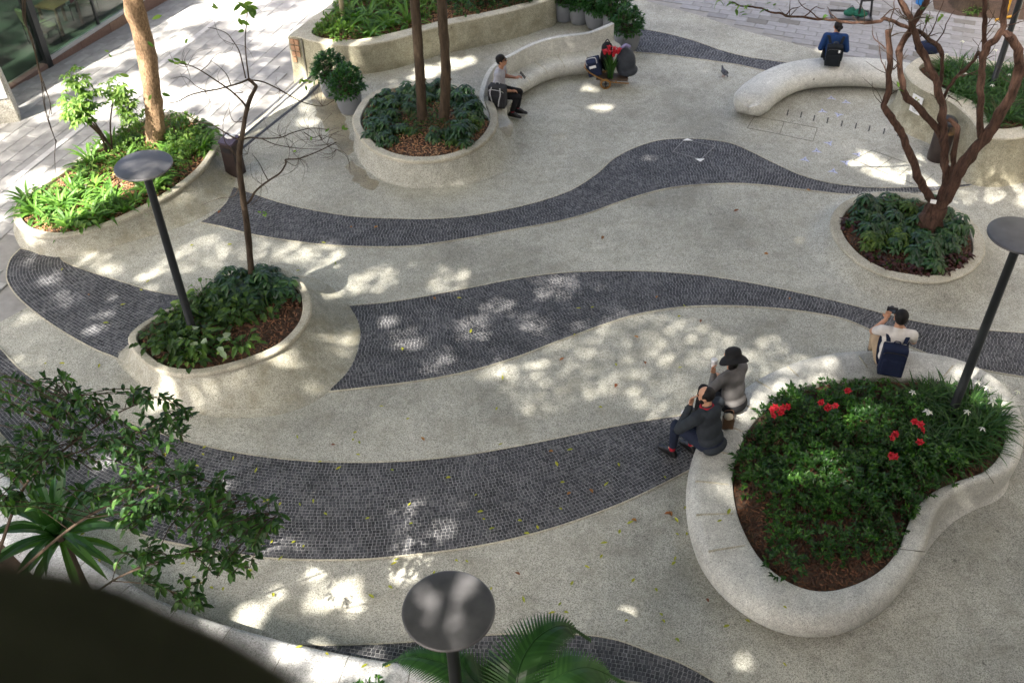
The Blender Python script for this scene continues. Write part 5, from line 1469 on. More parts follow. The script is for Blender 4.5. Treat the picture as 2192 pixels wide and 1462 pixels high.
# --- potted shrubs
POTB = [proto_shrub(400 + k, .37, .60, 1500, .085, .036, 'leaf_pot') for k in range(3)]
def potted(px, py, s, label, bush=0, bs=1.0):
    q = at(px, py, 0); o = empty('potted_shrub', (q.x, q.y, 0.001)); tag(o, label, 'potted shrub', 'potted shrubs in grey buckets')
    mb = MB(); mb.lathe([(.15 * s, 0), (.19 * s, .015), (.225 * s, .12), (.245 * s, .28), (.24 * s, .44), (.225 * s, .44), (.22 * s, .40)], n=28, cap1=True); mb.build('pot', M['pot'], o, smooth=True)
    mb = MB(); mb.lathe([(.215 * s, .395), (.1, .41)], n=20); mb.build('soil', M['soil'], o)
    f = link('foliage', POTB[bush], None, o, (0, 0, .36)); f.scale = (bs, bs, bs); f.rotation_euler = (0, 0, px)
potted(750, 238, 1.0, 'grey potted round bush in front, beside the round planter', 0, .95)
potted(713, 205, .9, 'grey potted round bush behind, closest to the walled bed', 1, .95)
potted(1206, 43, 1.0, 'grey potted shrub touching the right end of the walled bed', 2, 1.0)
potted(1240, 49, .95, 'second grey potted shrub from the walled bed end', 0, .95)
potted(1276, 58, 1.05, 'third grey potted shrub from the walled bed end', 1, .95)
potted(1312, 72, .95, 'grey potted shrub half hidden behind the curved bench back', 2, 1.05)
potted(1341, 105, 1.1, 'grey potted shrub at the tip of the curved bench beside the dark setts', 0, .92)

# ================================================================== BARE TREES, FOREGROUND FOLIAGE
def limb(pts, r0, r1, Y, dy=0.0, name='limb', mat='bark_red', parent=None, n=10, wob=.22, sub=4):
    P = []
    for k, q in enumerate(pts):
        if isinstance(q, Vector): P.append(q)
        else: P.append(atY(q[0], q[1], Y + dy * k / max(1, len(pts) - 1) + (q[2] if len(q) > 2 else 0)))
    S = spline(P, sub); L = len(S)
    if mat == 'bark_red': kf = .92 if name == 'trunk' else .76; r0 *= kf; r1 *= kf; lin = [P[i].lerp(P[i + 1], k / sub) for i in range(len(P) - 1) for k in range(sub)] + [P[-1]]; S = [(a * .45 + b_ * .55) + (Vector((noise.noise(a * 9), 0, noise.noise(a * 9 + Vector((9, 0, 0))))) * .022 if 0 < i < L - 1 else Vector()) for i, (a, b_) in enumerate(zip(S, lin))]; wob = max(wob, .55) if n > 6 else wob
    mb = MB(); mb.tube(S, [r0 + (r1 - r0) * (i / (L - 1)) for i in range(L)], n, wob=wob)
    o = mb.build(name, M[mat], smooth=True)
    return under(o, parent), S
# --- bare red-barked tree at the right
b = at(1983, 492, 0.34)
rt = empty('bare_tree', b); tag(rt, 'bare red-barked tree with twisting limbs in the low right planter', 'tree')
Yb = b.y
limb([b + Vector((-.02, 0, -.1)), (1986, 482), (1998, 460), (2008, 440)], .19, .155, Yb, 0, 'trunk', parent=rt, n=14)
limb([(2003, 452), (1990, 425), (1975, 400), (1960, 365), (1945, 325), (1935, 295), (1918, 268), (1895, 235), (1890, 225), (1902, 200), (1904, 160), (1905, 110), (1902, 65)], .085, .05, Yb, .15, parent=rt)
limb([(2010, 440), (2020, 410), (2028, 380), (2022, 345), (2020, 310), (2022, 285), (2016, 255), (2018, 230), (2010, 200), (1998, 165), (1985, 130), (1968, 100), (1958, 70), (1950, 45), (1935, 15), (1915, -20), (1900, -60)], .09, .045, Yb, .5, parent=rt)
limb([(2022, 300), (2005, 275), (1985, 250), (1960, 225), (1940, 210), (1933, 185), (1925, 140), (1925, 110), (1940, 80), (1955, 50), (1975, 20), (1995, -20), (2010, -50)], .07, .045, Yb + .2, .4, parent=rt)
limb([(2008, 442), (2025, 425), (2042, 395), (2056, 360), (2075, 335), (2098, 308), (2120, 280), (2140, 245), (2160, 210), (2172, 180), (2185, 145), (2180, 115), (2168, 85), (2160, 75)], .125, .07, Yb, -.4, parent=rt)
limb([(2100, 305), (2098, 270), (2098, 220), (2100, 170), (2105, 130), (2112, 100), (2130, 85), (2145, 60), (2150, 20), (2160, -30)], .065, .05, Yb - .15, 0, parent=rt)
limb([(2108, 110), (2106, 70), (2108, 30), (2112, -40)], .045, .035, Yb, 0, parent=rt)
limb([(2150, 70), (2168, 88), (2180, 115)], .055, .055, Yb - .2, 0, parent=rt)
limb([(2032, 390), (2042, 340), (2046, 300), (2050, 275), (2040, 262), (2030, 255)], .055, .045, Yb, .2, parent=rt)
limb([(2018, 215), (2030, 190), (2050, 165), (2085, 130), (2095, 112)], .035, .03, Yb + .4, -.3, parent=rt)
limb([(2016, 120), (2005, 100), (1985, 80), (1960, 65), (1930, 55), (1905, 42), (1890, 40), (1885, 45), (1850, 50), (1800, 47), (1750, 40), (1690, 36), (1660, 27), (1620, 18), (1585, 12), (1560, 5)], .045, .011, Yb + .5, -.1, 'branch', parent=rt, n=7)
limb([(2008, 200), (2016, 160), (2018, 130), (2015, 112)], .035, .03, Yb + .45, 0, parent=rt)
rt_r = random.Random(9)
for k, pts in enumerate(([(1885, 42), (1905, 22), (1925, 20), (1932, 35)], [(1902, 45), (1912, 30), (1914, 5), (1916, -20)], [(1970, 80), (1985, 45), (1990, 25)], [(1985, 85), (2000, 55), (2015, 15), (2022, -10)], [(2000, 95), (2020, 70), (2030, 40), (2044, 22)], [(1895, 105), (1870, 80), (1868, 55)], [(1902, 170), (1888, 130), (1875, 70)], [(2060, 165), (2095, 150), (2115, 140)], [(2165, 40), (2180, 25), (2200, 15)], [(2150, 55), (2185, 48), (2210, 40)], [(1720, 38), (1735, 22), (1748, 15), (1765, 20)], [(1760, 42), (1735, 28), (1715, 10), (1705, -5)], [(1680, 34), (1695, 20), (1725, 8)], [(1800, 46), (1780, 30), (1770, 15)], [(1912, 150), (1925, 130), (1945, 118)], [(2030, 205), (2045, 215), (2060, 230)], [(2100, 90), (2120, 65), (2140, 40)])):
    limb(pts, .013, .004, Yb + .3 + rt_r.uniform(-.2, .2), 0, 'twig', parent=rt, n=5, wob=0)
for k in range(70):
    x, y = rt_r.choice(((1905, 80), (1904, 160), (1958, 60), (1950, 45), (1975, 25), (2018, 230), (2050, 165), (2085, 130), (2105, 130), (2160, 60), (2172, 180), (2140, 245), (1925, 140), (2000, 95), (1985, 80), (1890, 225), (1935, 195), (1850, 50), (1760, 41), (1690, 36), (2108, 60), (2112, 20)))
    a = rt_r.uniform(-2.9, -.2); L = rt_r.uniform(25, 70); y0 = rt_r.uniform(-.2, .5)
    limb([(x, y), (x + L * .5 * math.cos(a), y + L * .5 * math.sin(a)), (x + L * math.cos(a + rt_r.uniform(-.5, .5)), y + L * math.sin(a + .2))], .007, .0025, Yb + y0, rt_r.uniform(-.2, .2), 'twig', 'bark_dark', rt, 4, 0)
mb = MB()
for x, y in ((1560, 5), (1550, 2), (1575, 15), (1600, 15), (1640, 20), (1585, 33), (1653, 12), (1773, 30), (1980, 30), (1985, 40), (2012, 38), (1998, 38), (1985, 15), (2145, 20), (1920, 190), (1590, 8), (1565, 10), (1540, 5)):
    c = atY(x, y, Yb + .35)
    for _ in range(2): leaf(mb, c + rdir(rt_r, -1) * .03, rdir(rt_r, -.8), Vector((0, 0, 1)), .10, .05, .25)
under(tag(mb.build('leaves', M['leaf_bright']), kind='stuff'), rt)
m1 = MB(); q = atY(1998, 432, Yb - .12); m1.box(q, (.09, .008, .06), Matrix.Rotation(R(-25), 3, 'X') @ Matrix.Rotation(R(10), 3, 'Y')); tagp = m1.build('name_tag', M['white']); under(tagp, rt)

# --- thin sapling in the oval planter
b = at(540, 598, 0.5); Ys = b.y
st = empty('sapling', b); tag(st, 'thin leafless sapling with fine twigs in the oval planter', 'tree')
S1 = [b + Vector((0, 0, -.08)), (538, 580), (532, 520), (527, 470), (521, 430), (516, 395), (512, 350), (513, 320), (517, 300)]
limb(S1, .05, .036, Ys, 0, 'trunk', 'bark_dark', st, 10)
limb([(517, 302), (521, 275), (526, 245), (534, 215), (547, 188), (545, 182), (532, 170)], .032, .020, Ys, .1, 'limb', 'bark_dark', st, 8)
for pts, r0 in (([(527, 232), (522, 222), (500, 200), (480, 185), (455, 168), (430, 152), (410, 142), (385, 136)], .015), ([(532, 170), (515, 178), (490, 185), (465, 192), (430, 198), (405, 205), (380, 218), (355, 222)], .013), ([(533, 170), (529, 140), (526, 110), (525, 80), (528, 50), (530, 15), (533, -20)], .011), ([(526, 168), (520, 140), (512, 110), (500, 90), (485, 72), (460, 62), (445, 60)], .010), ([(532, 172), (560, 175), (590, 188), (620, 205), (650, 220), (690, 228), (715, 215)], .011), ([(517, 300), (535, 295), (560, 297), (600, 295), (625, 285), (665, 275), (700, 278)], .012), ([(523, 440), (535, 430), (545, 412), (560, 398), (578, 385), (600, 370), (612, 350), (612, 342), (640, 340), (680, 325), (720, 305)], .018), ([(515, 300), (500, 295), (475, 280), (455, 268), (430, 262), (405, 250), (390, 240)], .012), ([(575, 388), (565, 370), (555, 350), (540, 330)], .009), ([(495, 185), (485, 160), (465, 140), (450, 130)], .007), ([(430, 152), (445, 140), (460, 120), (475, 112)], .006), ([(560, 297), (590, 310), (640, 318), (690, 320)], .008), ([(500, 200), (520, 198), (508, 192)], .006), ([(512, 400), (500, 420), (470, 425), (430, 440)], .007), ([(514, 345), (495, 320), (480, 300), (478, 260), (490, 230)], .008), ([(525, 260), (500, 260), (490, 230), (497, 200)], .006), ([(440, 195), (420, 185), (395, 165), (365, 170)], .006), ([(612, 345), (630, 355), (640, 350)], .006), ([(650, 283), (670, 295), (690, 290), (720, 300)], .007)):
    limb(pts, r0, r0 * .35, Ys + .05, random.Random(pts[1][0]).uniform(-.5, .5), 'branch', 'bark_dark', st, 5, 0)
rs_ = random.Random(12)
for k in range(90):      # hair-fine twigs
    x, y = rs_.choice(((400, 145), (470, 180), (440, 197), (600, 292), (660, 275), (640, 340), (700, 310), (560, 395), (500, 95), (600, 192), (690, 228), (620, 318), (530, 330), (690, 300), (720, 320)))
    a = rs_.uniform(0, 6.28); L = rs_.uniform(25, 75)
    limb([(x, y), (x + L * .5 * math.cos(a), y + L * .5 * math.sin(a)), (x + L * math.cos(a + .4), y + L * math.sin(a + .4))], .0032, .0016, Ys + rs_.uniform(-.4, .4), .1, 'twig', 'bark_dark', st, 4, 0)
mb = MB()
for x, y, n_, L in ((533, 15, 5, .13), (520, 10, 3, .13), (545, 25, 3, .13), (515, 40, 2, .13), (545, 35, 2, .12), (522, 60, 1, .1), (657, 178, 3, .08), (650, 170, 2, .08), (275, 160, 1, .12), (385, 135, 3, .09), (372, 130, 2, .09), (405, 85, 1, .09), (465, 23, 2, .09), (345, 38, 1, .12), (560, 455, 3, .06), (570, 460, 2, .06), (735, 272, 2, .09), (700, 285, 1, .07), (672, 290, 1, .07), (630, 322, 1, .07), (230, 115, 2, .06), (320, 92, 1, .1), (345, 200, 1, .12), (327, 200, 1, .1)):
    c = atY(x, y, Ys)
    for k in range(n_): leaf(mb, c + rdir(rs_, -1) * .03, Vector((rs_.uniform(-1, 1), rs_.uniform(-.5, .5), rs_.uniform(-1, .6))), Vector((0, -1, .5)), L * rs_.uniform(.8, 1.2), L * .42, .15)
under(tag(mb.build('leaves', M['leaf_bright']), kind='stuff'), st)

# --- hanging aerial roots at the upper left
hr = empty('hanging_roots', atY(85, 150, 11.0)); tag(hr, 'thin dark aerial roots hanging in front of the street at the upper left', 'roots')
for k, pts in enumerate(([(46, -60), (48, 0), (50, 45), (68, 80), (80, 140), (88, 170), (92, 210), (100, 250), (120, 305)], [(50, -60), (52, 20), (55, 50), (72, 95), (84, 150), (96, 185), (108, 225), (104, 260), (121, 305)], [(44, -60), (50, 30), (60, 65), (75, 115), (82, 150), (94, 200), (98, 235), (118, 300)], [(55, -60), (54, 10), (58, 60), (78, 120), (90, 175), (106, 215), (110, 245)], [(120, 300), (117, 330), (119, 370), (125, 400)])):
    limb(pts, .006, .004 if k < 4 else .0015, 11.0 + .02 * k, 0, 'root', 'bark_dark', hr, 5, 0)

# --- foreground tree at the lower left
ft = empty('foreground_tree', at(-60, 1330, .36)); tag(ft, 'small-leaved tree reaching in from the lower left over the dark setts', 'tree')
tb0 = at(-60, 1330, .36)
def fz(px, py, z): return at(px, py, z)
def bough(pts, r0, r1, nm='limb'):
    S = spline([Vector(p) for p in pts], 5); L = len(S)
    mb = MB(); mb.tube(S, [.55 * (r0 + (r1 - r0) * i / (L - 1)) for i in range(L)], 7, wob=.15)
    under(mb.build(nm, M['bark_dark'], smooth=True), ft); return S
trunk = bough([tb0 + Vector((0, 0, -.1)), tb0 + Vector((.05, .1, .8)), fz(-40, 1300, 2.0)], .07, .045, 'trunk')
K = trunk[-1]
BG = []
BG += bough([K, fz(5, 1160, 2.6), fz(30, 1090, 2.9), (fz(60, 1030, 3.1)), fz(110, 985, 3.3), fz(180, 930, 3.5), fz(250, 885, 3.6), fz(330, 850, 3.7)], .03, .008)
BG += bough([fz(60, 1030, 3.1), fz(70, 970, 3.3), fz(110, 910, 3.4), fz(150, 850, 3.5)], .014, .005)
BG += bough([fz(110, 985, 3.3), fz(190, 960, 3.4), fz(280, 930, 3.5), fz(370, 900, 3.6), fz(405, 900, 3.6)], .012, .005)
BG += bough([K, fz(90, 1180, 2.7), fz(180, 1110, 3.0), fz(260, 1070, 3.2), fz(340, 1036, 3.4), fz(420, 1022, 3.5), fz(500, 1060, 3.5), fz(590, 1105, 3.5)], .026, .006)
BG += bough([fz(180, 1110, 3.0), fz(290, 1095, 3.2), fz(400, 1090, 3.3), fz(480, 1110, 3.3), fz(545, 1140, 3.3)], .010, .004)
BG += bough([fz(-20, 1420, 2.2), fz(140, 1320, 2.5), fz(240, 1243, 2.7), fz(330, 1205, 2.9), fz(420, 1180, 3.0), fz(490, 1195, 3.0), fz(535, 1215, 3.0)], .022, .006)
BG += bough([fz(240, 1243, 2.7), fz(320, 1250, 2.8), fz(380, 1270, 2.8), fz(420, 1290, 2.8)], .01, .004)
BG += bough([fz(260, 1070, 3.2), fz(300, 1010, 3.4), fz(350, 975, 3.5), fz(390, 945, 3.5)], .010, .004)
crownpoly = [Vector((x, y, 0)) for x, y in [(-30, 790), (60, 800), (130, 795), (195, 825), (230, 825), (300, 815), (375, 840), (418, 895), (405, 945), (470, 985), (500, 1030), (560, 1065), (622, 1105), (575, 1145), (550, 1190), (560, 1225), (510, 1250), (440, 1240), (460, 1270), (420, 1312), (330, 1270), (300, 1205), (230, 1170), (250, 1130), (150, 1050), (60, 1090), (-30, 1120)]]
rc = random.Random(44)
lv = MB(); tw = MB()
cnt = 0
pts_c = []
while cnt < 400:
    x, y = rc.uniform(-30, 622), rc.uniform(790, 1312)
    if not inside(Vector((x, y, 0)), crownpoly): continue
    if 150 < x < 250 and 970 < y < 1040 and rc.random() < .4: continue
    if noise.noise(Vector((x * .012, y * .016, 5))) < -.12 and rc.random() < .75: continue
    z_ = 3.3 + rc.uniform(-.45, .55) - (0.5 if y > 1180 else 0)
    e = fz(x, y, z_)
    near = min(BG, key=lambda q: (q - e).length)
    if (near - e).length > 1.0: continue
    cnt += 1
    mid = near.lerp(e, .55) + Vector((0, 0, .05))
    S = spline([near, mid, e], 5)
    tw.tube(S, [.004] * len(S), 4, False)
    for k in range(rc.randint(6, 9)):
        t = rc.uniform(.35, 1.0); c = S[int(t * (len(S) - 1))]
        d = (e - near).normalized() * .5 + rdir(rc, -.9) * .9; d.z -= .35
        leaf(lv, c + rdir(rc, -1) * .012, d, Vector((0, 0, 1)), rc.uniform(.068, .108), rc.uniform(.032, .043), .15, .25)
under(tag(tw.build('twigs', M['bark_dark']), kind='stuff'), ft)
under(tag(lv.build('crown', M['leaf_tree']), kind='stuff'), ft)

# --- spiky strap plant by the seat wall
q = at(118, 1130, 1.95)
sp = empty('strap_plant', (q.x, q.y, .36)); tag(sp, 'large rosette of dark strap leaves in the lower left corner', 'plant')
mb = MB(); mb.tube([(0, 0, -.1), (0, 0, .8), (.02, 0, 1.58)], [.05, .045, .05], 8); mb.build('stem', M['bark_dark'], sp)
rk = random.Random(8)
for k in range(30):
    m1 = MB(); az = k * 2.4; strap(m1, (0.03 * math.cos(az), .03 * math.sin(az), 1.5), az, rk.uniform(.62, .92), rk.uniform(.075, .10), rk.uniform(.4, 1.35), rk.uniform(.5, 1.3), 6)
    m1.build('leaf', M['leaf_palm'], sp)
for k in range(16):
    m1 = MB(); az = k * 2.4 + 1; strap(m1, (0.03 * math.cos(az), .03 * math.sin(az), 1.42), az, rk.uniform(.6, .85), rk.uniform(.075, .10), rk.uniform(-.2, .5), rk.uniform(.5, 1.1), 6)
    m1.build('leaf', M['leaf_grass'], sp)
# --- palm at the bottom
pc_ = at(1105, 1590, 1.3)
pm = empty('palm', (pc_.x, pc_.y, .36)); tag(pm, 'feathery palm whose fronds rise at the bottom edge', 'palm')
mb = MB(); mb.tube([(0, 0, -.05), (0, 0, .5), (0, 0, 1.0)], [.06, .05, .04], 10); mb.build('trunk', M['bark_dark'], pm)
M['leaf_palm_light'] = leafmat('leaf_palm_light', [(0.035, .10, .028), (.05, .13, .036), (.07, .165, .045)], .35, .3)
def frond(pts, LL, mat, seed, side=1.0):
    r = random.Random(seed)
    S = spline([pc_ + Vector((0, 0, -.1))] + [at(x, y, z_) for x, y, z_ in pts], 8)
    f_ = resample(S, 64)
    mb = MB(); mb.tube(f_, [.014 - .011 * i / 63 for i in range(64)], 6)
    o = under(mb.build('frond', M[mat], smooth=True), pm)
    m2 = MB()
    for i in range(8, 64):
        t = (f_[min(i + 1, 63)] - f_[i - 1]).normalized(); sd = t.cross(Vector((0, 0, 1))).normalized()
        u = i / 63.0; L = LL * (math.sin(math.pi * min(1, .15 + u * .95)) ** .7 + .1)
        for s in (-1, 1):
            d0 = (sd * s * .85 + t * .55 + Vector((0, 0, .12))).normalized()
            p0 = f_[i]; seg = 4; P_ = [p0]; d = d0.copy()
            for k in range(seg):
                P_.append(P_[-1] + d * (L / seg)); d = (d + Vector((0, 0, -.22)) + t * .05).normalized()
            b0 = len(m2.v); wv = t * .016
            for k, q_ in enumerate(P_):
                w = (1 - (k / seg) ** 2) * .95 + .05; m2.v += [q_ - wv * w, q_ + wv * w]
            for k in range(seg): m2.f.append((b0 + 2 * k, b0 + 2 * k + 1, b0 + 2 * k + 3, b0 + 2 * k + 2)); m2.m.append(0)
    tag(m2.build('leaflets', M[mat], None), kind='stuff'); lf = bpy.data.objects[-1] if False else None
    return o, m2
def add_frond(*a, **k):
    o, m2 = frond(*a, **k)
    l = [x for x in bpy.data.objects if x.name.startswith('leaflets') and x.parent is None][-1]
    l.parent = o; l.matrix_parent_inverse = (pm.matrix_basis @ pm.matrix_basis.inverted()).inverted()
add_frond([(1040, 1480, 1.7), (960, 1425, 1.8), (880, 1405, 1.75), (822, 1422, 1.6)], .30, 'leaf_palm', 1)
add_frond([(1105, 1480, 1.8), (1115, 1420, 1.95), (1150, 1365, 2.0), (1205, 1338, 1.95), (1262, 1368, 1.75)], .34, 'leaf_palm', 2)
add_frond([(1150, 1490, 1.8), (1200, 1445, 1.95), (1262, 1428, 1.9), (1335, 1462, 1.7)], .34, 'leaf_palm_light', 3)
add_frond([(1060, 1490, 1.7), (1010, 1450, 1.85), (985, 1410, 1.9), (975, 1385, 1.85)], .28, 'leaf_palm', 4)
add_frond([(1120, 1500, 1.6), (1075, 1450, 1.7), (1060, 1420, 1.7), (1050, 1395, 1.65)], .26, 'leaf_palm', 5)
add_frond([(1170, 1530, 1.6), (1240, 1490, 1.7), (1320, 1490, 1.6), (1380, 1530, 1.4)], .30, 'leaf_palm', 6)
# small bush by the seat wall at the bottom
for x, y, s in ((785, 1475, .9), (740, 1500, 1.0), (830, 1490, .8)):
    p = at(x, y, .6); plant('evergreen_shrub', rp.choice(SHR), p, .34, x, s, 'small dark shrub peeping over the seat wall at the bottom', 'shrubs behind the seat wall')
for p in scatter([Vector((-6.5, 6.3, 0)), Vector((-5.2, 5.4, 0)), Vector((-3.2, 4.2, 0)), Vector((-.9, 3.9, 0)), Vector((2.5, 3.2, 0)), Vector((2.5, 2.2, 0)), Vector((-6.5, 2.2, 0))], .45, 0, .4, 3):
    plant('evergreen_shrub', rp.choice(SHR), p, .34, rp.uniform(0, 6), rp.uniform(1, 1.4), 'dark shrub in the bed below the viewpoint', 'shrubs of the bed below the viewpoint', rr=rp)

# --- dark ledge right under the lens, out of focus
M['moss'] = plain('dark_moss', (0.045, 0.046, 0.028), 0.95, var=0.4, nscale=12, bump=.6)
lp = spline([at(x, y, 9.21) for x, y in [(-420, 1150), (-150, 1185), (0, 1205), (130, 1222), (240, 1252), (335, 1296), (430, 1338), (530, 1392), (650, 1474), (780, 1570), (920, 1720)]], 5)
lo = [Vector((p.x, p.y, 0)) for p in lp] + [Vector((lp[-1].x, -1.2, 0)), Vector((lp[0].x - .4, -1.2, 0))]
lo = ccw(lo); nl_ = normals2(lo)
lg = empty('terrace_ledge', (-.6, -.4, 9.0)); tag(lg, 'dark mossy ledge blurred in the lower left corner', 'ledge')
mb = MB()
mb.rings([[p + q * o + Vector((0, 0, z_)) for p, q in zip(lo, nl_)] for o, z_ in ((-.01, 9.04), (0, 9.07), (.008, 9.17), (.008, 9.20), (.003, 9.21))], True, True, True)
under(mb.build('slab', M['moss'], smooth=True), lg)
# unseen wall at the viewpoint, added to cut sky light on camera-facing sides
bw = empty('viewpoint_shade_wall', (6.5, -2.6, 0)); tag(bw, 'unseen wall of the viewpoint building, added behind the camera to cut skylight', 'building')
mb = MB(); mb.box((6.2, -2.9, 7.0), (15.0, .6, 14.0)); under(mb.build('wall', plain('render_wall', (.22, .21, .19), .8, var=.15, nscale=2)), bw)
for k in range(6):
    for j in range(4):
        m1 = MB(); m1.box((0.2 + 2.3 * k, -2.59, 2.0 + 3.2 * j), (1.4, .03, 1.7)); w_ = under(m1.build('window', M['dark_wall']), bw)
sb_ = empty('side_shade_wall', (14.5, 12, 0)); tag(sb_, 'unseen tall wall added right of the plaza to darken that side', 'building')  # out of view, added to block light from the right
mb = MB(); mb.box((14.8, 14, 10.0), (.8, 40, 20.0)); under(mb.build('wall', plain('side_wall', (.20, .19, .17), .8, var=.15, nscale=2)), sb_)
for k in range(12):
    for j in range(5):
        m1 = MB(); m1.box((14.39, -3 + 3 * k, 2.2 + 3.4 * j), (.03, 1.8, 1.8)); under(m1.build('window', M['dark_wall']), sb_)
mb = MB(); mb.box((-.8, -1.9, 4.515), (2.2, 1.36, 9.03)); under(mb.build('wall_pier', M['planter']), lg)

# ================================================================== PEOPLE AND WHAT THEY CARRY
def _sphere(c, r, rot=None, nu=14, nv=9):
    vs = [Vector((0, 0, -1))]; fs = []
    for j in range(1, nv):
        t = math.pi * j / nv
        for i in range(nu):
            a = 2 * math.pi * i / nu; vs.append(Vector((math.sin(t) * math.cos(a), math.sin(t) * math.sin(a), -math.cos(t))))
    vs.append(Vector((0, 0, 1)))
    for i in range(nu): fs.append((0, 1 + (i + 1) % nu, 1 + i))
    for j in range(nv - 2):
        for i in range(nu): a = 1 + j * nu + i; b_ = 1 + j * nu + (i + 1) % nu; fs.append((a, b_, b_ + nu, a + nu))
    top = len(vs) - 1; s0 = 1 + (nv - 2) * nu
    for i in range(nu): fs.append((s0 + i, s0 + (i + 1) % nu, top))
    r = r if isinstance(r, (tuple, list)) else (r, r, r)
    out = []
    for v in vs:
        q = Vector((v.x * r[0], v.y * r[1], v.z * r[2]))
        if rot is not None: q = rot @ q
        out.append(q + Vector(c))
    return out, fs
def cap(a, ra, b_, rb, n=4):
    """tapered limb as overlapping spheres and a cone"""
    a, b_ = Vector(a), Vector(b_); parts = [_sphere(a, ra), _sphere(b_, rb)]
    t = (b_ - a)
    if t.length > 1e-5:
        d = t.normalized(); x = d.orthogonal().normalized(); y = d.cross(x); k = 12
        r0 = [a + (x * math.cos(2 * math.pi * i / k) + y * math.sin(2 * math.pi * i / k)) * ra for i in range(k)]
        r1 = [b_ + (x * math.cos(2 * math.pi * i / k) + y * math.sin(2 * math.pi * i / k)) * rb for i in range(k)]
        fs = [tuple(range(k))[::-1], tuple(range(k, 2 * k))] + [(i, (i + 1) % k, k + (i + 1) % k, k + i) for i in range(k)]
        parts.append((r0 + r1, fs))
    return parts
def ell(c, r, rot=None): return [_sphere(c, r, rot, 18, 12)]
def rbox(c, size, rot=None):
    mb = MB(); mb.box((0, 0, 0), size)
    return [([((rot @ v) if rot is not None else v) + Vector(c) for v in mb.v], mb.f)]
def melt(name, parts, mat, parent, voxel=0.010, smooth=6, factor=0.5):
    """overlapping volumes fused into one continuous skin"""
    mb = MB()
    for vs, fs in parts: mb.add(vs, fs)
    me = mesh(name, mb.v, mb.f); o = bpy.data.objects.new(name, me); col.objects.link(o)
    rm = o.modifiers.new('r', 'REMESH'); rm.mode = 'VOXEL'; rm.voxel_size = voxel
    sm = o.modifiers.new('s', 'SMOOTH'); sm.iterations = smooth; sm.factor = factor
    dg = bpy.context.evaluated_depsgraph_get(); dg.update()
    me2 = bpy.data.meshes.new_from_object(o.evaluated_get(dg)); me2.name = name
    bpy.data.objects.remove(o); bpy.data.meshes.remove(me)
    me2.materials.clear(); me2.materials.append(mat)
    me2.polygons.foreach_set('use_smooth', [True] * len(me2.polygons))
    return link(name, me2, None, parent)
def cloth(name, c, rough=0.85, var=0.18): return plain(name, c, rough, var=var, nscale=14, spec=.2, bump=.25)
SKIN = plain('skin', (0.50, 0.27, 0.17), 0.55, var=0.08, nscale=25)
SKIN2 = plain('skin_tan', (0.40, 0.20, 0.12), 0.55, var=0.08, nscale=25)
HAIR = plain('hair_black', (0.010, 0.009, 0.009), 0.6, var=.3, nscale=40, spec=.2)
def V(*a): return Vector(a)
def hand(w, d, up, side, curl=0.5):
    """palm, four unequal bent fingers and a thumb leaving the side of the palm; w wrist, d pointing direction"""
    d = V(*d).normalized(); s = d.cross(V(*up)).normalized(); n = s.cross(d).normalized(); w = V(*w)
    P = cap(w, .021, w + d * .03, .026) + ell(w + d * .055, (.03, .03, .03)) + cap(w + d * .045 + s * .02, .018, w + d * .085 + s * .018, .015) + cap(w + d * .045 - s * .02, .018, w + d * .085 - s * .018, .015)
    for k, L in enumerate((.066, .075, .07, .055)):
        b0 = w + d * .085 + s * (.03 - .02 * k) * side
        m1 = b0 + (d * math.cos(curl) - n * math.sin(curl)) * L * .5; m2 = m1 + (d * math.cos(curl * 2.2) - n * math.sin(curl * 2.2)) * L * .5
        P += cap(b0, .0095, m1, .009) + cap(m1, .009, m2, .0075)
    t0 = w + d * .035 + s * .028 * side; t1 = t0 + (d * .6 + s * side * .7 - n * .25).normalized() * .035; t2 = t1 + (d * .85 - n * .4 + s * side * .1).normalized() * .028
    P += cap(t0, .013, t1, .0105) + cap(t1, .0105, t2, .0085)
    return P
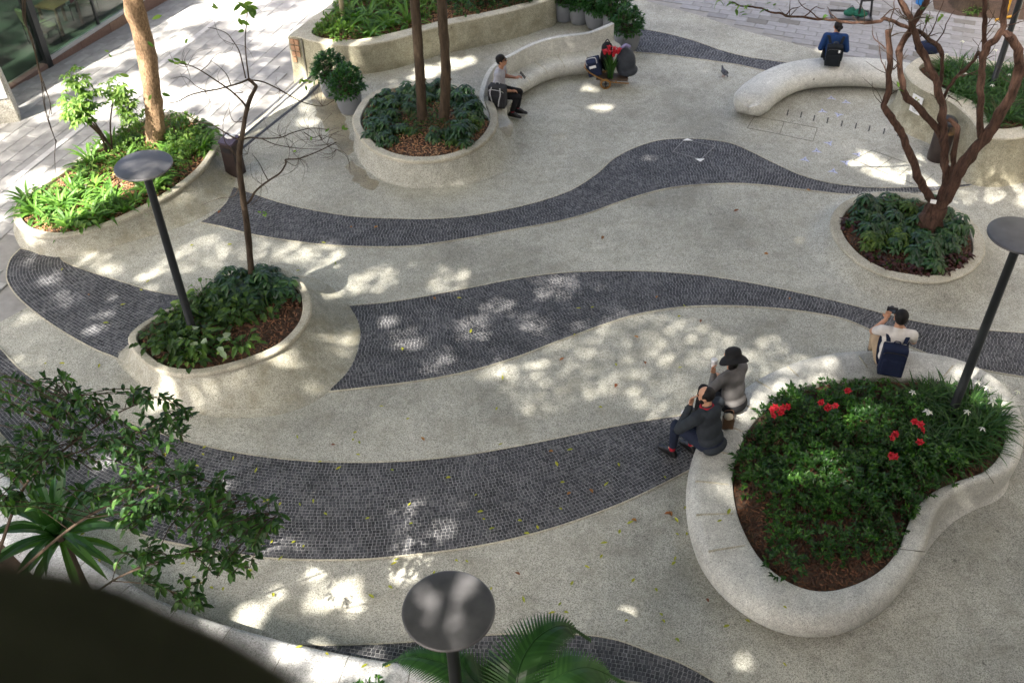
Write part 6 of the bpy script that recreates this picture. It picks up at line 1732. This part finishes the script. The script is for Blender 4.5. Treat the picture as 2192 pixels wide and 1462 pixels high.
def person(loc, rz, label, sp):
    root = empty('person', loc, rz); tag(root, label, 'person')
    g = sp.get
    lean = g('lean', 0.0); roll = g('roll', 0.0)
    def tz(v):                      # torso leaning forward about the hips
        q = V(v[0], v[1], v[2] - .10); q = Matrix.Rotation(-lean, 3, 'X') @ Matrix.Rotation(roll, 3, 'Y') @ q; return q + V(0, 0, .10)
    sh = g('sh', .185); skin = g('skin', SKIN)
    hip = [V(-.095, .02, .10), V(.095, .02, .10)]
    kn = [V(*q) for q in sp['knees']]; an = [V(*q) for q in sp['ankles']]; toe = [V(*q) for q in sp['toes']]
    S = [tz((-sh, 0, .55)), tz((sh, 0, .55))]; el = [V(*q) for q in sp['elbows']]; wr = [V(*q) for q in sp['wrists']]
    hy, hp = g('hyaw', 0.0), g('hpitch', 0.0)
    nb = tz((0, -.005, .60)); hc = nb + Matrix.Rotation(-lean * .4, 3, 'X') @ V(0, .03, .165)
    HR = Matrix.Rotation(hy, 3, 'Z') @ Matrix.Rotation(-hp, 3, 'X')
    def hd(x, y, z): return hc + HR @ V(x, y, z)
    # body: one continuous skin
    B = ell(hd(0, -.008, .02), (.076, .094, .10), HR) + ell(hd(0, .022, -.045), (.058, .066, .07), HR) + cap(nb - V(0, 0, .03), .062, hd(0, -.015, -.07), .054)
    B += cap(hd(0, .085, .0), .011, hd(0, .102, -.028), .014)                                   # nose
    for s in (-1, 1): B += ell(hd(s * .078, -.008, -.012), (.012, .022, .03), HR)                # ears
    B += ell(tz((0, 0, .45)), (.155, .095, .16)) + ell(tz((0, 0, .22)), (.135, .095, .14)) + ell(V(0, -.01, .10), (.16, .115, .10))
    for i, s in ((0, -1), (1, 1)):
        B += cap(S[i] + V(-s * .03, 0, 0), .06, el[i], .042) + cap(el[i], .042, wr[i], .027)
        B += hand(wr[i], (wr[i] - el[i]) if g('hdir') is None else g('hdir')[i], g('hup', ((0, 0, 1), (0, 0, 1)))[i], -s, g('curl', (.5, .5))[i])
        B += cap(hip[i], .085, kn[i], .055) + cap(kn[i], .053, an[i], .036) + cap(an[i], .034, an[i].lerp(toe[i] + V(0, 0, .01), .7), .018)
    melt('body', B, skin, root, .0075, 3)
    # shirt or jacket
    sl = g('sleeve', 1.0); f = g('loose', 1.0)
    T = ell(tz((0, -.005, .46)), (.168 * f, .112 * f, .165)) + ell(tz((0, 0, .30)), (.163 * f, .122 * f, .19)) + ell(tz((0, -.005, .16)), (.168 * f, .128 * f, .10)) + cap(S[0], .072 * f, S[1], .072 * f) + cap(tz((0, -.01, .54)), .075, tz((0, -.01, .60)), .066)
    for i in (0, 1):
        if sl <= 1: T += cap(S[i], .074 * f, S[i].lerp(el[i], .45 + .55 * sl), .058 * f)
        else: T += cap(S[i], .074 * f, el[i], .058 * f) + cap(el[i], .057 * f, el[i].lerp(wr[i], .9), .042 * f)
    T += g('extra_top', lambda tz_: [])(tz)
    melt('shirt', T, sp['top'], root, .011, 14)
    # trousers
    L = ell(V(0, -.015, .105), (.178, .138, .108))
    for i in (0, 1): L += cap(hip[i], .10, kn[i], .072) + cap(kn[i], .07, kn[i].lerp(an[i], g('cuff', .92)), .052)
    melt('trousers', L, sp['bottom'], root, .011, 5)
    for i in (0, 1):
        d = (toe[i] - an[i]); d.z = 0; d.normalize(); s_ = V(-d.y, d.x, 0)
        zf = toe[i].z - .01
        hl = V(an[i].x, an[i].y, zf) - d * .045
        sh_ = cap(hl + V(0, 0, .03), .042, hl + d * .15 + V(0, 0, .022), .044) + cap(hl + d * .15 + V(0, 0, .022), .044, hl + d * .225 + V(0, 0, .01), .034) + cap(hl + V(0, 0, .03), .042, V(an[i].x, an[i].y, zf + .085), .046) + cap(V(an[i].x, an[i].y, zf + .085), .046, hl + d * .14 + V(0, 0, .04), .042)
        so = melt('shoe', sh_, sp['shoe'], root, .009, 3)
        if g('sole'):
            m1 = melt('sole', cap(hl + V(0, 0, -.012), .036, hl + d * .215 + V(0, 0, -.014), .033), sp['sole'], so, .009, 2)
        if g('sock'):
            mb = MB(); p0 = an[i] + V(0, 0, -.03); mb.tube([p0, p0 + (kn[i] - an[i]).normalized() * .09], .041, 12); mb.build('sock', sp['sock'], root, smooth=True)
    # hair
    hm = g('hairmat', HAIR); style = g('hair', 'short')
    Hh = []
    if style in ('short', 'balding'):
        Hh += ell(hd(0, -.03, .015), (.081, .082, .085), HR)
        if style == 'short': Hh += ell(hd(0, -.01, .055), (.083, .098, .078), HR)
        else: Hh += ell(hd(0, -.034, .045), (.08, .078, .078), HR)
        for s in (-1, 1): Hh += ell(hd(s * .066, -.005, .02), (.018, .035, .05), HR)
    if style == 'tied': Hh += ell(hd(0, -.02, .03), (.084, .096, .092), HR) + ell(hd(.0, -.12, -.01), (.035, .05, .05), HR) + ell(hd(.05, -.11, .03), (.03, .03, .045), HR)
    if style == 'long': Hh += ell(hd(0, -.025, .02), (.083, .09, .095), HR) + ell(hd(0, -.06, -.08), (.075, .05, .09), HR)
    if Hh: melt('hair', Hh, hm, root, .008, 3)
    if g('beard'): melt('beard', ell(hd(0, .05, -.085), (.05, .045, .045), HR) + ell(hd(-.05, .03, -.065), (.014, .03, .04), HR) + ell(hd(.05, .03, -.065), (.014, .03, .04), HR) + ell(hd(0, .085, -.045), (.028, .014, .01), HR), hm, root, .007, 2)
    eyeb = plain('eye_dark', (.02, .015, .012), .2)
    for s in (-1, 1):
        mb = MB(); mb.add(*_sphere(hd(s * .031, .080, .008), .009, None, 8, 6)); mb.build('eye', eyeb, root, smooth=True)
        mb = MB(); mb.tube([hd(s * .014, .088, .026), hd(s * .032, .088, .031), hd(s * .05, .078, .026)], .0045, 5); mb.build('eyebrow', hm, root)
    mb = MB(); mb.tube([hd(-.022, .082, -.058), hd(0, .09, -.056), hd(.022, .082, -.058)], .005, 5); mb.build('mouth', plain('lips', (.28, .09, .07), .5), root)
    if g('glasses'):
        mb = MB()
        for s in (-1, 1): mb.add(*_sphere(hd(s * .033, .092, .006), (.027, .008, .021), HR, 10, 7)); 
        mb.tube([hd(-.075, .0, .015), hd(-.06, .088, .014), hd(.06, .088, .014), hd(.075, .0, .015)], .004, 5)
        mb.build('sunglasses', M['black'], root, smooth=True)
    return root, tz, hd, HR, hc
def inperson(root, v): return root.matrix_basis @ V(*v)
def held(name, root, v, label, cat, rz=0.0):
    p = Matrix.Translation(root.location) @ Matrix.Rotation(root.rotation_euler.z, 4, 'Z') @ V(*v)
    o = empty(name, p, root.rotation_euler.z + rz); tag(o, label, cat); return o
C_NAVY = cloth('navy_cloth', (.012, .018, .045)); C_BEIGE = cloth('beige_cloth', (.42, .31, .2)); C_WHITE = cloth('white_shirt', (.68, .64, .60)); C_GREY = cloth('grey_jumper', (.13, .125, .125)); C_CHAR = cloth('charcoal_hoodie', (.030, .036, .044)); C_JEAN = cloth('dark_jeans', (.016, .022, .042)); C_POLO = cloth('grey_polo', (.36, .36, .40)); C_BLACK = cloth('black_cloth', (.014, .014, .016)); C_BLUE = cloth('blue_jacket', (.012, .04, .13)); C_RED = cloth('red_knit', (.30, .015, .03)); SHOE = plain('black_shoe', (.012, .012, .013), .35); WSOLE = plain('white_sole', (.7, .7, .7), .6)
def cup(o, body, lid, mark=None):
    mb = MB(); mb.lathe([(.028, 0), (.038, .10), (.040, .102)], n=18); b_ = mb.build('cup', body, o, smooth=True)
    mb = MB(); mb.lathe([(.042, .1025), (.042, .112), (.034, .116), (.032, .122)], n=18); mb.build('lid', lid, o, smooth=True)
    if mark:
        mb = MB()
        mb.rings([[V(.0345 * math.cos(a), .0345 * math.sin(a), z_) for a in [k * .16 for k in range(-3, 4)]] for z_ in (.045, .055, .065, .072)], False, False, False)
        mb.build('mark', mark, b_)
KRAFT = plain('kraft_card', (.42, .22, .12), .7); 

# --- photographer on the far rim
loc = at(1899, 784, .452)
pr, tz, hd, HR, hc = person(loc, R(-17), 'person in a white T-shirt and navy backpack taking a photo on the far rim', dict(lean=.10, sh=.19, knees=[(-.20, .34, .22), (.15, .42, .10)], ankles=[(-.17, .50, -.18), (.15, .52, -.34)], toes=[(-.17, .64, -.29), (.16, .68, -.43)], elbows=[(-.27, .20, .38), (.25, .18, .34)], wrists=[(-.15, .21, .60), (.00, .26, .56)], hdir=((.1, .3, 1), (-.3, .4, 1)), hup=((0, 1, 0), (0, 1, 0)), top=C_WHITE, bottom=C_BEIGE, shoe=SHOE, sleeve=.3, hyaw=.12, hpitch=-.1))
cm = held('phone_camera', pr, (-.10, .27, .715), 'black camera held up in front of the photographer', 'camera')
mb = MB(); mb.box((0, 0, 0), (.13, .03, .085)); mb.build('body', M['black'], cm); mb = MB(); mb.lathe([(.028, 0), (.028, .045), (.022, .05)], n=16); lo_ = mb.build('lens', M['black'], cm, smooth=True); lo_.rotation_euler = (R(-90), 0, 0); lo_.location = (0, .015, 0)
mb = MB(); mb.box((0, -.0165, 0), (.08, .003, .055)); mb.build('screen', plain('screen', (.05, .07, .10), .15), cm)
def backpack(o, mat, w=.31, d=.16, h=.47, trim=None, straps=True):
    melt('pack', rbox((0, 0, h * .47), (w, d, h * .9)) + ell((0, 0, h * .88), (w * .46, d * .48, h * .12)), mat, o, .012, 6)
    melt('front_pocket', rbox((0, -d * .52, h * .32), (w * .82, d * .22, h * .5)), mat, o, .012, 5)
    mb = MB(); mb.tube(spline([(-w * .42, -d * .35, h * .62), (-w * .40, -d * .56, h * .78), (0, -d * .60, h * .82), (w * .40, -d * .56, h * .78), (w * .42, -d * .35, h * .62)], 5), .006, 5); mb.build('zip', trim or M['black'], o)
    mb = MB(); mb.tube(spline([(-.04, 0, h * .97), (-.03, 0, h * 1.07), (.03, 0, h * 1.07), (.04, 0, h * .97)], 4), .008, 6); mb.build('handle', trim or mat, o)
    if straps:
        for s in (-1, 1):
            mb = MB(); pts = spline([(s * .10, d * .45, h * .93), (s * .125, d * .85, h * 1.10), (s * .145, d * 1.35, h * 1.13), (s * .15, d * 1.85, h * .90), (s * .165, d * 1.8, h * .55), (s * .16, d * .9, h * .25), (s * .14, d * .4, h * .15)], 5)
            rr = []
            for q in pts: rr.append([q + V(-.026, 0, 0), q + V(.026, 0, 0), q + V(.026, .005, .008), q + V(-.026, .005, .008)])
            mb.rings(rr); mb.build('strap', mat, o)
bp = held('backpack', pr, (.01, -.205, .06), 'navy backpack worn by the person taking a photo', 'backpack'); backpack(bp, C_NAVY)
bp.rotation_euler.x = R(-6)

# --- person in the black hat
loc = at(1569, 874, .452)
ph, tz, hd, HR, hc = person(loc, R(38), 'person in a wide black hat and grey jumper drinking from a white cup', dict(lean=.22, sh=.17, knees=[(-.10, .42, .08), (.10, .42, .08)], ankles=[(-.10, .46, -.34), (.10, .44, -.34)], toes=[(-.10, .60, -.43), (.10, .58, -.43)], elbows=[(-.22, .20, .32), (.25, .16, .28)], wrists=[(-.10, .30, .44), (.12, .34, .22)], hdir=((.05, .3, 1), (-.2, 1, .0)), hup=((0, 1, 0), (0, 0, 1)), top=C_GREY, bottom=C_BLACK, shoe=SHOE, sleeve=1.3, hair='long', hyaw=.1, hpitch=-.25, loose=1.05))
hat = empty('sun_hat', (0, 0, 0)); tag(hat, 'wide-brimmed floppy black hat on the person drinking', 'hat')
hat.location = Matrix.Translation(ph.location) @ Matrix.Rotation(ph.rotation_euler.z, 4, 'Z') @ hd(0, -.01, .05)
hat.rotation_euler = (R(-24), R(6), ph.rotation_euler.z)
mb = MB(); rr = []
prof = [(.165, -.045, 1), (.17, -.04, 1), (.16, -.022, 1), (.118, .0, .6), (.098, .012, 0), (.096, .05, 0), (.088, .085, 0), (.06, .105, 0), (.01, .112, 0)]
for r_, z_, wv in prof:
    rr.append([V(r_ * math.cos(a) * (1 + .12 * wv * math.sin(a)), r_ * math.sin(a) * 1.08, z_ + wv * (.022 * math.sin(2 * a + .5) - .03 * math.cos(a) * math.cos(a))) for a in [k * 2 * math.pi / 36 for k in range(36)]])
mb.rings(rr, True, True, True); mb.build('felt', plain('black_felt', (.008, .008, .009), .9), hat, smooth=True)
cu = held('paper_cup', ph, (-.085, .335, .53), 'white paper cup held by the person in the black hat', 'cup'); cup(cu, M['white'], M['white'], KRAFT)

# --- bearded man
loc = at(1519, 956, .452)
pb, tz, hd, HR, hc = person(loc, R(40), 'bearded person in a dark hoodie resting chin on hand on the seat rim', dict(lean=.26, sh=.195, knees=[(-.13, .44, .12), (.12, .44, .06)], ankles=[(-.12, .46, -.33), (.12, .34, -.34)], toes=[(-.13, .61, -.43), (.13, .50, -.43)], elbows=[(-.25, .30, .24), (.25, .26, .20)], wrists=[(-.06, .32, .52), (.10, .40, .16)], hdir=((.25, .1, 1), (-.4, 1, 0)), hup=((0, 1, 0), (0, 0, 1)), top=C_CHAR, bottom=C_JEAN, shoe=SHOE, sleeve=1.3, hair='balding', beard=True, hpitch=.12, hyaw=.45, sock=C_RED, cuff=.84, loose=1.1, extra_top=lambda tz_: ell(tz_((0, -.10, .56)), (.13, .065, .075)) + cap(tz_((-.11, -.05, .59)), .04, tz_((-.04, .07, .57)), .032) + cap(tz_((.11, -.05, .59)), .04, tz_((.04, .07, .57)), .032) + ell(tz_((0, -.06, .06)), (.19, .12, .08))))
mb = MB(); mb.tube([tz((.07 * math.cos(a), .075 * math.sin(a), .615)) for a in [k * .4 for k in range(17)]], .016, 6); mb.build('collar', C_RED, pb, smooth=True)
ck = held('coffee_cup', pb, (-.02, .42, .17), 'brown paper cup held at the bearded person\'s lap', 'cup'); cup(ck, KRAFT, M['white'])
bg = empty('handbag', at(1556, 915, .452)); tag(bg, 'small brown bag with a cream top between the two seated people', 'bag')
melt('bag', rbox((0, 0, .09), (.14, .09, .17)), plain('tan_leather', (.13, .07, .035), .5), bg, .01, 5); melt('knit_top', ell((0, 0, .19), (.06, .05, .045)), cloth('cream_knit', (.6, .52, .4)), bg, .01, 3)
mb = MB(); mb.tube(spline([(-.06, 0, .16), (-.05, .03, .26), (.05, .03, .26), (.06, 0, .16)], 5), .006, 5); mb.build('strap', plain('strap_leather', (.1, .05, .03), .5), bg)

# --- man in sunglasses on the curved bench
loc = at(1068, 206, .375)
ps, tz, hd, HR, hc = person(loc, R(-104), 'person in sunglasses and a grey polo shirt looking at a phone on the curved bench', dict(lean=.08, sh=.2, skin=SKIN2, knees=[(-.10, .40, .08), (.11, .40, .08)], ankles=[(-.07, .36, -.27), (.10, .28, -.27)], toes=[(-.07, .52, -.355), (.12, .44, -.355)], elbows=[(-.28, .08, .30), (.27, .08, .28)], wrists=[(-.14, .32, .36), (.12, .28, .20)], hdir=((.2, .9, .5), (-.5, 1, -.1)), hup=((0, 0, 1), (0, 0, 1)), top=C_POLO, bottom=C_BLACK, shoe=SHOE, sole=WSOLE, sock=C_RED, cuff=.86, sleeve=.35, glasses=True, hpitch=-.25, hyaw=.1))
ps.scale = (.94, .94, .94)
pn_ = held('phone', ps, (-.10, .44, .42), 'black phone in the hand of the person in sunglasses', 'phone'); mb = MB(); mb.box((0, 0, 0), (.075, .01, .15), Matrix.Rotation(R(40), 3, 'X')); mb.build('case', M['black'], pn_); mb = MB(); mb.box((0, -.006, .004), (.066, .002, .135), Matrix.Rotation(R(40), 3, 'X')); mb.build('screen', plain('phone_screen', (.03, .04, .06), .1), pn_)
q = at(1066, 228, .38); b2 = empty('rucksack', q, R(-20)); tag(b2, 'black and grey rucksack with pale straps on the curved bench end', 'backpack')
backpack(b2, cloth('pack_grey', (.035, .036, .04)), .32, .18, .46, plain('pale_trim', (.42, .42, .44), .6), False)
for s in (-1, 1):
    mb = MB(); mb.tube(spline([(s * .08, -.095, .42), (s * .10, -.135, .32), (s * .07, -.14, .18), (s * .05, -.12, .06)], 5), .012, 6); mb.build('strap', plain('pale_strap', (.40, .40, .42), .6), b2)

# --- person on the rounded bench, back turned
loc = at(1779, 134, .452)
p5, tz, hd, HR, hc = person(loc, R(-13), 'person in a blue jacket sitting with back turned on the far rounded bench', dict(lean=.24, sh=.19, knees=[(-.12, .42, .08), (.12, .42, .08)], ankles=[(-.16, .46, -.34), (.12, .46, -.34)], toes=[(-.2, .60, -.43), (.13, .60, -.43)], elbows=[(-.27, .06, .28), (.27, .06, .28)], wrists=[(-.10, .26, .2), (.10, .26, .2)], top=C_BLUE, bottom=C_BLACK, shoe=WSOLE, sleeve=1.3, hair='tied', hyaw=.25, hpitch=-.15, loose=1.08, skin=SKIN2))
p5.scale = (.9, .9, .9)
b3 = held('daypack', p5, (.0, -.19, .03), 'dark backpack worn by the person in the blue jacket', 'backpack'); backpack(b3, cloth('pack_dark', (.010, .013, .017)), .29, .15, .44, plain('pack_trim', (.05, .055, .06), .5))
m1 = MB(); m1.box((.08, -.10, .33), (.035, .01, .05)); m1.build('reflector', M['white'], b3)
b4 = empty('shoulder_bag', at(1984, 112, .86)); tag(b4, 'dark navy bag resting on the far rim of the tall right planter', 'bag')
melt('bag', ell((0, .03, .08), (.24, .14, .13)) + ell((.1, .03, .05), (.17, .13, .1)), C_NAVY, b4, .012, 4); mb = MB(); mb.tube(spline([(-.15, 0, .14), (0, -.02, .23), (.15, 0, .13)], 6), .01, 6); mb.build('handle', M['black'], b4)

# --- loaded hand trolley
q = at(1297, 181, 0); tr = empty('hand_trolley', q, R(-8)); tag(tr, 'folding hand trolley loaded with bags and red flowers before the curved bench', 'trolley')
BRASS = plain('worn_brass', (.30, .16, .05), .45, .6)
for s in (-1, 1):
    mb = MB(); mb.tube(spline([(-.42, .16 * s, .42), (-.30, .16 * s, .30), (.05, .15 * s, .14), (.45, .15 * s, .12)], 5), .013, 8); mb.build('rail', BRASS, tr, smooth=True)
    mb = MB(); w = [(.105, -.018), (.105, .018), (.075, .02), (.075, -.02)]
    rr = [[V(r_ * math.cos(a), y_, r_ * math.sin(a)) + V(.0, .19 * s, .105) for a in [k * 2 * math.pi / 24 for k in range(24)]] for r_, y_ in w + w[:1]]
    mb.rings(rr, True, False, False); wl = mb.build('wheel', BRASS, tr, smooth=True)
    mb = MB(); mb.tube([(0, .19 * s - .012, .105), (0, .19 * s + .012, .105)], .03, 10); mb.tube([(0, .19 * s, .03), (0, .19 * s, .18)], .008, 5); mb.tube([(-.075, .19 * s, .105), (.075, .19 * s, .105)], .008, 5); mb.build('hub', M['black'], wl)
for nm, x0 in (('handle', -.42), ('cross_bar', -.1), ('cross_bar', .2)):
    mb = MB(); z_ = .42 if nm == 'handle' else .15; mb.tube([(x0, -.17, z_), (x0, .17, z_)], .014, 8); mb.build(nm, BRASS if nm != 'handle' else plain('wood_grip', (.45, .24, .1), .5), tr, smooth=True)
mb = MB(); mb.box((.12, 0, .165), (.62, .32, .012)); mb.build('platform', plain('worn_board', (.10, .07, .05), .7), tr)
def on_tr(name, v, label, cat): o = empty(name, tr.matrix_basis @ V(*v) if False else (Matrix.Translation(tr.location) @ Matrix.Rotation(tr.rotation_euler.z, 4, 'Z') @ V(*v))); tag(o, label, cat); return o
t1 = on_tr('tote_bag', (-.20, 0, .22), 'navy tote bag with a white patch at the trolley handle end', 'bag'); t1.rotation_euler = (0, R(-18), R(-8))
melt('bag', rbox((0, 0, .16), (.26, .30, .30)), C_NAVY, t1, .012, 6); mb = MB(); mb.box((.0, -.158, .22), (.13, .008, .05)); mb.build('patch', M['white'], t1); mb = MB(); mb.tube(spline([(-.1, -.15, .28), (-.09, -.16, .40), (.09, -.16, .40), (.1, -.15, .28)], 5), .01, 6); mb.build('handle', plain('bag_piping', (.4, .41, .44), .5), t1)
t2 = on_tr('sack', (.36, .08, .175), 'big slate-grey sack at the far end of the trolley', 'bag')
melt('sack', ell((0, 0, .27), (.20, .19, .29)) + ell((.04, 0, .12), (.21, .19, .13)) + ell((-.05, .02, .50), (.12, .11, .09)), cloth('slate_cloth', (.035, .04, .05), .6), t2, .014, 5); mb = MB(); mb.tube(spline([(-.1, 0, .55), (-.03, -.03, .64), (.06, -.02, .60)], 5), .03, 7); mb.build('tie', plain('lilac_cloth', (.22, .2, .34), .7), t2, smooth=True)
t3 = on_tr('black_bag', (-.02, .20, .175), 'small rounded black bag standing up behind the red flowers', 'bag')
melt('bag', ell((0, 0, .30), (.13, .11, .28)) + ell((0, 0, .50), (.11, .10, .12)), C_BLACK, t3, .012, 5); mb = MB(); mb.tube(spline([(-.05, 0, .6), (0, 0, .67), (.05, 0, .6)], 4), .012, 6); mb.build('handle', M['black'], t3)
t4 = on_tr('flower_bunch', (.08, -.06, .172), 'bunch of red flowers in long green leaves on the trolley', 'flowers'); rb_ = random.Random(6)
mb = MB()
for k in range(46): strap(mb, (rb_.uniform(-.05, .05), rb_.uniform(-.05, .05), 0), rb_.uniform(0, 6.28), rb_.uniform(.38, .56), .035, rb_.uniform(1.25, 1.55), .25, 4)
tag(mb.build('stalks', M['leaf_grass'], t4), kind='stuff')
for k in range(13):
    m1 = MB(); c = V(rb_.uniform(-.16, .14), rb_.uniform(-.09, .09), rb_.uniform(.50, .62)); m1.add(*_sphere(c, (.03, .03, .045), None, 8, 6))
    for j in range(5): a = j * 1.257; leaf(m1, c, V(math.cos(a), math.sin(a), .7), V(0, 0, 1), .07, .04, .1)
    m1.build('bloom', M['petal_red'], t4)

# --- pigeon
q = at(1549, 165, 0); pg = empty('pigeon', q, R(20)); tag(pg, 'grey pigeon walking on the paving left of the rounded bench', 'bird')
pg.scale = (.85, .85, .85)
FE = plain('pigeon_grey', (.06, .065, .08), .6, var=.4, nscale=30)
melt('body', ell((0, 0, .12), (.055, .11, .06), Matrix.Rotation(R(15), 3, 'X')) + cap((0, .08, .15), .03, (0, .105, .205), .022) + ell((0, .115, .215), (.022, .028, .022)) + cap((0, -.09, .11), .028, (0, -.17, .09), .016), FE, pg, .006, 3)
for s in (-1, 1):
    mb = MB(); mb.add(*_sphere((s * .05, -.02, .125), (.012, .095, .035), None, 10, 7)); mb.build('wing', plain('wing_dark', (.06, .065, .075), .6), pg, smooth=True)
    mb = MB(); mb.tube([(s * .022, .0, .07), (s * .022, .01, .0)], .004, 5); mb.tube([(s * .022, -.01, .004), (s * .022, .04, .004)], .004, 4); mb.build('leg', plain('pink_leg', (.4, .12, .1), .6), pg)
mb = MB(); mb.tube([(0, .14, .212), (0, .162, .206)], [.006, .002], 5); mb.build('beak', M['black'], pg)

# --- barrier stand with sandbags, street clutter at the upper right
q = at(1822, 40, 0.02); sd_ = empty('sign_stand', q, R(-6)); tag(sd_, 'black metal stand weighted with sandbags on the far paving', 'stand')
for nm, a_, b_ in (('base_bar', (-.42, -.1, .02), (.42, -.1, .02)), ('base_bar', (-.42, .35, .02), (.42, .35, .02)), ('base_bar', (-.42, -.1, .02), (-.42, .35, .02)), ('base_bar', (.42, -.1, .02), (.42, .35, .02)), ('upright', (.12, -.1, .03), (.17, .1, 1.6)), ('upright', (.42, .05, .03), (.22, .1, 1.6)), ('brace', (.15, 0, .4), (.40, .05, .4))):
    mb = MB(); mb.tube([a_, b_], .024, 6); mb.build(nm, M['black'], sd_)
for k, (dx, dy) in enumerate(((-.02, .05), (.16, -.02))):
    o = empty('sandbag', q + V(dx, dy, .045), R(20 - 40 * k)); tag(o, 'green sandbag %s on the black stand' % ('at the left' if k == 0 else 'at the right'), 'sandbag')
    melt('bag', ell((0, 0, .07), (.17, .12, .075)) + ell((0, 0, .13), (.10, .07, .05)), cloth('green_canvas', (.015, .09, .06)), o, .012, 4)
    mb = MB(); mb.tube(spline([(-.05, 0, .16), (0, 0, .22), (.05, 0, .16)], 4), .01, 6); mb.build('handle', M['black'], o)
pit = tag(link('tree_pit', flat_poly([at(x, y, .024) for x, y in [(1990, -30), (2000, 20), (2050, 34), (2120, 40), (2230, 45), (2260, -40)]], .024), M['soil']), 'bare soil tree pit at the upper right corner', kind='structure')
q = at(2075, 12, .02); tt = empty('street_tree', q); tag(tt, 'thick dark street tree trunk at the upper right corner', 'tree')
mb = MB(); mb.tube(spline([q + V(0, 0, -.1), q + V(0, 0, .1), q + V(0, .1, .8), q + V(-.1, .2, 3), q + V(-.2, .2, 8)], 4), [.55, .5, .46, .42, .38, .34, .32, .3, .3, .29, .28, .27, .26, .25, .24, .22, .2], 16, wob=.3); under(mb.build('trunk', M['bark_dark'], smooth=True), tt)
mb = MB(); r = random.Random(2)
for k in range(420): c = q + V(-.2, .4, 9.4) + rdir(r, -.4) * r.uniform(.6, 2.2); leaf(mb, c, rdir(r, -.8), V(0, 0, 1), .3, .13, .3)
under(tag(mb.build('crown', M['leaf_canopy']), kind='stuff'), tt)
for x, y, s in ((2088, 28, .7), (2072, 33, .5)):
    p = at(x, y, .03); plant('yellow_weed', BROADB[0], p, .03, x, s, 'small yellow-green plant at the foot of the street tree', 'weeds at the street tree')
q = at(2150, 42, .03); yb = empty('yellow_barrier', q, R(15)); tag(yb, 'yellow metal barrier leg by the street tree', 'barrier'); YEL = plain('yellow_paint', (.5, .27, .02), .5)
for nm, a_, b_ in (('post', (0, 0, 0), (.05, .05, 1.1)), ('foot', (-.25, -.03, .03), (.2, .03, .03)), ('rail', (.05, .05, 1.08), (1.2, .2, 1.08))):
    mb = MB(); mb.tube([a_, b_], .028, 8); mb.build(nm, YEL, yb, smooth=True)
q = at(1972, 8, .02); bl = empty('blue_bucket', q); tag(bl, 'blue plastic bucket at the top edge behind the bare tree', 'bucket')
mb = MB(); mb.lathe([(.12, 0), (.16, .34), (.17, .35), (.155, .345), (.115, .03)], n=20, cap1=True); mb.build('body', plain('blue_plastic', (.03, .2, .55), .4), bl, smooth=True); mb = MB(); mb.tube(spline([(-.16, 0, .34), (-.1, .1, .44), (.1, .1, .44), (.16, 0, .34)], 5), .006, 5); mb.build('handle', M['white'], bl)
